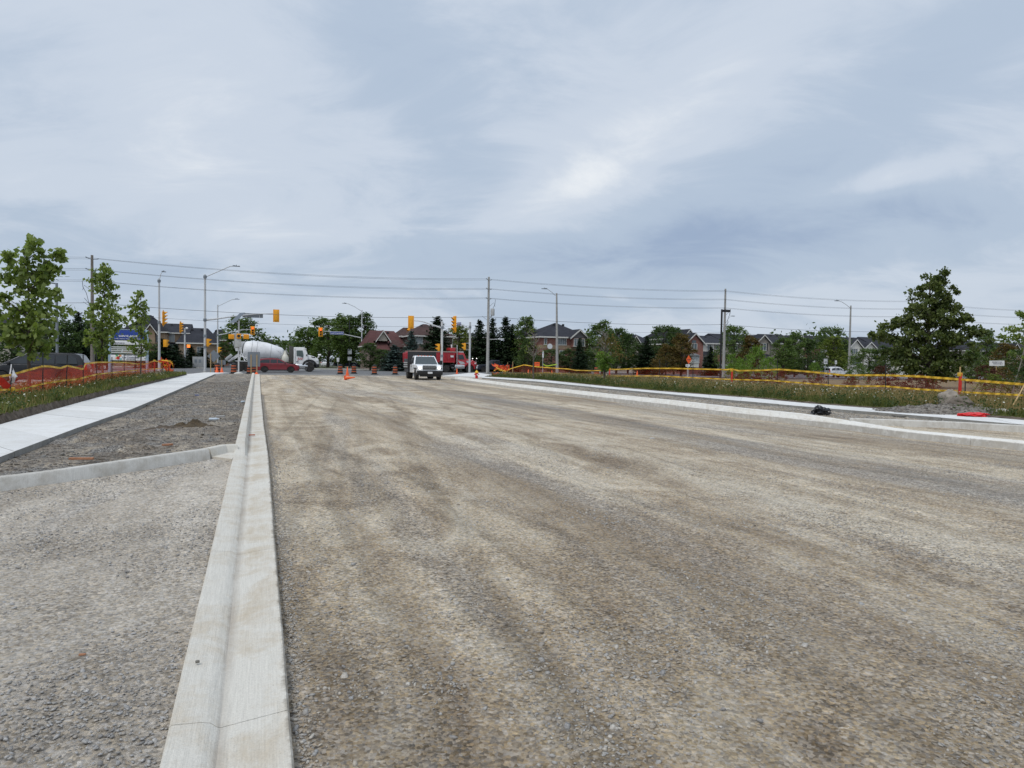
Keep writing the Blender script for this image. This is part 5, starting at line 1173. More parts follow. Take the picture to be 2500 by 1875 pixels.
for sd_ in (-1, 1):
    wn = [(lx(1114), 1.95), (lx(1114), 2.6), (lx(1125.5), 2.6), (lx(1129), 1.95)]
    m2 = MB(); m2.add([(x, sd_ * (1.092 - .11 * max(0, z - 1.8)), z) for x, z in wn], [(0, 1, 2, 3)]); m2.build('side_window', M_GLASS, t)
    st_ = MB(); st_.add([(lx(1113), sd_ * 1.088, 1.75), (lx(1126), sd_ * 1.088, 1.55), (lx(1131), sd_ * 1.088, 1.3), (lx(1119), sd_ * 1.088, 1.2)], [(0, 1, 2, 3)]); st_.add([(lx(1134), sd_ * .905, 1.75), (lx(1148), sd_ * .905, 1.7), (lx(1136), sd_ * .905, 1.3)], [(0, 1, 2)]); st_.build('silver_stripe', M_CHROME, t)
    cw = lx(1140.5); af = [(cw + .9 * math.cos(R(-5 + 170 * k / 10)), .6 + .9 * math.sin(R(-5 + 170 * k / 10))) for k in range(11)] + [(cw + .72 * math.cos(R(-5 + 170 * k / 10)), .55 + .72 * math.sin(R(-5 + 170 * k / 10))) for k in range(10, -1, -1)]
    m2 = MB(); m2.prism(af, sd_ * .75, sd_ * 1.18); m2.build('front_fender', P_RED, t, bevel=.03)
    m2 = MB(); m2.box((lx(1117), sd_ * 1.0, .85), (1.5, .5, .62)); m2.build('fuel_tank', M_CHROME, t, bevel=.12); 
    MB().box((lx(1155.5), sd_ * .85, 1.35), (.2, .3, .22)).build('headlight', M_WHITEP, t, bevel=.03)
    m2 = MB(); m2.tube([(lx(1156), sd_ * .85, 1.6), (lx(1158.5), sd_ * 1.0, 2.0)], .025); m2.lathe((lx(1158.7), sd_ * 1.0, 2.05), [(.05, -.1), (.11, 0), (.05, .1)], n=10); m2.build('fender_mirror', M_CHROME, t)
    wheel(t, cw, sd_ * .98, .53, .36, M_RIM, 0, sd_)
    for x in (1040, 1055, 1084.5): wheel(t, lx(x), sd_ * .98, .52, .5, M_RIM, 0, sd_)
MB().box((lx(1159), 0, .7), (.25, 2.2, .4)).build('bumper', M_CHROME, t, bevel=.06); MB().box((lx(1160.2), 0, 1.3), (.06, 1.1, .65)).build('grille', M_CHROME, t)
MB().box((x0 + .6, 0, .95), (1.0, 2.2, .5)).build('rear_frame', M_DKMETAL, t)

# ---- white pickup with dump body, facing the camera
P = foot(1035, 61.0, 0); hdg = math.atan2(-.938, .347) + R(-3); t = thing('white_dump_pickup', 'white one-ton pickup with a black dump body driving over the gravel with headlights on', 'pickup truck', P, hdg)
PW = mat('pickup_white', (.86, .87, .88), .35, var=.02, coat=.5, dirt=((.6, .58, .55), 1.5, .2)); t.scale = (1.08, 1.13, 1.06)
W = 1.0
low = [(-.9, .62), (-.9, 1.28), (.95, 1.28), (1.6, 1.27), (2.3, 1.2), (2.55, 1.1), (2.62, .95), (2.62, .62)]
under = [(2.6, .55)] + [(1.75 + .50 * math.cos(R(a_)), .44 + .50 * math.sin(R(a_))) for a_ in range(12, 170, 14)] + [(-.88, .55)]
body_prism('body', low + under, W, PW, t, belt=1.0, tuck=.1, ends=.16, L=5.6, bev=.06)
cabp = [(-.85, 1.2), (-.8, 1.88), (-.66, 1.97), (.2, 1.98), (.42, 1.92), (1.12, 1.24)]
body_prism('cabin', cabp, .97, PW, t, belt=1.25, tuck=.26, ends=0, L=5.6, bev=.05)
def yzp(z): return .97 * (1 - .26 * max(0, z - 1.25) / .97)
for sd_ in (-1, 1):
    for wn in ([(-.65, 1.32), (-.62, 1.82), (-.2, 1.84), (-.2, 1.32)], [(-.1, 1.32), (-.1, 1.84), (.3, 1.82), (.8, 1.32)]):
        m2 = MB(); m2.add([(x, sd_ * (yzp(z) + .006), z) for x, z in wn], [(0, 1, 2, 3)]); m2.build('side_window', M_GLASS, t)
    MB().box((-.15, sd_ * 1.0, .95), (.012, .012, .6)).build('door_seam', M_BLACK, t); MB().box((-.02, sd_ * 1.005, 1.1), (.2, .03, .04)).build('door_handle', M_BLACK, t)
    MB().box((.85, sd_ * 1.2, 1.42), (.1, .24, .36)).build('wing_mirror', M_BLACK, t, bevel=.03); MB().tube([(.85, sd_ * .95, 1.36), (.85, sd_ * 1.15, 1.4)], .025).build('mirror_arm', M_BLACK, t)
    hl = MB(); hl.box((2.50, sd_ * .72, .99), (.22, .3, .24)); hl.build('headlight_housing', M_WHITEP, t, bevel=.05)
    hl = MB(); hl.lathe((2.62, sd_ * .72, .99), [(.115, -.03), (.115, 0), (.05, .02)], 'X', 16); o = hl.build('headlight', M_HEADL, t); o['label'] = 'lit headlight'
    MB().box((1.78, sd_ * .99, .93), (1.1, .05, .12)).build('fender_flare', M_BLACK, t, bevel=.02)
a, b = Vector((1.10, 0, 1.27)), Vector((.43, 0, 1.90)); nn = Vector((b.z - a.z, 0, a.x - b.x)).normalized() * .012
m2 = MB(); m2.add([a + nn + Vector((0, -.88, 0)), a + nn + Vector((0, .88, 0)), b + nn + Vector((0, .72, 0)), b + nn + Vector((0, -.72, 0))], [(0, 1, 2, 3)]); m2.build('windscreen', mat('windscreen_glass', (.06, .075, .08), .08, spec=.6), t)
for k in range(5): MB().box((.30, -.5 + .25 * k, 1.99), (.1, .09, .035)).build('roof_marker', M_ORANGE, t)
gr = MB().box((2.60, 0, 1.0), (.1, 1.05, .34)).build('grille', M_BLACK, t, bevel=.03)
for k in range(3): MB().box((2.665, 0, .89 + .11 * k), (.03, 1.0, .022)).build('grille_bar', M_CHROME, gr)
m2 = MB(); m2.box((2.645, 0, 1.185), (.04, 1.1, .03)); m2.build('grille_surround', M_CHROME, gr)
MB().box((2.70, 0, .60), (.25, 1.96, .34)).build('bumper', M_BLACK, t, bevel=.05); MB().box((2.66, 0, .36), (.15, 1.5, .16)).build('air_dam', M_BLACK, t)
MB().box((2.84, 0, .60), (.02, .36, .15)).build('licence_plate', M_WHITEP, t)
db = MB(); db.prism([(-3.15, .95), (-3.25, 1.72), (-1.05, 1.72), (-1.05, .95)], -1.13, 1.13); db.build('dump_body', M_DKMETAL, t, bevel=.03)
hd_ = MB(); hd_.box((-1.0, 0, 1.62), (.12, 2.32, 1.45)); hd_.build('headboard', mat('headboard_black', (.015, .015, .017), .6), t, bevel=.02)
for sd_ in (-1, 1):
    for k in range(3): MB().box((-2.1, sd_ * 1.14, 1.02 + .18 * k), (2.1, .08, .1)).build('side_rail', M_GREYP, t, bevel=.02)
    MB().box((-2.1, sd_ * .95, .72), (2.2, .3, .3)).build('toolbox', M_DKMETAL, t)
    wheel(t, 1.75, sd_ * .86, .42, .27, M_RIM, 5, sd_); wheel(t, -1.95, sd_ * .86, .42, .45, M_RIM, 0, sd_)
MB().box((-.4, 0, .55), (5.2, .9, .25)).build('chassis', M_BLACK, t)
# ================================================================== HOUSES
def brick_mat(name, c1, c2, mortar=(.30, .27, .24)):
    m, t, b = base_mat(name); tcn = N(t, 'ShaderNodeTexCoord'); g = N(t, 'ShaderNodeNewGeometry')
    sp = N(t, 'ShaderNodeSeparateXYZ'); link(t, tcn.outputs['Object'], sp.inputs[0]); cb = N(t, 'ShaderNodeCombineXYZ'); link(t, mth(t, 'ADD', sp.outputs[0], sp.outputs[1]), cb.inputs[0]); link(t, sp.outputs[2], cb.inputs[1])
    br = N(t, 'ShaderNodeTexBrick', Scale=1.0); link(t, cb.outputs[0], br.inputs['Vector'])
    br.inputs['Brick Width'].default_value = .25; br.inputs['Row Height'].default_value = .085; br.inputs['Mortar Size'].default_value = .009
    br.inputs['Color1'].default_value = (*c1, 1); br.inputs['Color2'].default_value = (*c2, 1); br.inputs['Mortar'].default_value = (*mortar, 1)
    no = N(t, 'ShaderNodeTexNoise', Scale=.7, Detail=5.0); link(t, tcn.outputs['Object'], no.inputs['Vector'])
    c = mixc(t, 1.0, br.outputs[0], ramp(t, no.outputs[0], [(.3, .8), (.7, 1.15)]), 'MULTIPLY'); link(t, c, b.inputs['Base Color']); b.inputs['Roughness'].default_value = .9
    MATS[name] = m; return m
def shingle_mat(name, col):
    m, t, b = base_mat(name); tcn = N(t, 'ShaderNodeTexCoord')
    br = N(t, 'ShaderNodeTexBrick', Scale=1.0); mp_ = N(t, 'ShaderNodeMapping'); link(t, tcn.outputs['Object'], mp_.inputs[0]); link(t, mp_.outputs[0], br.inputs['Vector'])
    br.inputs['Brick Width'].default_value = .4; br.inputs['Row Height'].default_value = .16; br.inputs['Mortar Size'].default_value = .012
    d = [x * .55 for x in col]; br.inputs['Color1'].default_value = (*col, 1); br.inputs['Color2'].default_value = (*[x * .75 for x in col], 1); br.inputs['Mortar'].default_value = (*d, 1)
    no = N(t, 'ShaderNodeTexNoise', Scale=.5, Detail=6.0); link(t, tcn.outputs['Object'], no.inputs['Vector'])
    c = mixc(t, 1.0, br.outputs[0], ramp(t, no.outputs[0], [(.3, .8), (.7, 1.2)]), 'MULTIPLY'); link(t, c, b.inputs['Base Color']); b.inputs['Roughness'].default_value = .95; b.inputs['Specular IOR Level'].default_value = .2
    MATS[name] = m; return m
B_RED = brick_mat('red_brick', (.30, .085, .055), (.22, .065, .045)); B_BRN = brick_mat('brown_brick', (.23, .15, .12), (.18, .12, .10)); B_TAN = brick_mat('tan_brick', (.40, .26, .15), (.30, .20, .12)); B_BEI = mat('beige_siding', (.47, .43, .36), .8, var=.06, vscale=2)
B_SID = mat('cream_siding', (.66, .64, .58), .8, var=.05, vscale=2); B_GRY = mat('grey_stone', (.27, .24, .20), .85, var=.2, vscale=3)
R_CHAR = shingle_mat('charcoal_shingle', (.040, .042, .052)); R_BRN = shingle_mat('brown_shingle', (.085, .050, .045)); R_REDB = shingle_mat('red_brown_shingle', (.12, .055, .052)); R_DK = shingle_mat('dark_shingle', (.032, .033, .040))
M_TRIM = mat('white_trim', (.62, .61, .57), .6, var=.03); M_PANE = glass_mat('house_glass', (.10, .125, .14), .15); M_CURT = mat('pale_window_blind', (.42, .46, .47), .5, var=.2, vscale=3)
M_GAR = mat('garage_door', (.5, .48, .43), .7); M_SHADE = mat('painted_recess_shade', (.03, .03, .032), .8)  # near-black paints in the shade of garage and porch openings
def house(name, label, px0, px1, ye, yr, Y, wall, roof, depth=10, wins=(), gables=(), rz=CROSS, ridge=.35, band=None, extra=(), group=None, gable_ends=False, over=.4, hseg=None):
    """px0..px1 front wall, ye eave row, yr ridge row, Y distance of the wall's middle"""
    P = foot((px0 + px1) / 2, Y); t = thing(name, label, 'house', P, rz, group)
    cx = Vector((math.cos(rz), math.sin(rz), 0))
    def q(x, y, o=0.0):
        d = on_plane(x, y, P + Vector((math.sin(rz), -math.cos(rz), 0)) * o, rz) - P
        return Vector((d.dot(cx), -o, d.z))
    a, b = q(px0, ye), q(px1, ye); zE = q((px0 + px1) / 2, ye).z; zR = q((px0 + px1) / 2, yr).z; x0, x1 = a.x, b.x; w = x1 - x0
    mb = MB(); mb.box(((x0 + x1) / 2, depth / 2, zE / 2), (w, depth, zE)); mb.build('wall', wall, t)
    if band: mb = MB(); mb.box(((x0 + x1) / 2, depth / 2, zE - 1.6), (w + .06, depth + .06, .55)); mb.build('brick_band', band, t)
    # hip or gable roof
    X0, X1, Y0, Y1 = x0 - over, x1 + over, -over, depth + over; ym = depth / 2; rl = w * ridge / 2; xm = (x0 + x1) / 2 if hseg is None else hseg * w + x0
    rx0, rx1 = (X0 + .02, X1 - .02) if gable_ends else (xm - rl, xm + rl)
    mb = MB(); zb = zE - .05
    mb.add([(X0, Y0, zb), (X1, Y0, zb), (X1, Y1, zb), (X0, Y1, zb), (rx0, ym, zR), (rx1, ym, zR), (X0, Y0, zb - .18), (X1, Y0, zb - .18), (X1, Y1, zb - .18), (X0, Y1, zb - .18)],
           [(0, 1, 5, 4), (1, 2, 5), (2, 3, 4, 5), (3, 0, 4), (0, 6, 7, 1), (1, 7, 8, 2), (2, 8, 9, 3), (3, 9, 6, 0), (6, 9, 8, 7)])
    rf = mb.build('roof', roof, t)
    mb = MB(); mb.box(((X0 + X1) / 2, Y0 - .03, zb - .09), (X1 - X0, .05, .2)); mb.box((X0 - .03, (Y0 + Y1) / 2, zb - .09), (.05, Y1 - Y0, .2)); mb.box((X1 + .03, (Y0 + Y1) / 2, zb - .09), (.05, Y1 - Y0, .2)); mb.build('eaves_trough', M_TRIM, t)
    for k in range(2): MB().box((xm + (k - .5) * 1.6, ym - 1.2, zR - .35), (.3, .3, .3)).build('roof_vent', M_DKMETAL, rf)
    for g in gables:
        gx0, gx1, gy, gp = g[:4]; gw = g[4] if len(g) > 4 else wall; go = g[5] if len(g) > 5 else .9; gb = g[6] if len(g) > 6 else None
        A, B, T = q(gx0, gy, go), q(gx1, gy, go), q((gx0 + gx1) / 2, gp, go); zg = (A.z + B.z) / 2; xm2 = (A.x + B.x) / 2; zt2 = T.z
        bot = 0 if gb is None else q(gx0, gb, go).z
        mb = MB(); mb.prism([(A.x + .25, bot), (A.x + .25, zg), (xm2, zt2 - .25), (B.x - .25, zg), (B.x - .25, bot)], -go, .05); mb.build('gable_wall', gw, t)
        mb = MB()
        for s1, e in ((1, A), (-1, B)):
            mb.add([(e.x - s1 * .25, -go - .35, zg - .2), (xm2, -go - .35, zt2), (xm2, ym, zt2), (e.x - s1 * .25, ym * .7, zg - .2)], [(0, 1, 2, 3)])
        mb.build('gable_roof', roof, t)
        mb = MB()
        for s1, e in ((1, A), (-1, B)):
            p0, p1 = Vector((e.x - s1 * .3, -go - .38, zg - .28)), Vector((xm2, -go - .38, zt2 - .02)); up_ = Vector((0, 0, -.24)); bk = Vector((0, .06, 0))
            mb.add([p0, p1, p1 + up_, p0 + up_, p0 + bk, p1 + bk, p1 + up_ + bk, p0 + up_ + bk], [(0, 1, 2, 3), (7, 6, 5, 4), (0, 4, 5, 1), (3, 2, 6, 7)])
        mb.build('barge_board', M_TRIM, t)
    for wn in wins:
        wx0, wx1, wy0, wy1 = wn[:4]; nm = wn[4] if len(wn) > 4 else 2; o = wn[5] if len(wn) > 5 else 0.0; cur = wn[6] if len(wn) > 6 else M_PANE
        A, B = q(wx0, wy0, o), q(wx1, wy1, o); ww, hh = B.x - A.x, A.z - B.z; c = Vector(((A.x + B.x) / 2, -o, (A.z + B.z) / 2)); f = max(.07, ww * .05)
        mb = MB()
        for dx, dz, sx, sz in ((-ww / 2, 0, f, hh + f), (ww / 2, 0, f, hh + f), (0, hh / 2, ww + f, f), (0, -hh / 2 - .03, ww + f * 3, f * 1.3)): mb.box((c.x + dx, c.y - .04, c.z + dz), (sx, .12, sz))
        for k in range(1, nm): mb.box((c.x - ww / 2 + ww * k / nm, c.y - .03, c.z), (f * .7, .08, hh - f))
        if hh > 1.0: mb.box((c.x, c.y - .028, c.z + hh * .22), (ww - f, .06, f * .4))
        fr = mb.build('window', M_TRIM, t); mb = MB(); mb.box((c.x, c.y - .01, c.z), (ww, .04, hh)); mb.build('pane', cur, fr)
        if len(wn) > 7:
            for sd_ in (-1, 1): MB().box((c.x + sd_ * (ww / 2 + .22), c.y - .02, c.z), (.32, .05, hh + .1)).build('shutter', M_DKMETAL, t)
    for e in extra: e(t, q, zE)
    return t
def roof_slab(x0, x1, y0, y1, o, m=None, nm='porch_roof'):
    def f(t, q, zE):
        A, B = q(x0, y1, o), q(x1, y1, o); T = q((x0 + x1) / 2, y0, o * .2).z
        mb = MB(); mb.add([(A.x, -o, A.z), (B.x, -o, A.z), (B.x - .5, .05, T), (A.x + .5, .05, T), (A.x, .05, A.z), (B.x, .05, A.z)], [(0, 1, 2, 3), (0, 3, 4), (1, 5, 2), (0, 4, 5, 1)]); mb.build(nm, m or R_DK, t)
    return f
def blk(nm, x0, x1, y0, y1, o, th, m):
    def f(t, q, zE):
        A, B = q(x0, y0, o), q(x1, y1, o); MB().box(((A.x + B.x) / 2, -o + th / 2, (A.z + B.z) / 2), (B.x - A.x, th, A.z - B.z)).build(nm, m, t)
    return f
def dish(x, y):
    def f(t, q, zE):
        A = q(x, y, .4); MB().lathe((A.x, A.y, A.z), [(.42, 0), (.3, .06), (.05, .1)], 'Y', 16).build('satellite_dish', M_WHITEP, t, smooth=True)
    return f
HG = 'suburban houses beyond the cross street'
house('house', 'pale two storey house partly behind the leafy young maple', -60, 24, 812, 772, 92, B_BEI, R_CHAR, wins=[(3, 17, 800 + 13, 822, 2, 0, M_CURT)], group=HG, depth=9)
house('house', 'dark hip roofed brick house peeking over the white school sign', 300, 404, 808, 765, 118, B_TAN, R_DK, wins=[(378, 390, 818, 835)], gables=[(352, 382, 812, 790, B_TAN, 1.0, 845)], group=HG, ridge=.12)
house('house', 'tan brick house with a white framed window behind the yellow signals', 392, 458, 811.5, 787, 124, B_TAN, R_CHAR, wins=[(406, 426.5, 815.5, 834.5, 3, 0, M_CURT)], group=HG, ridge=.6, extra=[roof_slab(395, 445, 836, 849, 1.5)], gable_ends=True)
house('house', 'tan brick house under a large charcoal roof behind the tall signal pole', 436, 532, 836.5, 797.5, 122, B_TAN, R_CHAR, depth=13, wins=[(481, 495, 847, 868, 2), (455, 465, 846, 866, 2)], group=HG, ridge=.55, hseg=.4)
house('house', 'red brick house end with a stepped dark roof beside the mixer chutes', 512, 556, 829, 802, 140, B_RED, R_DK, wins=[(522, 528, 838, 850)], group=HG, ridge=.4)
house('house', 'far grey roof just above the cement mixer drum', 640, 672, 838, 827.5, 210, B_BRN, R_DK, group=HG, ridge=.5)
house('house', 'distant grey roofed house between the mixer and the big trees', 690, 728, 846, 830.5, 220, B_TAN, R_CHAR, gables=[(700, 712, 845, 832)], group=HG, ridge=.7)
# centre
house('house', 'brick house with a long reddish roof and a pale gable next to the big trees', 905, 988, 843, 804, 112, B_BRN, R_REDB, depth=12, wins=[(930, 940, 850, 862), (962, 976, 846, 860)], gables=[(921, 949.5, 829, 806, B_BEI, 1.4, 832)], group=HG, ridge=.75, extra=[roof_slab(922, 955, 832, 855, 3.0, R_REDB), roof_slab(952, 988, 830, 847, 2.6, R_BRN)])
house('house', 'brown brick house with a brown hip roof above the white pickup', 984, 1052, 820, 796.5, 116, B_BRN, R_BRN, depth=12, wins=[], group=HG, ridge=.5)
house('house', 'large brown hip roofed brick house with a white window over the dump truck', 1008, 1104, 819, 787, 110, B_BRN, R_BRN, depth=12, wins=[(1014.5, 1031.5, 822.5, 839.5, 2, 0, M_CURT)], group=HG, ridge=.1, over=.5)
# brick hip house
house('house', 'brick house with a charcoal hip roof, corner bay window and satellite dish', 1322, 1436, 822, 784, 104, B_RED, R_CHAR, depth=11, band=B_TAN, group=HG, ridge=.05, hseg=.6,
      wins=[(1328.5, 1334.5, 826, 841, 1), (1362, 1382, 825.5, 842, 4, 0, M_PANE), (1401.5, 1427, 827, 845.5, 4, 1.0, M_PANE), (1366, 1378, 855, 866, 2)], gables=[(1395, 1433, 821, 803.5, mat('gable_shingle', (.16, .15, .155), .9, var=.15), 1.0, 824)], extra=[dish(1342.5, 845.5), blk('bay', 1400, 1428, 825, 848, 1.0, 1.0, B_RED)])
house('house', 'charcoal roof behind the leafy tree and the brick hip house', 1285, 1345, 826, 800, 128, B_BRN, R_DK, group=HG, ridge=.5)
house('house', 'low dark roof glimpsed between the conifers and the signal pole', 1140, 1200, 822, 811, 130, B_BRN, R_DK, group=HG, ridge=.6)
house('house', 'dark roofed house with white barge boards behind the bushy trees', 1500, 1600, 838, 814, 132, B_GRY, R_CHAR, depth=10, gables=[(1541, 1562, 836, 819, B_BEI, .9)], wins=[(1590, 1597, 842, 852, 1), (1592, 1602, 874, 892, 3), (1544, 1556, 847, 860)], group=HG, ridge=.7)
house('house', 'beige gable house whose roof peak rises behind the brick gable', 1640, 1702, 826, 800.5, 138, B_SID, R_DK, depth=12, gables=[(1668, 1697, 822, 803, B_SID, 1.2)], wins=[(1650, 1658, 850, 862), (1612, 1622, 874, 893, 2)], group=HG, ridge=.55)
house('house', 'red brick gable house with a bay window, behind the orange diamond sign', 1674, 1716, 837, 816, 118, B_RED, R_DK, depth=11, gables=[(1672, 1720, 838, 812.5, B_RED, .5)], group=HG, ridge=.3,
      wins=[(1687.5, 1701, 838.5, 853, 2, .55, M_PANE), (1689, 1706, 868.5, 885, 4, 1.2, M_CURT)], extra=[roof_slab(1682, 1710.5, 860, 867.5, 1.5, mat('bay_roof', (.16, .17, .18), .8)), blk('bay', 1686.5, 1706, 867, 897, 1.2, 1.2, B_SID), blk('arch_window', 1690, 1699.5, 831, 837.5, .56, .06, M_PANE)])
house('house', 'cream and dark roofed terraced house beside the brick gable, behind the lamp pole', 1716, 1772, 837.5, 817, 124, B_SID, R_CHAR, depth=10, group=HG, ridge=.8, gable_ends=True,
      wins=[(1726, 1736, 841, 854.5, 2), (1747, 1753, 840, 853, 2)], extra=[blk('recess', 1744, 1770, 839, 905, .02, .1, B_GRY), roof_slab(1716, 1760, 858, 866, 1.4), blk('garage_shade', 1718, 1740, 872, 899, .05, .1, M_SHADE), blk('brick_ground_floor', 1740, 1772, 866, 899, .1, .1, B_RED)])  # garage opening is a flat slab with its inner shade painted near-black
for i, (x0, x1, ye, yr, wl, gx, lb) in enumerate([(1772, 1842, 837.5, 813, B_GRY, None, 'grey stone terraced house behind the tall green and brown trees'), (1842, 1895, 837, 816, B_GRY, (1846, 1882, 836, 816.5), 'grey stone gable house with shuttered window above the bright green bushes'),
      (1895, 1948, 838, 814, B_BRN, (1944, 1966, 834, 817), 'terraced house with a tall pale gable behind the round leafy tree'), (1948, 2003, 845, 820, B_RED, None, 'brick house with a pillared porch behind the speed limit sign')]):
    g = [(gx[0], gx[1], gx[2], gx[3], B_BEI if i == 2 else wl, .8)] if gx else []
    w_ = {1: [(1857, 1870, 838, 855, 2, .85, M_PANE, 1), (1855, 1880, 871, 879, 4, .85)], 0: [(1790, 1800, 843, 855), (1820, 1830, 843, 855)], 2: [(1912, 1922, 845, 858), (1950, 1957, 826, 835, 1, .85)], 3: [(1968, 1978, 851, 861, 2), (1955, 1962, 851, 861, 1)]}[i]
    ex = [] if i != 3 else [roof_slab(1922, 1990, 872, 876, 2.5), blk('porch_pillar', 1969.5, 1972.5, 876, 899, 2.2, .25, M_TRIM), blk('porch_pillar', 1996, 1998.5, 876, 899, 2.2, .25, M_TRIM), blk('porch_shade', 1930, 1995, 877, 898, .05, .1, M_SHADE)]  # shade under the porch roof is a near-black slab on the wall
    if i == 1: ex = [roof_slab(1846, 1884, 860, 868, 1.6)]
    house('house', lb, x0, x1, ye, yr, 130 + 3 * i, wl, R_CHAR, depth=10, gables=g, wins=w_, group=HG, ridge=.9, gable_ends=True, extra=ex)
house('house', 'white gabled house with balcony right behind the concrete lamp pole', 2000, 2070, 846, 818, 142, B_SID, R_DK, depth=10, gables=[], wins=[(2078 - 60, 2030, 855, 866)], group=HG, ridge=.9, gable_ends=True)
house('house', 'white twin gabled house with tall windows beyond the white hatchback', 2070, 2145, 851, 821.5, 140, B_SID, R_CHAR, depth=10, gables=[(2070, 2108, 850, 828, B_SID, 1.2), (2108, 2140, 850, 834.5, B_SID, 1.0)], group=HG, ridge=.95, gable_ends=True,
      wins=[(2078, 2093, 851, 864, 3, 1.25), (2081, 2101, 877, 889, 4, 1.25), (2118, 2130, 853, 858, 2, 1.05)], extra=[blk('balcony', 2072, 2104, 865, 869, 1.6, .5, M_TRIM), roof_slab(2066, 2106, 869, 875, 2.0)])
house('house', 'white house half hidden by the broad dark tree', 2145, 2225, 852, 822, 143, B_SID, R_CHAR, depth=10, gables=[(2196, 2222, 852, 838, B_SID, 1)], group=HG, ridge=.95, gable_ends=True, wins=[(2212, 2218, 862, 870, 1)])
house('house', 'distant long dark roof beyond the broad tree', 2360, 2445, 856, 829, 160, B_GRY, R_CHAR, depth=12, group=HG, ridge=.7)
house('house', 'farthest dark roofed house near the thin white barked tree', 2445, 2560, 860, 836, 165, B_GRY, R_DK, depth=12, gables=[(2470, 2490, 856, 838, B_BEI, 1)], group=HG, ridge=.8)
# ================================================================== TREES
L_DEC = leaf_mat('leaf_green', (.055, .098, .025), (.14, .195, .05)); L_DEC2 = leaf_mat('leaf_deep_green', (.036, .068, .022), (.092, .135, .04)); L_YEL = leaf_mat('leaf_yellow_green', (0.085, 0.124, 0.022), (0.202, 0.232, 0.046))
L_BRN = leaf_mat('leaf_rusty', (.085, .060, .018), (.17, .115, .032)); L_CON = leaf_mat('needle_dark', (0.016, 0.033, 0.017), (0.037, 0.062, 0.026), .12); L_BLU = leaf_mat('needle_blue', (0.054, 0.090, 0.087), (0.109, 0.152, 0.139), .12)
L_MAP = leaf_mat('maple_leaf', (.085, .135, .026), (.27, .32, .10), .38, .42); L_LIN = leaf_mat('linden_leaf', (.034, .060, .018), (.17, .20, .06), .3, .5); L_RED = leaf_mat('barberry_leaf', (.065, .018, .014), (.125, .050, .030), .25); L_BRI = leaf_mat('bright_leaf', (0.093, 0.163, 0.025), (0.186, 0.279, 0.054), .35)
M_BARK = mat('bark', (.085, .070, .055), .95, var=.3, vscale=8, bump=.01, bscale=30); M_BARKL = mat('pale_bark', (.22, .20, .17), .95, var=.3, vscale=8)
def leaf_cloud(cent, spread, per, size, flat=.5, g=None, aspect=.62, droop=0.0):
    """cent (C,3), spread (C,), per leaves each -> (N*4,3) rhombus leaves"""
    g = g or rng; C = len(cent); n = C * per
    c = np.repeat(cent, per, 0) + g.normal(0, 1, (n, 3)) * np.repeat(spread, per)[:, None] * np.array([1, 1, .8])
    a = g.uniform(0, 2 * math.pi, n); nz = np.clip(g.normal(flat, .45, n), -1, 1); h = np.sqrt(1 - nz ** 2)
    nn = np.stack([h * np.cos(a), h * np.sin(a), nz], 1); b = g.normal(0, 1, (n, 3)); b[:, 2] -= droop
    u = np.cross(nn, b); u /= np.linalg.norm(u, axis=1)[:, None] + 1e-9; v = np.cross(nn, u)
    s = size * g.uniform(.6, 1.3, n)[:, None]
    V = np.empty((n, 4, 3)); V[:, 0] = c - v * s; V[:, 1] = c + u * s * aspect + v * s * .15; V[:, 2] = c + v * s; V[:, 3] = c - u * s * aspect + v * s * .15
    return V.reshape(-1, 3)
def dec_proto(seed, h=8.0, w=5.0, base=.12, clumps=150, per=26, leaf=.13, top=.35, rag=.5, clump_r=.36, lop=0):
    g = np.random.default_rng(seed); cs = []; sp = []
    lobes = [(g.uniform(0, 2 * math.pi), g.uniform(.25, 1.0), g.uniform(.72, 1.12)) for _ in range(9)]
    while len(cs) < clumps:
        z = g.uniform(base, 1.0); prof = math.sin(math.pi * min(1, max(0, ((z - base) / (1 - base)) * .92 + .04)) ** (.62 + top)) ** .62
        a = g.uniform(0, 2 * math.pi); k = 1
        for la, lz_, lr in lobes:
            k += (lr - 1) * math.exp(-((math.atan2(math.sin(a - la), math.cos(a - la))) / .7) ** 2 - ((z - lz_) / .2) ** 2) * 2
        r_ = w / 2 * prof * k * (g.uniform(.25, 1.0) ** .5) * g.uniform(1 - rag * .35, 1 + rag * .12)
        cs.append((r_ * math.cos(a), r_ * math.sin(a), z * h * g.uniform(.97, 1.02))); sp.append(clump_r * g.uniform(.5, 1.1) * (1.1 - .4 * z))
    cs = np.array(cs); V = leaf_cloud(cs, np.array(sp), per, leaf, g=g)
    return V, cs
def trunk_mesh(h, r, cs, seed, n=18, m=None, parent=None, start=.15, lean=0):
    g = random.Random(seed); mb = MB(); pts = [Vector((0, 0, 0))]
    for k in range(1, 6): pts.append(Vector((g.uniform(-.05, .05) * h * .2 + lean * k / 5, g.uniform(-.05, .05) * h * .2, h * .92 * k / 5)))
    mb.tube(pts, [r * (1 - .15 * k) for k in range(6)], 8)
    idx = g.sample(range(len(cs)), min(n, len(cs)))
    for i in idx:
        e = Vector(cs[i]); z0 = max(start * h, e.z - math.hypot(e.x, e.y) * .75); k = z0 / (h * .92) * 5; j = min(4, int(k)); s0 = pts[j].lerp(pts[j + 1], min(1, k - j))
        mid = s0.lerp(e, .5) + Vector((0, 0, .04 * h * .3)); mb.tube([s0, mid, e], [r * .38, r * .22, r * .07], 5)
    return mb.build('trunk', m or M_BARK, parent, smooth=True)
def make_tree(nm, lab, cat, V, cs, h, r, lmat, seed, nlim=18, bark=None):
    t = thing(nm, lab, cat); o = np_mesh('crown', V, 4, lmat, t); trunk_mesh(h, r, cs, seed, nlim, bark, t); return t
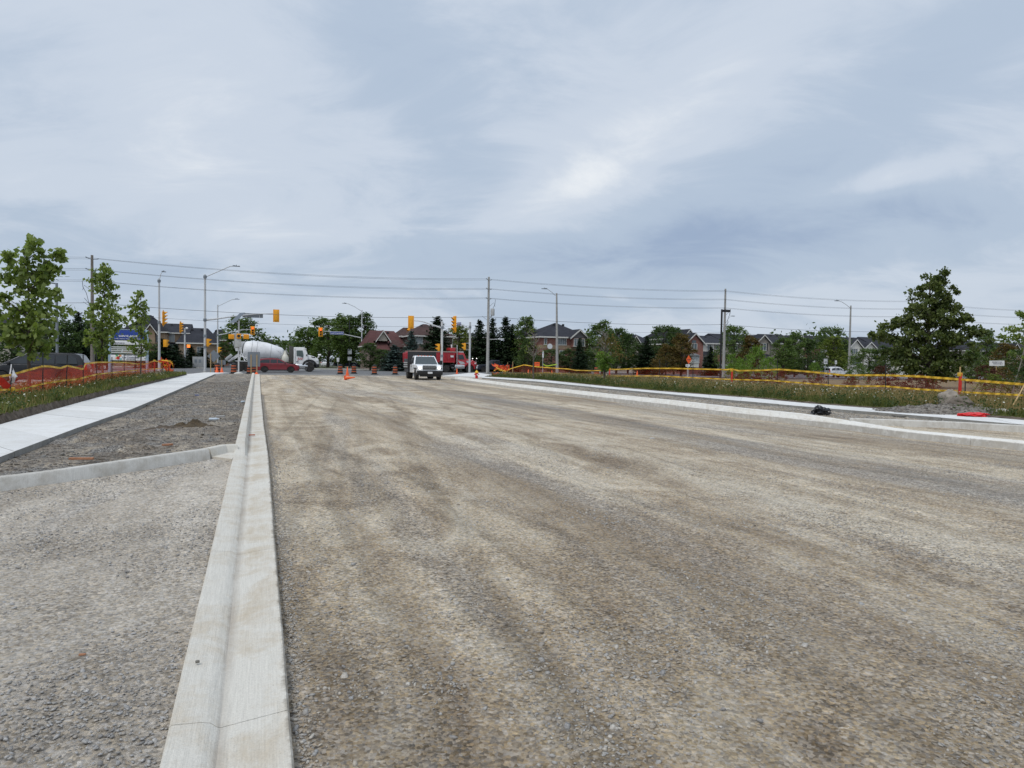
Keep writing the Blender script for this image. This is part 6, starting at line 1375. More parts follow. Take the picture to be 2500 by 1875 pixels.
def con_proto(seed, h=9.0, w=4.0, rows=34, per=15, leaf=.16, base=.04, gap=.0):
    g = np.random.default_rng(seed); out = []; tips = []
    for i in range(rows):
        f = i / (rows - 1); z = h * (base + (1 - base) * f ** .92); R_ = w / 2 * (1 - f) ** .82 * g.uniform(.82, 1.12) + .10
        for b in range(max(4, int(13 * (1 - f * .6)))):
            a = g.uniform(0, 2 * math.pi); L = R_ * g.uniform(.7, 1.12); npt = max(2, int(L / .20)); tt = (np.arange(npt) + .6) / npt
            drop = -.28 * L * tt + .16 * L * tt ** 2 + g.uniform(-.1, .1)
            c = np.stack([np.cos(a) * L * tt, np.sin(a) * L * tt, z + drop], 1); out.append(leaf_cloud(c, np.full(len(c), .09 + .05 * (1 - f)), max(2, per // 5), leaf, .75, g, .42, .6)); 
            if g.random() < .2: tips.append((math.cos(a) * L * .8, math.sin(a) * L * .8, z))
    return np.concatenate(out), np.array(tips)
protos = {}
for i in range(4):
    V, cs = dec_proto(20 + i, rag=.5 + .2 * (i % 2), w=[5.0, 5.6, 4.4, 5.2][i], top=[.3, .15, .5, .0][i], clumps=210, per=30, leaf=.115, clump_r=.30); protos['d%d' % i] = (V, cs, 8.0)
for i in range(2):
    V, cs = con_proto(40 + i, rows=40, per=25, leaf=.17); protos['c%d' % i] = (V, cs, 9.0)
for i in range(2):
    V, cs = dec_proto(60 + i, h=2.0, w=2.4, base=.02, clumps=70, per=26, leaf=.055, clump_r=.15, top=-.1); protos['b%d' % i] = (V, cs, 2.0)
V, cs = dec_proto(66, h=8, w=4.2, base=.25, clumps=60, per=13, leaf=.09, clump_r=.28, rag=1.0); protos['s0'] = (V, cs, 8.0)
pm = {}
MATK = {'G': L_DEC, 'D': L_DEC2, 'Y': L_YEL, 'R': L_BRN, 'C': L_CON, 'B': L_BLU, 'P': L_RED, 'L': L_BRI, 'M': L_MAP, 'N': L_LIN}
def plant(key, mk, nm, lab, cat, px, ytop, Y, wpx, group, z0=0.0, rot=None, wdef=None):
    V, cs, h0 = protos[key]; P = foot(px, Y, z0); H = at(px, ytop, Y).z - z0; s = px_m(Y)
    wm = wpx / s * {'d': 1.5, 'c': 1.75, 'b': 1.35, 's': 1.2}[key[0]]; w0 = {'d': 5.2, 'c': 4.0, 'b': 2.5, 's': 4.4}[key[0]]
    if key not in pm:
        pm[key] = make_tree(nm, lab, cat, V, cs, h0, {'d': .16, 'c': .14, 'b': .03, 's': .1}[key[0]], MATK[mk], 5, 26 if key[0] != 'b' else 8, M_BARKL if key[0] == 's' else None); t = pm[key]; t.location = P; t.rotation_euler = (0, 0, 0)
        t.name = nm
    else:
        t = dup(pm[key], P, random.uniform(0, 6.28)); t.name = nm
        if cat: t['category'] = cat
    for ch in t.children:
        if ch.name.startswith('crown'): 
            ch.material_slots[0].link = 'OBJECT'; ch.material_slots[0].material = MATK[mk]
    t['label'] = lab; t['group'] = group; t.scale = (wm / w0, wm / w0, H / h0)
    return t
TG = 'trees beyond the cross street'
T = [ # key, leaf, name, label, px, ytop, Y, width px
 ('d0','D','leafy_tree','dark leafy tree behind the front of the minivan',28,800,72,110),
 ('d1','D','leafy_tree','dark leafy tree rising behind the minivan roof, beside the grey lamp',112,778,74,90),
 ('d2','D','leafy_tree','dark tree between the minivan lamp and the small spruce',160,783,76,62),
 ('c0','C','spruce_tree','narrow spruce tip poking up between the two young maples',191,764,78,52),
 ('d3','D','leafy_tree','dark leafy mass behind the utility pole with drop cables',222,792,80,66),
 ('d0','D','leafy_tree','low dark leafy tree behind the school sign',262,806,84,64),
 ('d1','D','leafy_tree','dark leafy tree between the school sign and the netting pole',330,818,96,72),
 ('c1','C','spruce_tree','broad dark spruce behind the netting end pole',398,828,100,62),
 ('c0','C','spruce_tree','dark spruce beside the grey control cabinet',428,842,103,46),
 ('c1','C','spruce_tree','spruce behind the grey control cabinet door',466,846,108,40),
 ('c0','C','spruce_tree','spruce directly behind the tall signal pole',496,850,110,38),
 ('d2','G','leafy_tree','round green tree behind the solar panel and beacon',586,776,124,108),
 ('d0','D','leafy_tree','darker green tree low between the brick house and beacon',545,836,118,40),
 ('d3','D','leafy_tree','dark tree peeking over the mixer drum',652,834,170,56),
 ('d1','G','leafy_tree','small distant tree above the nose of the mixer drum',682,830,172,40),
 ('d0','G','leafy_tree','spreading green tree at the start of the tree row behind the mixer cab',752,800,135,76),
 ('d1','G','leafy_tree','tall green tree behind the red signal near the blue street sign',800,775,132,92),
 ('d2','G','leafy_tree','tall green tree with pointed twigs above the blue street sign',838,771,128,84),
 ('d3','D','leafy_tree','dark green tree right behind the far lamp pole',888,769,130,86),
 ('d0','D','leafy_tree','low dark tree under the far lamp pole and red roof',904,838,106,48),
 ('d1','D','leafy_tree','dark low shrub tree beside the blue spruces',932,852,105,40),
 ('c1','B','blue_spruce','blue spruce below the long reddish roof',962,843,104,50),
 ('c0','B','blue_spruce','blue spruce in front of the brown brick wall',1003,810,104,44),
 ('c1','B','blue_spruce','small blue spruce at the rear of the dump truck',982,862,103.5,34),
 ('c0','C','spruce_tree','tall dark spruce cutting the brown hip roof',1067,775,106,74),
 ('d2','Y','leafy_tree','yellowish green tree behind the small blue sign',1120,796,116,66),
 ('c1','C','spruce_tree','dark spruce left of the transformer pole',1170,784,112,56),
 ('c0','C','spruce_tree','dark spruce immediately beside the transformer pole',1201,779,114,48),
 ('c1','C','spruce_tree','tallest spruce of the dark row beyond the navy pickup',1233,776,113,56),
 ('c0','C','spruce_tree','shorter spruce at the end of the dark row',1250,794,112,44),
 ('d0','G','leafy_tree','green tree with light top twigs beside the dark spruces',1284,775,108,66),
 ('d3','D','leafy_tree','low dark green tree below the green tree with light twigs',1290,830,104,52),
 ('c1','C','spruce_tree','small spruce in front of the bay window house',1415,826,96,32),
 ('d1','D','leafy_tree','hedge of dark bushes below the satellite dish wall',1345,852,98,56),
 ('d2','D','leafy_tree','dark bush between lamp pole and the brick house wall',1388,853,99,50),
 ('d0','D','leafy_tree','broad dark bush below the bay window',1432,858,98,56),
 ('d3','G','leafy_tree','large green tree covering the corner of the brick hip house',1470,787,104,78),
 ('d1','D','leafy_tree','darker tree behind the rusty sapling',1505,800,112,62),
 ('d0','D','leafy_tree','dark tree beside the gable with white boards',1533,815,114,52),
 ('d2','D','leafy_tree','dark green tree in front of the gable with white boards',1560,838,108,60),
 ('c0','C','spruce_tree','dark pointed tree with bare pole in front of it',1578,822,106,40),
 ('d3','D','leafy_tree','low dark tree in the shade under the rusty trees',1600,848,108,56),
 ('d1','D','leafy_tree','tall green tree before the beige gable roof',1617,793,112,60),
 ('d0','D','leafy_tree','green tree touching the beige gable roof',1645,800,110,56),
 ('d2','R','leafy_tree','rusty orange tree nearest the red brick gable',1663,818,100,66),
 ('d3','R','leafy_tree','low rusty orange tree beside the brick gable house',1625,842,99,52),
 ('c1','C','spruce_tree','small dark evergreen on the lawn of the cream house',1735,848,104,34),
 ('d1','G','leafy_tree','green tree directly behind the black lamp pole',1790,794,100,66),
 ('d3','R','leafy_tree','brownish tree beside the green tree behind the lamp pole',1828,822,98,56),
 ('b0','L','leafy_bush','bright green bush next to the utility pole base',1790,865,80,56),
 ('b1','L','leafy_bush','tallest bright green bush before the grey stone houses',1847,848,78,64),
 ('b0','L','leafy_bush','bright green bush in the middle of the clump by the netting',1822,868,74,58),
 ('b1','L','leafy_bush','bright green bush at the end of the clump before the speed sign',1880,874,72,58),
 ('d2','G','leafy_tree','round green tree before the brown terraced house',1912,826,94,66),
 ('d0','G','leafy_tree','green tree with a pointed top behind the porch house',1940,812,104,56),
 ('d3','D','leafy_tree','dark tree shading the brick porch house',1972,828,106,62),
 ('d1','G','leafy_tree','tall round tree above the speed limit sign',2026,797,126,66),
 ('d0','Y','leafy_tree','lighter green tree behind the speed limit sign',2034,822,122,62),
 ('b1','L','leafy_bush','light green bush under the speed limit sign',1988,886,90,34),
 ('d2','D','leafy_tree','dark tree beside the concrete lamp pole by the hatchback',2058,838,126,40),
 ('d1','G','leafy_tree','green tree before the white twin gables',2122,850,96,60),
 ('d3','D','leafy_tree','dark tree left of the broad spreading tree',2160,846,94,60),
 ('b0','G','round_shrub','rounded green brown shrub at the base of the concrete lamp pole',2098,889,70,58),
 ('b1','P','red_shrub','dark red shrub right of the rounded shrub',2150,895,66,56),
 ('d2','G','leafy_tree','feathery green tree right of the broad spreading tree',2406,812,96,62),
 ('d0','G','leafy_tree','green tree low beside the white banner sign',2372,856,80,56),
 ('d3','R','leafy_tree','rusty tree behind the white banner sign',2455,840,90,66),
 ('d1','D','leafy_tree','dark tree closing the row beside the thin pale trunk',2498,852,78,70),
]
for k, mk, nm, lb, px, yt, Y, wd in T:
    b_ = k[0] == 'b'
    plant(k, mk, nm, lb, 'shrub' if b_ else 'tree', px, yt, Y, wd, 'bushes beyond the netting' if b_ else TG)
SG = 'shrubs beyond the netting'
for lb, mk, px, yt, Y, wd, z in [('barberry bush seen through the netting beside the orange post','P',1818,908,50,46,.1),('wide barberry bush below the bright green bushes','P',1866,905,46,70,.1),('barberry bush below the speed limit sign','P',1988,908,48,46,.1),
      ('small red bush under the narrow white sign','P',1908,907,52,40,.1),('large dark red bush before the broad tree trunk','P',2240,915,40,86,.1),('low red bush beside the large dark red bush','P',2180,918,42,50,.1),('reddish shrub below the white banner sign','P',2408,893,50,72,.1),
      ('olive shrub behind the reddish shrub','R',2448,898,54,66,.1),('pale grassy shrub right of the orange post','Y',2430,915,45,64,.1),('dark green bush by the thin pale trunk','D',2496,898,44,56,.1),('red bush between the rounded shrub and broad tree','P',2080,920,50,34,.1)]:
    plant('b0' if random.random() < .5 else 'b1', mk, 'shrub', lb, 'shrub', px, yt, Y, wd, SG, z)
# far wood that closes the view
g = np.random.default_rng(99); cs = []
for k in range(700):
    f = g.uniform(-1, 1); Yd = g.uniform(185, 260); x = Yd * f * .95 + Yd * .0; cs.append((x, Yd, g.uniform(.5, 1) ** .5 * (5.5 + 3 * math.sin(x * .09) + 1.5 * math.sin(x * .31))))
V = leaf_cloud(np.array(cs), np.full(len(cs), 2.0), 60, .55, .3, g)
np_mesh('distant_wood', V, 4, L_DEC2, kind='stuff')
# ---- young maples beside the netting
def hero(nm, lab, px, ybase_z, Y, ytop, clusters, leaf, r, lmat, seed, per=46, spread=.26, nlim=40, bark=None, cat='tree', z0=.25, group=None, lean=0, dfac=.8):
    """clusters: list of (px,py,radius px) lobes of the crown as seen; depth is spread round the trunk"""
    P = foot(px, Y, z0); H = at(px, ytop, Y).z - z0; g = np.random.default_rng(seed); s = px_m(Y); cs = []; sp = []
    for cx, cy, cr, n in clusters:
        c = at(cx, cy, Y) - P; R_ = cr / s
        for k in range(n):
            d = g.normal(0, 1, 3); d /= np.linalg.norm(d); d *= R_ * g.uniform(.25, 1) ** .5
            cs.append((c.x + d[0], d[1] * 1.1 + g.uniform(-1, 1) * min(1.0, H * .13) * dfac, c.z + d[2])); sp.append(spread * g.uniform(.5, 1.1))
    cs = np.array(cs); V = leaf_cloud(cs, np.array(sp), per, leaf, .45, g, .78, .3)
    t = thing(nm, lab, cat, P, 0, group); np_mesh('crown', V, 4, lmat, t); trunk_mesh(H, r, cs, seed, nlim, bark or M_BARK, t, .2, lean); return t
YM = 'young maples beside the netting'
hero('maple_sapling', 'largest young maple, at the edge by the minivan, with big ragged leaves', 72, .3, 25.5, 584, [(88, 598, 15, 7), (92, 625, 20, 10), (65, 655, 20, 9), (100, 660, 22, 11), (20, 628, 15, 7), (140, 630, 14, 6), (45, 670, 22, 9), (125, 665, 16, 7), (148, 620, 8, 3), (20, 675, 15, 6), (60, 700, 24, 12), (110, 700, 22, 10), (8, 730, 13, 6), (145, 722, 13, 5), (85, 740, 30, 16), (45, 760, 24, 12), (115, 770, 22, 10), (60, 800, 30, 16), (30, 800, 16, 7), (105, 805, 22, 10), (157, 757, 8, 3), (70, 835, 26, 12), (85, 858, 18, 8), (40, 830, 16, 6), (-20, 700, 18, 8), (-25, 760, 20, 8), (118, 838, 10, 4)],
     .10, .065, L_MAP, 3, 14, .125, group=YM, dfac=.5)
hero('maple_sapling', 'slender young maple in front of the utility pole', 252, .3, 37, 645, [(255, 652, 9, 4), (258, 668, 10, 5), (238, 672, 13, 6), (252, 690, 14, 7), (262, 700, 12, 5), (230, 690, 8, 3), (245, 715, 16, 8), (272, 725, 12, 6), (258, 745, 20, 10), (235, 750, 16, 7), (285, 765, 15, 7), (250, 780, 25, 14), (275, 795, 18, 9), (225, 775, 10, 4), (298, 782, 7, 3), (245, 815, 24, 12), (220, 820, 12, 6), (268, 825, 16, 7), (248, 850, 16, 8), (250, 872, 9, 4), (215, 838, 8, 3)], .10, .06, L_MAP, 4, 16, .13, group=YM, dfac=.4)
hero('maple_sapling', 'smallest young maple standing before the school sign', 343, .3, 46, 710, [(345, 718, 7, 4), (340, 735, 11, 6), (350, 748, 10, 5), (325, 750, 12, 6), (338, 770, 16, 9), (320, 765, 8, 3), (355, 770, 9, 4), (340, 795, 17, 10), (355, 810, 10, 4), (342, 825, 16, 9), (330, 850, 10, 5), (350, 850, 12, 6), (345, 868, 8, 4), (365, 838, 7, 3)], .10, .05, L_MAP, 5, 16, .13, group=YM, dfac=.4)
hero('broad_tree', 'broad dark linden with a tapering crown beyond the yellow banded netting', 2265, .1, 58, 663, [(2284.1, 668, 6.0, 3), (2276.4, 682, 11.0, 5), (2295.1, 688, 11.0, 5), (2267.6, 697, 9.0, 4), (2280.8, 706, 17.0, 7), (2307.2, 704, 8.0, 3), (2250.0, 712, 8.0, 2), (2261.0, 724, 15.0, 6), (2295.1, 727, 15.0, 6), (2322.6, 722, 7.0, 2), (2278.6, 742, 20.0, 8), (2244.5, 746, 12.0, 5), (2312.7, 746, 12.0, 5), (2256.6, 764, 22.0, 10), (2297.3, 765, 22.0, 10), (2223.6, 772, 9.0, 3), (2198.3, 778, 9.0, 2), (2175.2, 783, 6.0, 2), (2275.3, 788, 32.0, 14), (2228.0, 792, 20.0, 8), (2322.6, 790, 18.0, 8), (2349.0, 780, 9.0, 3), (2362.2, 773, 6.0, 2), (2192.8, 802, 12.0, 4), (2253.3, 814, 34.0, 17), (2308.3, 816, 32.0, 15), (2206.0, 824, 22.0, 9), (2355.6, 812, 16.0, 6), (2159.8, 813, 10.0, 3), (2143.3, 815, 6.0, 2), (2382.0, 808, 8.0, 2), (2176.3, 835, 14.0, 5), (2236.8, 848, 36.0, 20), (2297.3, 850, 38.0, 21), (2352.3, 842, 24.0, 11), (2198.3, 862, 24.0, 11), (2385.3, 838, 10.0, 2), (2220.3, 888, 32.0, 17), (2286.3, 890, 38.0, 21), (2344.6, 882, 26.0, 12), (2170.8, 882, 12.0, 4), (2247.8, 910, 30.0, 12), (2313.8, 908, 28.0, 11), (2140, 822, 6, 3), (2390, 815, 6, 3), (2165, 795, 5, 2), (2368, 782, 4, 2), (2222, 752, 6, 3), (2330, 752, 6, 3)],
     .13, .17, L_LIN, 6, 56, .22, nlim=70, dfac=1.3, z0=.0)
t = hero('bare_tree', 'thin tree of bare twigs with few rusty leaves beside the orange boards', 1303, .2, 56, 803, [(1303, 830, 14, 4), (1290, 850, 12, 3), (1318, 850, 12, 3), (1300, 815, 10, 2)], .06, .07, L_YEL, 8, 12, .25, 5, M_BARK, z0=.2)
def twigs(t, seed, H, spread, n, r, start=.35, parent_name='branch'):
    g = random.Random(seed); mb = MB()
    for k in range(n):
        z = H * g.uniform(start, .9); a = g.uniform(0, 6.28); L = spread * g.uniform(.4, 1) * (1.15 - z / H * .7); p0 = Vector((0, 0, z)); d = Vector((math.cos(a), math.sin(a), g.uniform(.5, 1.2))).normalized()
        p1 = p0 + d * L * .5; p2 = p1 + (d + Vector((g.uniform(-.4, .4), g.uniform(-.4, .4), .25))).normalized() * L * .5; mb.tube([p0, p1, p2], [r, r * .6, r * .25], 5)
        for j in range(4): q0 = p0.lerp(p2, g.uniform(.4, .95)); mb.tube([q0, q0 + Vector((g.uniform(-1, 1), g.uniform(-1, 1), g.uniform(.2, 1))).normalized() * L * .35], [r * .4, r * .15], 4)
    return mb.build(parent_name, M_BARKL, t, smooth=True)
twigs(t, 3, 4.2, 1.6, 26, .022)
t = hero('bare_tree', 'half bare tree with bushy green shoots low on its trunk beside the orange post', 1476.4, .2, 47, 815, [(1472, 885, 12, 10), (1480, 895, 11, 8), (1468, 870, 9, 6), (1484, 878, 8, 5)], .075, .085, L_BRI, 9, 46, .14, 8, M_BARK, z0=.15)
twigs(t, 5, 4.0, 1.5, 26, .02, .4)
g = np.random.default_rng(17); P = t.location; c2 = []
for cx, cy, cr, n in [(1492, 835, 16, 8), (1505, 850, 14, 8), (1478, 838, 12, 5), (1462, 850, 10, 3), (1500, 868, 12, 5), (1510, 862, 10, 4)]:
    c = at(cx, cy, 47) - P
    for k in range(n): c2.append((c.x + g.normal(0, .3), g.normal(0, .5), c.z + g.normal(0, .3)))
np_mesh('upper_crown', leaf_cloud(np.array(c2), np.full(len(c2), .2), 16, .06, .4, g), 4, L_BRN, t)
t = hero('birch_sapling', 'thin pale barked sapling with leafy tips at the frame edge', 2474, .1, 44, 738, [(2498, 770, 10, 3), (2515, 760, 24, 9), (2492, 800, 10, 4), (2520, 810, 24, 9), (2463, 808, 8, 3), (2450, 823, 7, 2), (2467, 828, 7, 2), (2495, 825, 8, 3), (2530, 850, 24, 8), (2485, 865, 10, 3)], .095, .05, L_MAP, 11, 26, .15, 14, M_BARKL, z0=.1, lean=1.2)
for k, (px, Y, yt, lb) in enumerate([(73 - 6, 0, 0, '')][:0]): pass
# ================================================================== SAFETY NETTING
def path_at(path, px, py):
    """meet the ray (seen from above) with the fence line"""
    d = ray(px, py); best = None
    for a, b in zip(path, path[1:]):
        ex, ey = b.x - a.x, b.y - a.y; den_ = d.x * ey - d.y * ex
        if abs(den_) < 1e-9: continue
        t = (a.x * ey - a.y * ex) / den_; k = (a.x * d.y - a.y * d.x) / den_
        if -1e-6 <= k <= 1 + 1e-6 and t > 0: return CAMP + d * t
        e = min(abs(k), abs(k - 1))
        if best is None or e < best[0]: best = (e, CAMP + d * t)
    return best[1]
def tab(pts, x):
    if x <= pts[0][0]: return pts[0][1]
    for (a, b), (c, d) in zip(pts, pts[1:]):
        if x <= c: return b + (d - b) * (x - a) / (c - a)
    return pts[-1][1]
def fence(label, base, top, bot, stakes, x0, x1, zg, seed, group, tape=.075, netm=None, skip=()):
    g = random.Random(seed); path = [G(x, y, zg) for x, y in base]
    root = thing('safety_fence', label, 'fence', path[len(path) // 2] * 1.0, 0, group); O = root.location.copy()
    xs = []; x = x0; 
    while x < x1: xs.append(x); x += 3.5
    xs.append(x1); T, B = [], []
    for i, x in enumerate(xs):
        p = path_at(path, x, tab(top, x)); q = path_at(path, x, tab(bot, x)); T.append(p); B.append(q)
    def strip_of(name, P, h, m, dy=0.0, tw=.0):
        mb = MB(); vs = []
        for i, p in enumerate(P):
            tn = (P[min(i + 1, len(P) - 1)] - P[max(i - 1, 0)]); tn.z = 0; tn.normalize(); nr = Vector((-tn.y, tn.x, 0)); wob = math.sin(i * .9 + seed) * tw
            for s_ in (-1, 1): vs.append(p - O + Vector((0, 0, s_ * h / 2 * (1 - abs(wob) * 3))) + nr * (dy + wob * s_))
        fs = [(2 * i, 2 * i + 1, 2 * i + 3, 2 * i + 2) for i in range(len(P) - 1)]; mb.add(vs, fs); return mb.build(name, m, root, smooth=True)
    strip_of('tape', T, tape, M_TAPE, -.012, .012); strip_of('tape', B, tape * .85, M_TAPE, -.012, .014)
    # netting, one panel per bay
    cuts_ = [x0] + [s[0] for s in stakes if x0 + 8 < s[0] < x1 - 8] + [x1]; 
    def netpanel(xa, xb):
        n = max(3, int((xb - xa) / 5)); rows = 9; vs = []; uvs = []; L = 0; prev = None
        for i in range(n + 1):
            x = xa + (xb - xa) * i / n; p = path_at(path, x, tab(top, x)); gnd = zg - .06; dr = p - CAMP; dr.z = 0; dr.normalize()
            if prev is not None: L += (p - prev).length
            prev = p
            for j in range(rows + 1):
                f = j / rows; z = p.z + (gnd - p.z) * f; bul = .14 * math.sin(math.pi * i / n) * math.sin(math.pi * f) * g.uniform(.7, 1.1) + .05 * mnoise.noise(Vector((x * .06, f * 3, seed)))
                vs.append(Vector((p.x, p.y, z)) - O + dr * bul); uvs.append((L, z))
        fs = []
        for i in range(n):
            for j in range(rows): a = i * (rows + 1) + j; fs.append((a, a + 1, a + rows + 2, a + rows + 1))
        mb = MB(); mb.add(vs, fs); o = mb.build('net_panel', netm or M_NET, root, smooth=True)
        uvl = o.data.uv_layers.new(name='UVMap'); vi = [l.vertex_index for l in o.data.loops]
        for k, v_ in enumerate(vi): uvl.data[k].uv = uvs[v_]
    for a, b in zip(cuts_, cuts_[1:]):
        if any(s0 <= (a + b) / 2 <= s1 for s0, s1 in skip): continue
        netpanel(a, b)
    for s in stakes:
        x, yt, yb = s[:3]; kind_ = s[3] if len(s) > 3 else 0; xt = s[4] if len(s) > 4 else x
        b_ = path_at(path, x, yb); b_.z = zg - .12; t_ = path_at(path, xt, yt); 
        if kind_ == 0:
            mb = MB(); mb.tube([b_ - O, t_ - O], .022, 6); mb.build('stake', M_STAKE, root)
        else:
            mb = MB(); d_ = (t_ - b_); mb.box((b_ - O) + d_ * .5, (.10, .08, d_.length)); mb.build('orange_post', mat('orange_wrapped_post', (.62, .035, .02), .6, var=.2), root, bevel=.01)
            mb = MB(); mb.box((t_ - O) - Vector((0, .0, .06)), (.15, .13, .16), rz=.2); mb.build('tape_knot', M_TAPE, root, bevel=.02)
            if kind_ == 2:
                mb = MB(); mb.box((t_ - O) + Vector((.0, .0, .12)), (.05, .03, .3)); mb.build('lath', M_WOOD, root)
    return root, path
FG = 'orange safety netting along the verges'
lb_ = [(-140, 986), (-40, 975), (22, 968), (104.4, 959), (160, 951), (203, 944), (235.4, 936), (273.3, 929), (303, 924), (330, 919), (355, 914), (395, 908)]
lt_ = [(-140, 930), (-60, 925), (0, 919), (27, 915), (45, 910), (68, 903.4), (103, 894), (122, 894.6), (146.5, 898.7), (164, 893), (190, 898.7), (202, 902), (207.5, 888), (237, 884.4), (274, 884.4), (303, 885), (335, 888.5), (355, 889), (377, 880.5), (395, 886)]
lo_ = [(-140, 966), (-60, 958), (0, 952), (22, 951.6), (32.5, 954), (68, 946), (103, 937), (161, 928), (190, 925.8), (203, 922), (237, 913.6), (300, 906.8), (340, 903), (395, 899)]
lfence, lpath = fence('sagging orange netting with yellow bands in front of the dark minivan', lb_, lt_, lo_, [(22, 889, 972, 0, 30.6), (104.4, 861, 965), (160, 867, 955, 0, 164.7), (203, 866, 945), (235.4, 862, 936), (273.3, 871.5, 930), (303, 866, 927), (330, 866, 921), (355, 884, 916), (377, 879, 912, 1), (29, 947, 985, 1), (395, 884, 911)], -140, 395, .3, 1, FG)
rb_ = [(1236, 913), (1279, 914.5), (1349.7, 917.5), (1390, 919.5), (1437.5, 923), (1488, 927.5), (1547, 931), (1610.7, 935), (1691.8, 939), (1787, 943.5), (1898, 951.5), (2023, 960), (2162.5, 969), (2343.8, 981), (2500, 992), (2680, 1006)]
rt_ = [(1236, 905), (1250, 899), (1279.5, 890.7), (1297, 893.5), (1310, 895.4), (1348, 898.3), (1389.6, 901), (1405, 904), (1446.6, 905), (1486, 904), (1492, 901), (1500, 902), (1576, 899.3), (1636.7, 899.3), (1708.8, 901), (1775, 902.5), (1786.7, 901), (1803.8, 905), (1860.7, 904), (1898.7, 901.8), (1908, 902), (1978, 907.7), (2062, 916), (2160, 916), (2244, 919), (2339.6, 925.9), (2500, 938.5), (2680, 950)]
ro_ = [(1236, 912), (1283, 912.5), (1334.5, 910), (1395, 913), (1440, 915), (1492, 918), (1606, 917.7), (1690, 922), (1785, 926.5), (1880, 928.7), (1978, 936.5), (2062, 942.7), (2160, 942.7), (2244, 950.5), (2339.6, 956), (2365, 958), (2500, 965), (2680, 974)]
rfence, rpath = fence('long orange netting with yellow bands across the flowering verge', rb_, rt_, ro_, [(1254, 899, 916), (1280, 890, 917), (1311, 893, 917), (1349.7, 891, 918), (1390, 899, 920), (1437.5, 903, 923), (1488, 899, 930, 1), (1547, 898, 932.5), (1610.7, 877.5, 935), (1691.8, 883, 939), (1786.7, 902, 943, 1), (1898, 881, 952), (2023, 878, 961, 0, 2021), (2162.5, 886.6, 969), (2343.8, 911, 979, 2), (2356.5, 928, 978), (2560, 935, 996)], 1240, 2680, .28, 2, FG, tape=.095, netm=M_NETR)
# slumped bundles of netting
def tangle(label, px0, px1, py0, py1, path, seed, O_col=M_NET):
    g = random.Random(seed); P = path_at(path, (px0 + px1) / 2, py1); P.z = .15; t = thing('netting_bundle', label, 'netting', P); s = px_m(P.y); w, h = (px1 - px0) / s, (py1 - py0) / s
    for k in range(5):
        mb = MB(); pts = [Vector((g.uniform(-.5, .5) * w, g.uniform(-.4, .4), g.uniform(.0, 1) * h)) for _ in range(5)]; pts.sort(key=lambda v: v.x)
        vs = []
        for p in interp_poly(pts, 14): a = g.uniform(.1, .3); vs += [p, p + Vector((g.uniform(-.1, .1), g.uniform(-.15, .15), a))]
        mb.add(vs, [(2 * i, 2 * i + 1, 2 * i + 3, 2 * i + 2) for i in range(13)]); mb.build('crumpled_net', mat('bunched_orange_net', (.75, .10, .03), .6, var=.2), t)
    for k in range(5):
        pts = [Vector((g.uniform(-.5, .5) * w, g.uniform(-.4, .4), g.uniform(.1, 1.0) * h)) for _ in range(4)]; pts.sort(key=lambda v: v.x); mb = MB(); vs = []
        for p in interp_poly(pts, 12): vs += [p, p + Vector((0, .02, .085))]
        mb.add(vs, [(2 * i, 2 * i + 1, 2 * i + 3, 2 * i + 2) for i in range(11)]); mb.build('tape', M_TAPE, t)
    for k in range(3): x = g.uniform(-.5, .5) * w; mb = MB(); mb.tube([(x, 0, 0), (x + g.uniform(-.1, .1), 0, h * g.uniform(.8, 1.1))], .02, 6); mb.build('stake', M_STAKE, t)
    return t
tangle('bunched orange netting with yellow band by the lamp pole at the bank end', 392, 422, 872, 909, [G(380, 910, .3), G(440, 905, .3)], 3)
tangle('collapsed orange netting with looping yellow bands beside the navy pickup', 1200, 1245, 888, 912, [G(1190, 914, .2), G(1260, 914, .2)], 5)
# folded strip of net at the frame edge and white cloth on the leaning stake
p0 = path_at(lpath, -14, 908); p1 = path_at(lpath, 26, 945); t = thing('netting_bundle', 'folded bright orange strip of netting slanting down beside the white cloth', 'netting', p1)
mb = MB(); a = p0 - p1 + Vector((0, -.12, 0)); b = Vector((0, -.10, 0)); w_ = Vector((.0, 0, .13)); mb.add([a - w_, a + w_, b + Vector((.07, 0, .06)), b - Vector((.09, 0, .13)), a - w_ + Vector((0, .05, 0)), a + w_ + Vector((0, .05, 0)), b + Vector((.07, .05, .06)), b - Vector((.09, -.05, .13))], [(0, 1, 2, 3), (7, 6, 5, 4), (0, 4, 5, 1), (1, 5, 6, 2), (2, 6, 7, 3), (3, 7, 4, 0)]); mb.build('folded_net', mat('folded_orange_net', (.70, .035, .02), .6, var=.2), t, bevel=.02)
P = path_at(lpath, 32, 912); t = thing('white_cloth', 'white rag draped over the top of the leaning black stake', 'cloth', P); s = px_m(P.y); g = random.Random(4); prof = [(0.0, .55, 0), (.12, .9, .0), (.3, 1.5, .3), (.5, 2.3, .7), (.66, 3.5, 1.6), (.78, 2.4, 1.0), (1.0, 1.3, .6)]
mb = MB(); vs = []; K = 14; hh = 46 / s
for f, wd, sh in prof:
    for k in range(K): a = 2 * math.pi * k / K; rr_ = wd * 2.4 / s * (1 + .28 * math.sin(k * 2.7 + f * 5)); vs.append(Vector((sh * 2.6 / s - 1 / s + rr_ * math.cos(a), rr_ * .8 * math.sin(a) - .05, hh * .5 - f * hh)))
mb.add(vs, [(i * K + k, i * K + (k + 1) % K, (i + 1) * K + (k + 1) % K, (i + 1) * K + k) for i in range(len(prof) - 1) for k in range(K)] + [tuple(range(K))]); mb.build('folds', mat('white_rag', (.68, .68, .70), .85, var=.08), t, smooth=True)

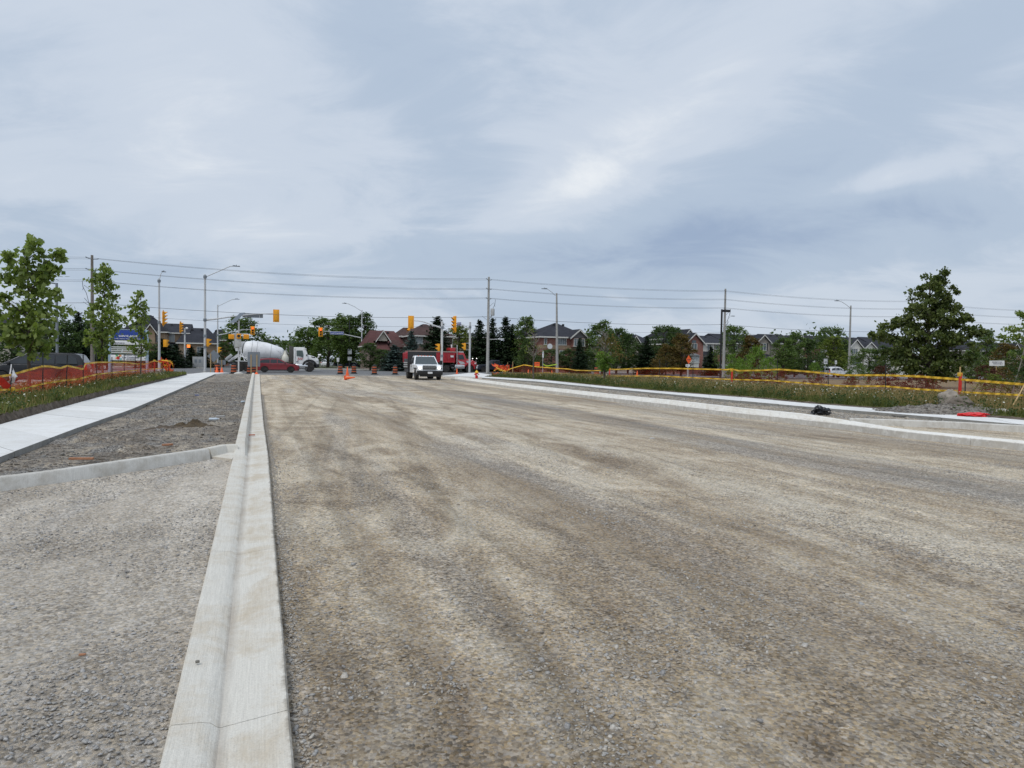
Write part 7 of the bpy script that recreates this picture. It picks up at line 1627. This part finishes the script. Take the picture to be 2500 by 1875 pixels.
# ================================================================== VERGE PLANTS
def point_in_band(A, B, n, g, bias=1.0):
    a = interp_poly(A, 200); b = interp_poly(B, 200); i = g.integers(0, 199, n); f = g.uniform(0, 1, n); u = g.uniform(0, 1, n) ** bias
    pa = np.array([[p.x, p.y, p.z] for p in a]); pb = np.array([[p.x, p.y, p.z] for p in b])
    A_ = pa[i] * (1 - f[:, None]) + pa[i + 1] * f[:, None]; B_ = pb[i] * (1 - f[:, None]) + pb[i + 1] * f[:, None]
    return A_ * (1 - u[:, None]) + B_ * u[:, None], u
def grass(name, P, hgt, wid, g, m):
    n = len(P); a = g.uniform(0, 6.28, n); d = np.stack([np.cos(a), np.sin(a), np.zeros(n)], 1); h = hgt * g.uniform(.5, 1.25, n); ln = g.uniform(.1, .6, n) * h; b = g.uniform(0, 6.28, n)
    tip = P + np.stack([np.cos(b) * ln, np.sin(b) * ln, h], 1); V = np.empty((n, 3, 3)); V[:, 0] = P - d * wid[:, None]; V[:, 1] = P + d * wid[:, None]; V[:, 2] = tip
    return np_mesh(name, V.reshape(-1, 3), 3, m, kind='stuff')
M_GRASS = leaf_mat('grass_blade', (.070, .090, .022), (.19, .195, .065), .3); M_DRYG = leaf_mat('dry_grass', (.20, .145, .06), (.33, .25, .12), .25); M_WEED = leaf_mat('weed_leaf', (.035, .062, .018), (.075, .105, .03), .3)
M_FLOW = leaf_mat('white_flower', (.50, .50, .42), (.72, .72, .66), .2); M_YFLO = leaf_mat('yellow_flower', (.55, .42, .02), (.7, .55, .03), .2)
g = np.random.default_rng(5)
def gz(P):   # settle on the bumpy verge
    for i in range(len(P)): P[i, 2] += mnoise.fractal(Vector((P[i, 0] * .5, P[i, 1] * .5, 3)), 1.0, 2.0, 4) * .05 - .03
    return P
GEf = off(GE, 4.6, .24); PL, u = point_in_band(GE, GEf, 42000, g, 1.3); PL = gz(PL); dist = np.linalg.norm(PL[:, :2], axis=1)
patchy = np.array([mnoise.noise(Vector((p[0] * .7, p[1] * .7, 0))) for p in PL]); grass('verge_grass', PL, (.10 + .17 * np.clip(patchy + .4, 0, 1)) * np.where(u > .3, .65, 1.0), .006 + .0009 * dist, g, M_GRASS)
PW_, u = point_in_band(GE, GEf, 7000, g, 1.0); PW_ = gz(PW_); grass('dry_verge_grass', PW_, np.full(len(PW_), .27), np.full(len(PW_), .014), g, M_DRYG)
rg0, rg1 = rge2, off(rge2, -9.5, .22); PR, u = point_in_band(rg0, rg1, 85000, g, 1.5); PR = gz(PR); dist = np.linalg.norm(PR[:, :2], axis=1)
patchy = np.array([mnoise.noise(Vector((p[0] * .5, p[1] * .5, 0))) for p in PR]); edge = np.clip((u - .0) * 14, .25, 1)
grass('verge_grass', PR, (.14 + .26 * np.clip(patchy + .4, 0, 1)) * edge, .006 + .0008 * dist, g, M_GRASS)
PD_, u = point_in_band(off(rge2, -1.0, .28), rg1, 46000, g, 1.0); PD_ = gz(PD_); grass('dry_verge_grass', PD_, np.full(len(PD_), .48), np.full(len(PD_), .02), g, M_DRYG)
# leafy weeds
def weeds(name, A, B, n, g, m, h=.4, per=22, size=.03, bias=1.0):
    P, u = point_in_band(A, B, n, g, bias); P = gz(P); c = np.repeat(P, 3, 0); c[:, 2] += g.uniform(.05, 1, len(c)) * h; V = leaf_cloud(c, np.full(len(c), .085), per // 3, size, .5, g); return np_mesh(name, V, 4, m, kind='stuff')
weeds('verge_weeds', GE, GEf, 600, g, M_WEED, .24, 30, .034); weeds('verge_weeds', rge2, rg1, 2200, g, M_WEED, .42, 27, .038, 1.2)
def flowers(name, A, B, n, g, m, h0, h1, r, bias=1.0, clump=0):
    P, u = point_in_band(A, B, n, g, bias)
    if clump: k = np.array([mnoise.noise(Vector((p[0] * clump, p[1] * clump, 9))) for p in P]); P = P[k > .02]
    P = gz(P); n = len(P); P[:, 2] += g.uniform(h0, h1, n); V = np.empty((n, 6, 3)); R_ = r * g.uniform(.5, 1.2, n); tl = g.normal(0, .35, (n, 2))
    for k in range(6):
        a = k * math.pi / 3; x, y = np.cos(a) * R_, np.sin(a) * R_; V[:, k] = P + np.stack([x, y, tl[:, 0] * x + tl[:, 1] * y], 1)
    np_mesh(name, V.reshape(-1, 3), 6, m, kind='stuff')
    S_ = np.empty((n, 3, 3)); b = P.copy(); b[:, 2] -= .45; S_[:, 0] = b - [.006, 0, 0]; S_[:, 1] = b + [.006, 0, 0]; S_[:, 2] = P - [0, 0, .005]; np_mesh(name + '_stems', S_.reshape(-1, 3), 3, M_WEED, kind='stuff')
flowers('white_wildflowers', GE, GEf, 2100, g, M_FLOW, .15, .34, .022, 1.0, .35); flowers('white_wildflowers', rge2, rg1, 4200, g, M_FLOW, .25, .55, .027, .9, .3); flowers('yellow_wildflowers', GE, off(GE, 1.6, .3), 60, g, M_YFLO, .05, .25, .03)
rg2 = off(rge2, -15, .1); P3, u = point_in_band(rg1, rg2, 26000, g, 1.0); grass('meadow_grass', P3, np.full(len(P3), .28), np.full(len(P3), .035), g, M_DRYG)
P3, u = point_in_band(rg1, rg2, 7000, g, 1.0); grass('meadow_grass', P3, np.full(len(P3), .30), np.full(len(P3), .035), g, M_GRASS)

# ================================================================== LOOSE STONES
ico = [Vector(v) for v in [(0, 0, -1), (.72, -.53, -.45), (-.28, -.85, -.45), (-.89, 0, -.45), (-.28, .85, -.45), (.72, .53, -.45), (.28, -.85, .45), (-.72, -.53, .45), (-.72, .53, .45), (.28, .85, .45), (.89, 0, .45), (0, 0, 1)]]
icf = np.array([(0, 1, 2), (1, 0, 5), (0, 2, 3), (0, 3, 4), (0, 4, 5), (1, 5, 10), (2, 1, 6), (3, 2, 7), (4, 3, 8), (5, 4, 9), (1, 10, 6), (2, 6, 7), (3, 7, 8), (4, 8, 9), (5, 9, 10), (6, 10, 11), (7, 6, 11), (8, 7, 11), (9, 8, 11), (10, 9, 11)])
IC = np.array([[v.x, v.y, v.z] for v in ico])
def stones(name, P, r, g, m, flat_=.55):
    n = len(P); a = g.uniform(0, 6.28, n); jit = 1 + g.uniform(-.32, .28, (n, 12, 1)); V = IC[None] * jit; sc_ = np.stack([r * g.uniform(.8, 1.5, n), r * g.uniform(.6, 1.1, n), r * flat_ * g.uniform(.6, 1.2, n)], 1)[:, None]; V = V * sc_
    c, s = np.cos(a)[:, None], np.sin(a)[:, None]; tl = g.normal(0, .3, n)[:, None]; x, y, z = V[..., 0], V[..., 1], V[..., 2]; z2 = z + x * tl; V = np.stack([x * c - y * s, x * s + y * c, z2], 2) + P[:, None]
    me = bpy.data.meshes.new(name); nv = n * 12; nf = n * 20; me.vertices.add(nv); me.vertices.foreach_set('co', V.astype(np.float32).ravel())
    F = (icf[None] + (np.arange(n) * 12)[:, None, None]).reshape(-1).astype(np.int32); me.loops.add(nf * 3); me.loops.foreach_set('vertex_index', F); me.polygons.add(nf)
    me.polygons.foreach_set('loop_start', np.arange(0, nf * 3, 3, dtype=np.int32)); me.polygons.foreach_set('loop_total', np.full(nf, 3, dtype=np.int32)); me.materials.append(m); me.update(calc_edges=True)
    o = bpy.data.objects.new(name, me); COL.objects.link(o); o['kind'] = 'stuff'; return o
def stone_mat(name, cols):
    m, t, b = base_mat(name); gg = N(t, 'ShaderNodeNewGeometry'); c = ramp(t, gg.outputs['Random Per Island'], [(i / (len(cols) - 1), c_) for i, c_ in enumerate(cols)])
    no = N(t, 'ShaderNodeTexNoise', Scale=130.0, Detail=4.0); link(t, gg.outputs['Position'], no.inputs['Vector']); c = mixc(t, 1.0, c, ramp(t, no.outputs[0], [(.3, .75), (.7, 1.2)]), 'MULTIPLY')
    link(t, c, b.inputs['Base Color']); b.inputs['Roughness'].default_value = .92; b.inputs['Specular IOR Level'].default_value = .2; return m
M_ST = stone_mat('loose_stone', [(.25, .22, .18), (.40, .36, .30), (.33, .33, .325), (.28, .235, .18), (.47, .44, .39), (.24, .235, .23), (.36, .31, .25)])
M_STG = stone_mat('grey_stone_chip', [(.26, .25, .235), (.38, .375, .37), (.31, .295, .27), (.44, .43, .415), (.23, .22, .21), (.36, .33, .29)])
M_STD = stone_mat('soil_clod', [(.13, .11, .09), (.20, .175, .145), (.16, .155, .15), (.25, .235, .21), (.11, .095, .075)])
def scatter(n, x0, x1, y0, y1, z, keep, g, near=1.0):
    """more stones close to the camera"""
    d = y0 + (y1 - y0) * g.uniform(0, 1, n) ** near; f = g.uniform(-1, 1, n) * .82; P = np.stack([d * f, d, np.full(n, z)], 1); k = np.array([keep(p) for p in P]); return P[k]
def clump(p, s, o=0): return mnoise.fractal(Vector((p[0] * s, p[1] * s * .6, o)), 1, 2, 3)
def on_road(p):
    u_, v_ = to_uv(p); return Ru(v_) + .015 < u_ < Rg(v_) - .02
def on_drive(p):
    u_, v_ = to_uv(p)
    if u_ > Lu(v_) - .01: return False
    q = rb[0] + (rb[-1] - rb[0]) * ((p[0] - rb[0].x) / (rb[-1].x - rb[0].x)); return p[1] < q.y - .35 + max(0, 0)
g = np.random.default_rng(8)
P = scatter(60000, 0, 0, 1.9, 14, .002, lambda p: on_road(p) and clump(p, 1.0, 3) + random.gauss(0, .12) > .14, g, 1.25)
stones('loose_gravel', P, np.clip(g.lognormal(-4.95, .45, len(P)), .003, .019), g, M_ST)
P = scatter(2600, 0, 0, 1.9, 11, .004, lambda p: on_road(p) and clump(p, 1.0, 3) + random.gauss(0, .3) > .25, g, 1.2); stones('loose_gravel', P, np.clip(g.lognormal(-4.45, .3, len(P)), .006, .024), g, M_ST)
P = scatter(60000, 0, 0, 1.9, 12, .040, lambda p: on_drive(p) and clump(p, .9, 13) + random.gauss(0, .2) > -.02, g, 1.25)
stones('loose_gravel', P, np.clip(g.lognormal(-5.15, .4, len(P)), .003, .014), g, M_STG)
# crumbs along the kerb edges and on the boulevard
v_ = g.uniform(-1, 30, 9000) ; v_ = v_[v_ > -1]; P = np.array([list(frame(Ru(a) + abs(g.normal(0, .05)) + .02, a, .003)) for a in v_]); stones('kerbside_grit', P, np.clip(g.lognormal(-5.1, .4, len(P)), .003, .015), g, M_ST)
aa = interp_poly(bA, 300); bb = interp_poly(bB, 300); n = 16000; i = (g.uniform(0, 1, n) ** 1.0 * 200).astype(int); u = g.uniform(.01, .99, n)
P = np.array([list(aa[k].lerp(bb[k], w)) for k, w in zip(i, u)]); P[:, 2] = [.085 + .03 * w + clods(p[0], p[1], w) + .004 for p, w in zip(P, u)]; stones('boulevard_rubble', P, np.clip(g.lognormal(-4.5, .55, n), .005, .05), g, M_STD)
n = 12000; aa = bRs + s2[1:]; bb = bRa + rre[1:]; i = g.integers(20, len(aa) - 1, n); u = g.uniform(.01, .99, n); f_ = g.uniform(0, 1, n)
P = np.array([list(aa[k].lerp(aa[k + 1], f).lerp(bb[k].lerp(bb[k + 1], f), w)) for k, w, f in zip(i, u, f_)]); P[:, 2] = [.17 + .02 * w + clods(p[0], p[1], w) + .006 for p, w in zip(P, u)]; stones('boulevard_rubble', P, np.clip(g.lognormal(-4.2, .5, n), .008, .06), g, M_ST)

# ================================================================== HEAPS, RUBBISH, SMALL THINGS
def heap(name, label, cat, c, rx, ry, h, m, seed, rough=.35, n=34, cone_=.9):
    mb = MB(); vs = []; fs = []
    for i in range(n + 1):
        for j in range(n + 1):
            x, y = -1 + 2 * i / n, -1 + 2 * j / n; r_ = math.hypot(x, y); a = max(0, 1 - r_) ** cone_; k = mnoise.fractal(Vector((x * 2.2, y * 2.2, seed)), .8, 2.1, 6); z = h * a * (1 + rough * k) + h * .12 * k * min(1, a * 5) - (.04 if r_ > .98 else 0)
            vs.append((x * rx, y * ry, max(-.03, z)))
    for i in range(n):
        for j in range(n): a = i * (n + 1) + j; fs.append((a, a + 1, a + n + 2, a + n + 1))
    mb.add(vs, fs); o = mb.build(name, m, label=label, cat=cat, smooth=True); o.location = c; return o
c = G(467, 1041, .11); c.z = .10; heap('soil_heap', 'small dark brown heap of soil in the middle of the boulevard', 'soil heap', c, .62, .5, .125, mat('dark_soil', (.085, .062, .036), .98, var=.4, vscale=9, bump=.04, bscale=30), 3, 1.5, 70, 1.4)
c = G(404, 1048, .1); c.z = .1; heap('soil_heap', 'low crumbled clod of soil trailing beside the dark heap', 'soil heap', c, .45, .35, .07, M_SOIL, 9, .9, 34)
for px, py, rx, ry, h, lb in [(205, 1078, .7, .5, .11, 'rough brown clods against the sidewalk edge'), (315, 1100, .8, .45, .09, 'tan lump of soil near the return kerb'), (285, 1076, .4, .35, .1, 'dark clod between the sidewalk and the soil heap')]:
    c = G(px, py, .1); c.z = .085; heap('soil_clods', lb, 'soil heap', c, rx, ry, h, M_BLVD, int(px), 1.0, 40)
c = G(2318, 1006, .26); c.z = .24; M_HEAP = mat('gravel_heap', (.20, .18, .155), .95, var=.35, vscale=9, bump=.03, bscale=40)
heap('gravel_heap', 'grey gravel heap at the foot of the orange post', 'gravel heap', c, 2.5, 1.6, .24, M_HEAP, 5, .6, 60, .8)
hp = bpy.data.objects['gravel_heap']; hv = [hp.location + v.co for v in hp.data.vertices if v.co.z > .03]; k_ = g.integers(0, len(hv), 2200)
P = np.array([[hv[i].x + g.normal(0, .03), hv[i].y + g.normal(0, .03), hv[i].z] for i in k_]); stones('heap_stones', P, np.clip(g.lognormal(-3.7, .45, len(P)), .01, .09), g, M_STD)
def rock(label, px, py, z, r, m, seed, sc_=(1, .8, .7)):
    c = G(px, py, z); bm = bmesh.new(); bmesh.ops.create_icosphere(bm, subdivisions=4, radius=1)
    for v in bm.verts:
        k = 1 + .35 * mnoise.fractal(v.co * .9 + Vector((seed, 0, 0)), .8, 2, 5); v.co = Vector((v.co.x * r * sc_[0] * k, v.co.y * r * sc_[1] * k, v.co.z * r * sc_[2] * k))
    me = bpy.data.meshes.new('boulder'); bm.to_mesh(me); bm.free(); me.materials.append(m); me.polygons.foreach_set('use_smooth', [True] * len(me.polygons))
    o = bpy.data.objects.new('boulder', me); COL.objects.link(o); o.location = (c.x, c.y, z + r * sc_[2] * .3); return tag(o, label, 'rock')
M_BOUL = mat('boulder', (.27, .235, .195), .9, var=.3, vscale=5, bump=.02, bscale=25)
rock('tallest pale boulder on the gravel heap before the orange post', 2318, 984, .50, .33, M_BOUL, 3, (1, .8, 1.0)); rock('darker boulder on the gravel heap right against the orange post', 2348, 989, .48, .30, mat('dark_boulder', (.16, .135, .11), .95, var=.3, vscale=5, bump=.02), 7, (1.2, .8, .8)); rock('flat boulder at the end of the gravel heap', 2378, 999, .34, .28, M_BOUL, 12, (1.4, .8, .5))
rock('small pale stone beside the short orange marker', 2447, 1010, .28, .17, mat('pale_stone', (.42, .40, .35), .9, var=.2), 15, (1.3, .8, .7))
# black bag
def blob(name, label, cat, c, r, m, seed, amp=.5, sub=4, sharp=True):
    bm = bmesh.new(); bmesh.ops.create_icosphere(bm, subdivisions=sub, radius=1)
    for v in bm.verts:
        d = v.co.copy(); k = 1 + amp * mnoise.fractal(d * 1.3 + Vector((seed, 2, 0)), .7, 2.2, 5) + amp * .35 * abs(mnoise.noise(d * 5 + Vector((seed, 0, 0)))); v.co = Vector((d.x * r[0] * k, d.y * r[1] * k, max(-.25 * r[2], d.z * r[2] * k)))
    me = bpy.data.meshes.new(name); bm.to_mesh(me); bm.free(); me.materials.append(m); me.polygons.foreach_set('use_smooth', [not sharp] * len(me.polygons)); o = bpy.data.objects.new(name, me); COL.objects.link(o); o.location = c; return tag(o, label, cat)
M_BAG = mat('black_bag_plastic', (.010, .011, .013), .28, var=.1)
c = G(2003, 1013, .2); c.z = .24; blob('plastic_bag', 'crumpled black plastic sheet dumped on the soil strip by the kerb', 'plastic bag', c, (.26, .22, .2), M_BAG, 4, .6); 
c = G(2376, 1016, .27); c.z = .29; blob('plastic_wrap', 'bright red crumpled plastic lying on the sidewalk edge', 'plastic wrap', c, (.36, .2, .09), M_REDP, 6, .5)
t = thing('wooden_stake', 'thin wooden lath leaning out of the grass by a small orange marker', 'stake', G(2463, 1009, .18)); e = at(2512, 920, G(2463, 1009, .18).y + .6) - t.location; MB().tube([(0, 0, 0), e], .022, 5).build('lath', M_WOOD, t)
t = thing('marker_stake', 'short orange survey marker beside the leaning wooden lath', 'stake', G(2463, 1005, .18)); MB().box((0, 0, .15), (.06, .03, .34)).build('peg', M_ORANGE, t)
t = thing('wooden_stake', 'upright wooden lath among the netting near the navy pickup', 'stake', G(1251.5, 917, .2)); h = at(1251.5, 883, t.location.y).z - .2; MB().box((0, 0, h / 2), (.05, .03, h)).build('lath', M_WOOD, t)
t = thing('wooden_stake', 'shorter wooden lath near the rear of the navy pickup', 'stake', G(1239, 916, .1)); h = at(1239, 884, t.location.y).z - .1; MB().box((0, 0, h / 2), (.05, .03, h)).build('lath', M_WOOD, t)
# litter on the boulevard
def bottle(label, px, py, a):
    c = G(px, py, .11); c.z = .16; t = thing('plastic_bottle', label, 'bottle', c, a); o = MB().lathe((0, 0, 0), [(.02, -.11), (.033, -.10), (.03, -.02), (.033, .05), (.015, .09), (.013, .11)], 'X', 12).build('bottle_body', mat('clear_plastic', (.55, .62, .68), .15), t, smooth=True); MB().lathe((0, 0, 0), [(.015, .108), (.015, .125)], 'X', 10).build('cap', M_WHITEP, t)
bottle('crushed clear bottle beside the soil heap', 522, 1028, .5); bottle('clear bottle lying against the back of the kerb', 594, 984, 1.3)
for lb, px, py, sx, sy, sz, m_, a in [('orange splintered wood offcut near the return kerb', 199, 1127, .33, .05, .03, M_WOODO, .1), ('small brown wood chip by the return kerb', 409, 1092, .16, .07, .03, M_WOODO, .8), ('tiny blue wrapper on the soil strip', 481, 967, .16, .1, .02, mat('blue_wrapper', (.03, .08, .35), .4), .4),
       ('little orange wood piece in the gutter', 615, 1063, .12, .05, .02, mat('rusty_piece', (.35, .08, .03), .7), .3), ('flat pale stone beside the bottle and heap', 538, 1022, .2, .12, .05, M_STG, .2), ('white paper scrap out on the gravel road', 1592, 1070, .10, .06, .008, M_WHITEP, .4), ('brown wooden splinter on the driveway gravel', 201, 1600, .035, .014, .01, M_WOODO, .2), ('small dark pebble sitting on the kerb top', 482, 1618, .020, .017, .012, mat('pebble', (.16, .15, .13), .9), .5)]:
    z = .12 if py < 1130 else (.045 if py > 1590 and px < 300 else .085 if px == 482 else .012); z = .075 if px == 615 else z; z = .005 if px == 1592 else z
    c = G(px, py, z); c.z = z + sz * .5 + (.03 if z == .12 else 0); mb = MB(); mb.box((0, 0, 0), (sx, sy, sz), rz=a); mb.box((sx * .2, sy * .2, 0), (sx * .5, sy * .8, sz * .9), rz=a + .2); o = mb.build('offcut' if m_ is M_WOODO else ('stone' if 'stone' in lb or 'pebble' in lb else 'litter'), m_, label=lb, cat='litter' if m_ is not M_STG else 'stone', bevel=.004); o.location = c
t = thing('caution_tape', 'lime green strip tied between the bus stop pole and the concrete lamp pole', 'tape', foot(1345, 88)); q = lambda x, y: at(x, y, 88) - t.location
vs = []
for x, y in [(1326, 889), (1333, 893.5), (1340, 893), (1348, 891.5), (1360, 889.5)]: p = q(x, y); vs += [p - Vector((0, 0, .06)), p + Vector((0, 0, .07))]
mb = MB(); mb.add(vs, [(2 * i, 2 * i + 1, 2 * i + 3, 2 * i + 2) for i in range(4)]); mb.build('strip', mat('lime_tape', (.45, .62, .05), .5), t)
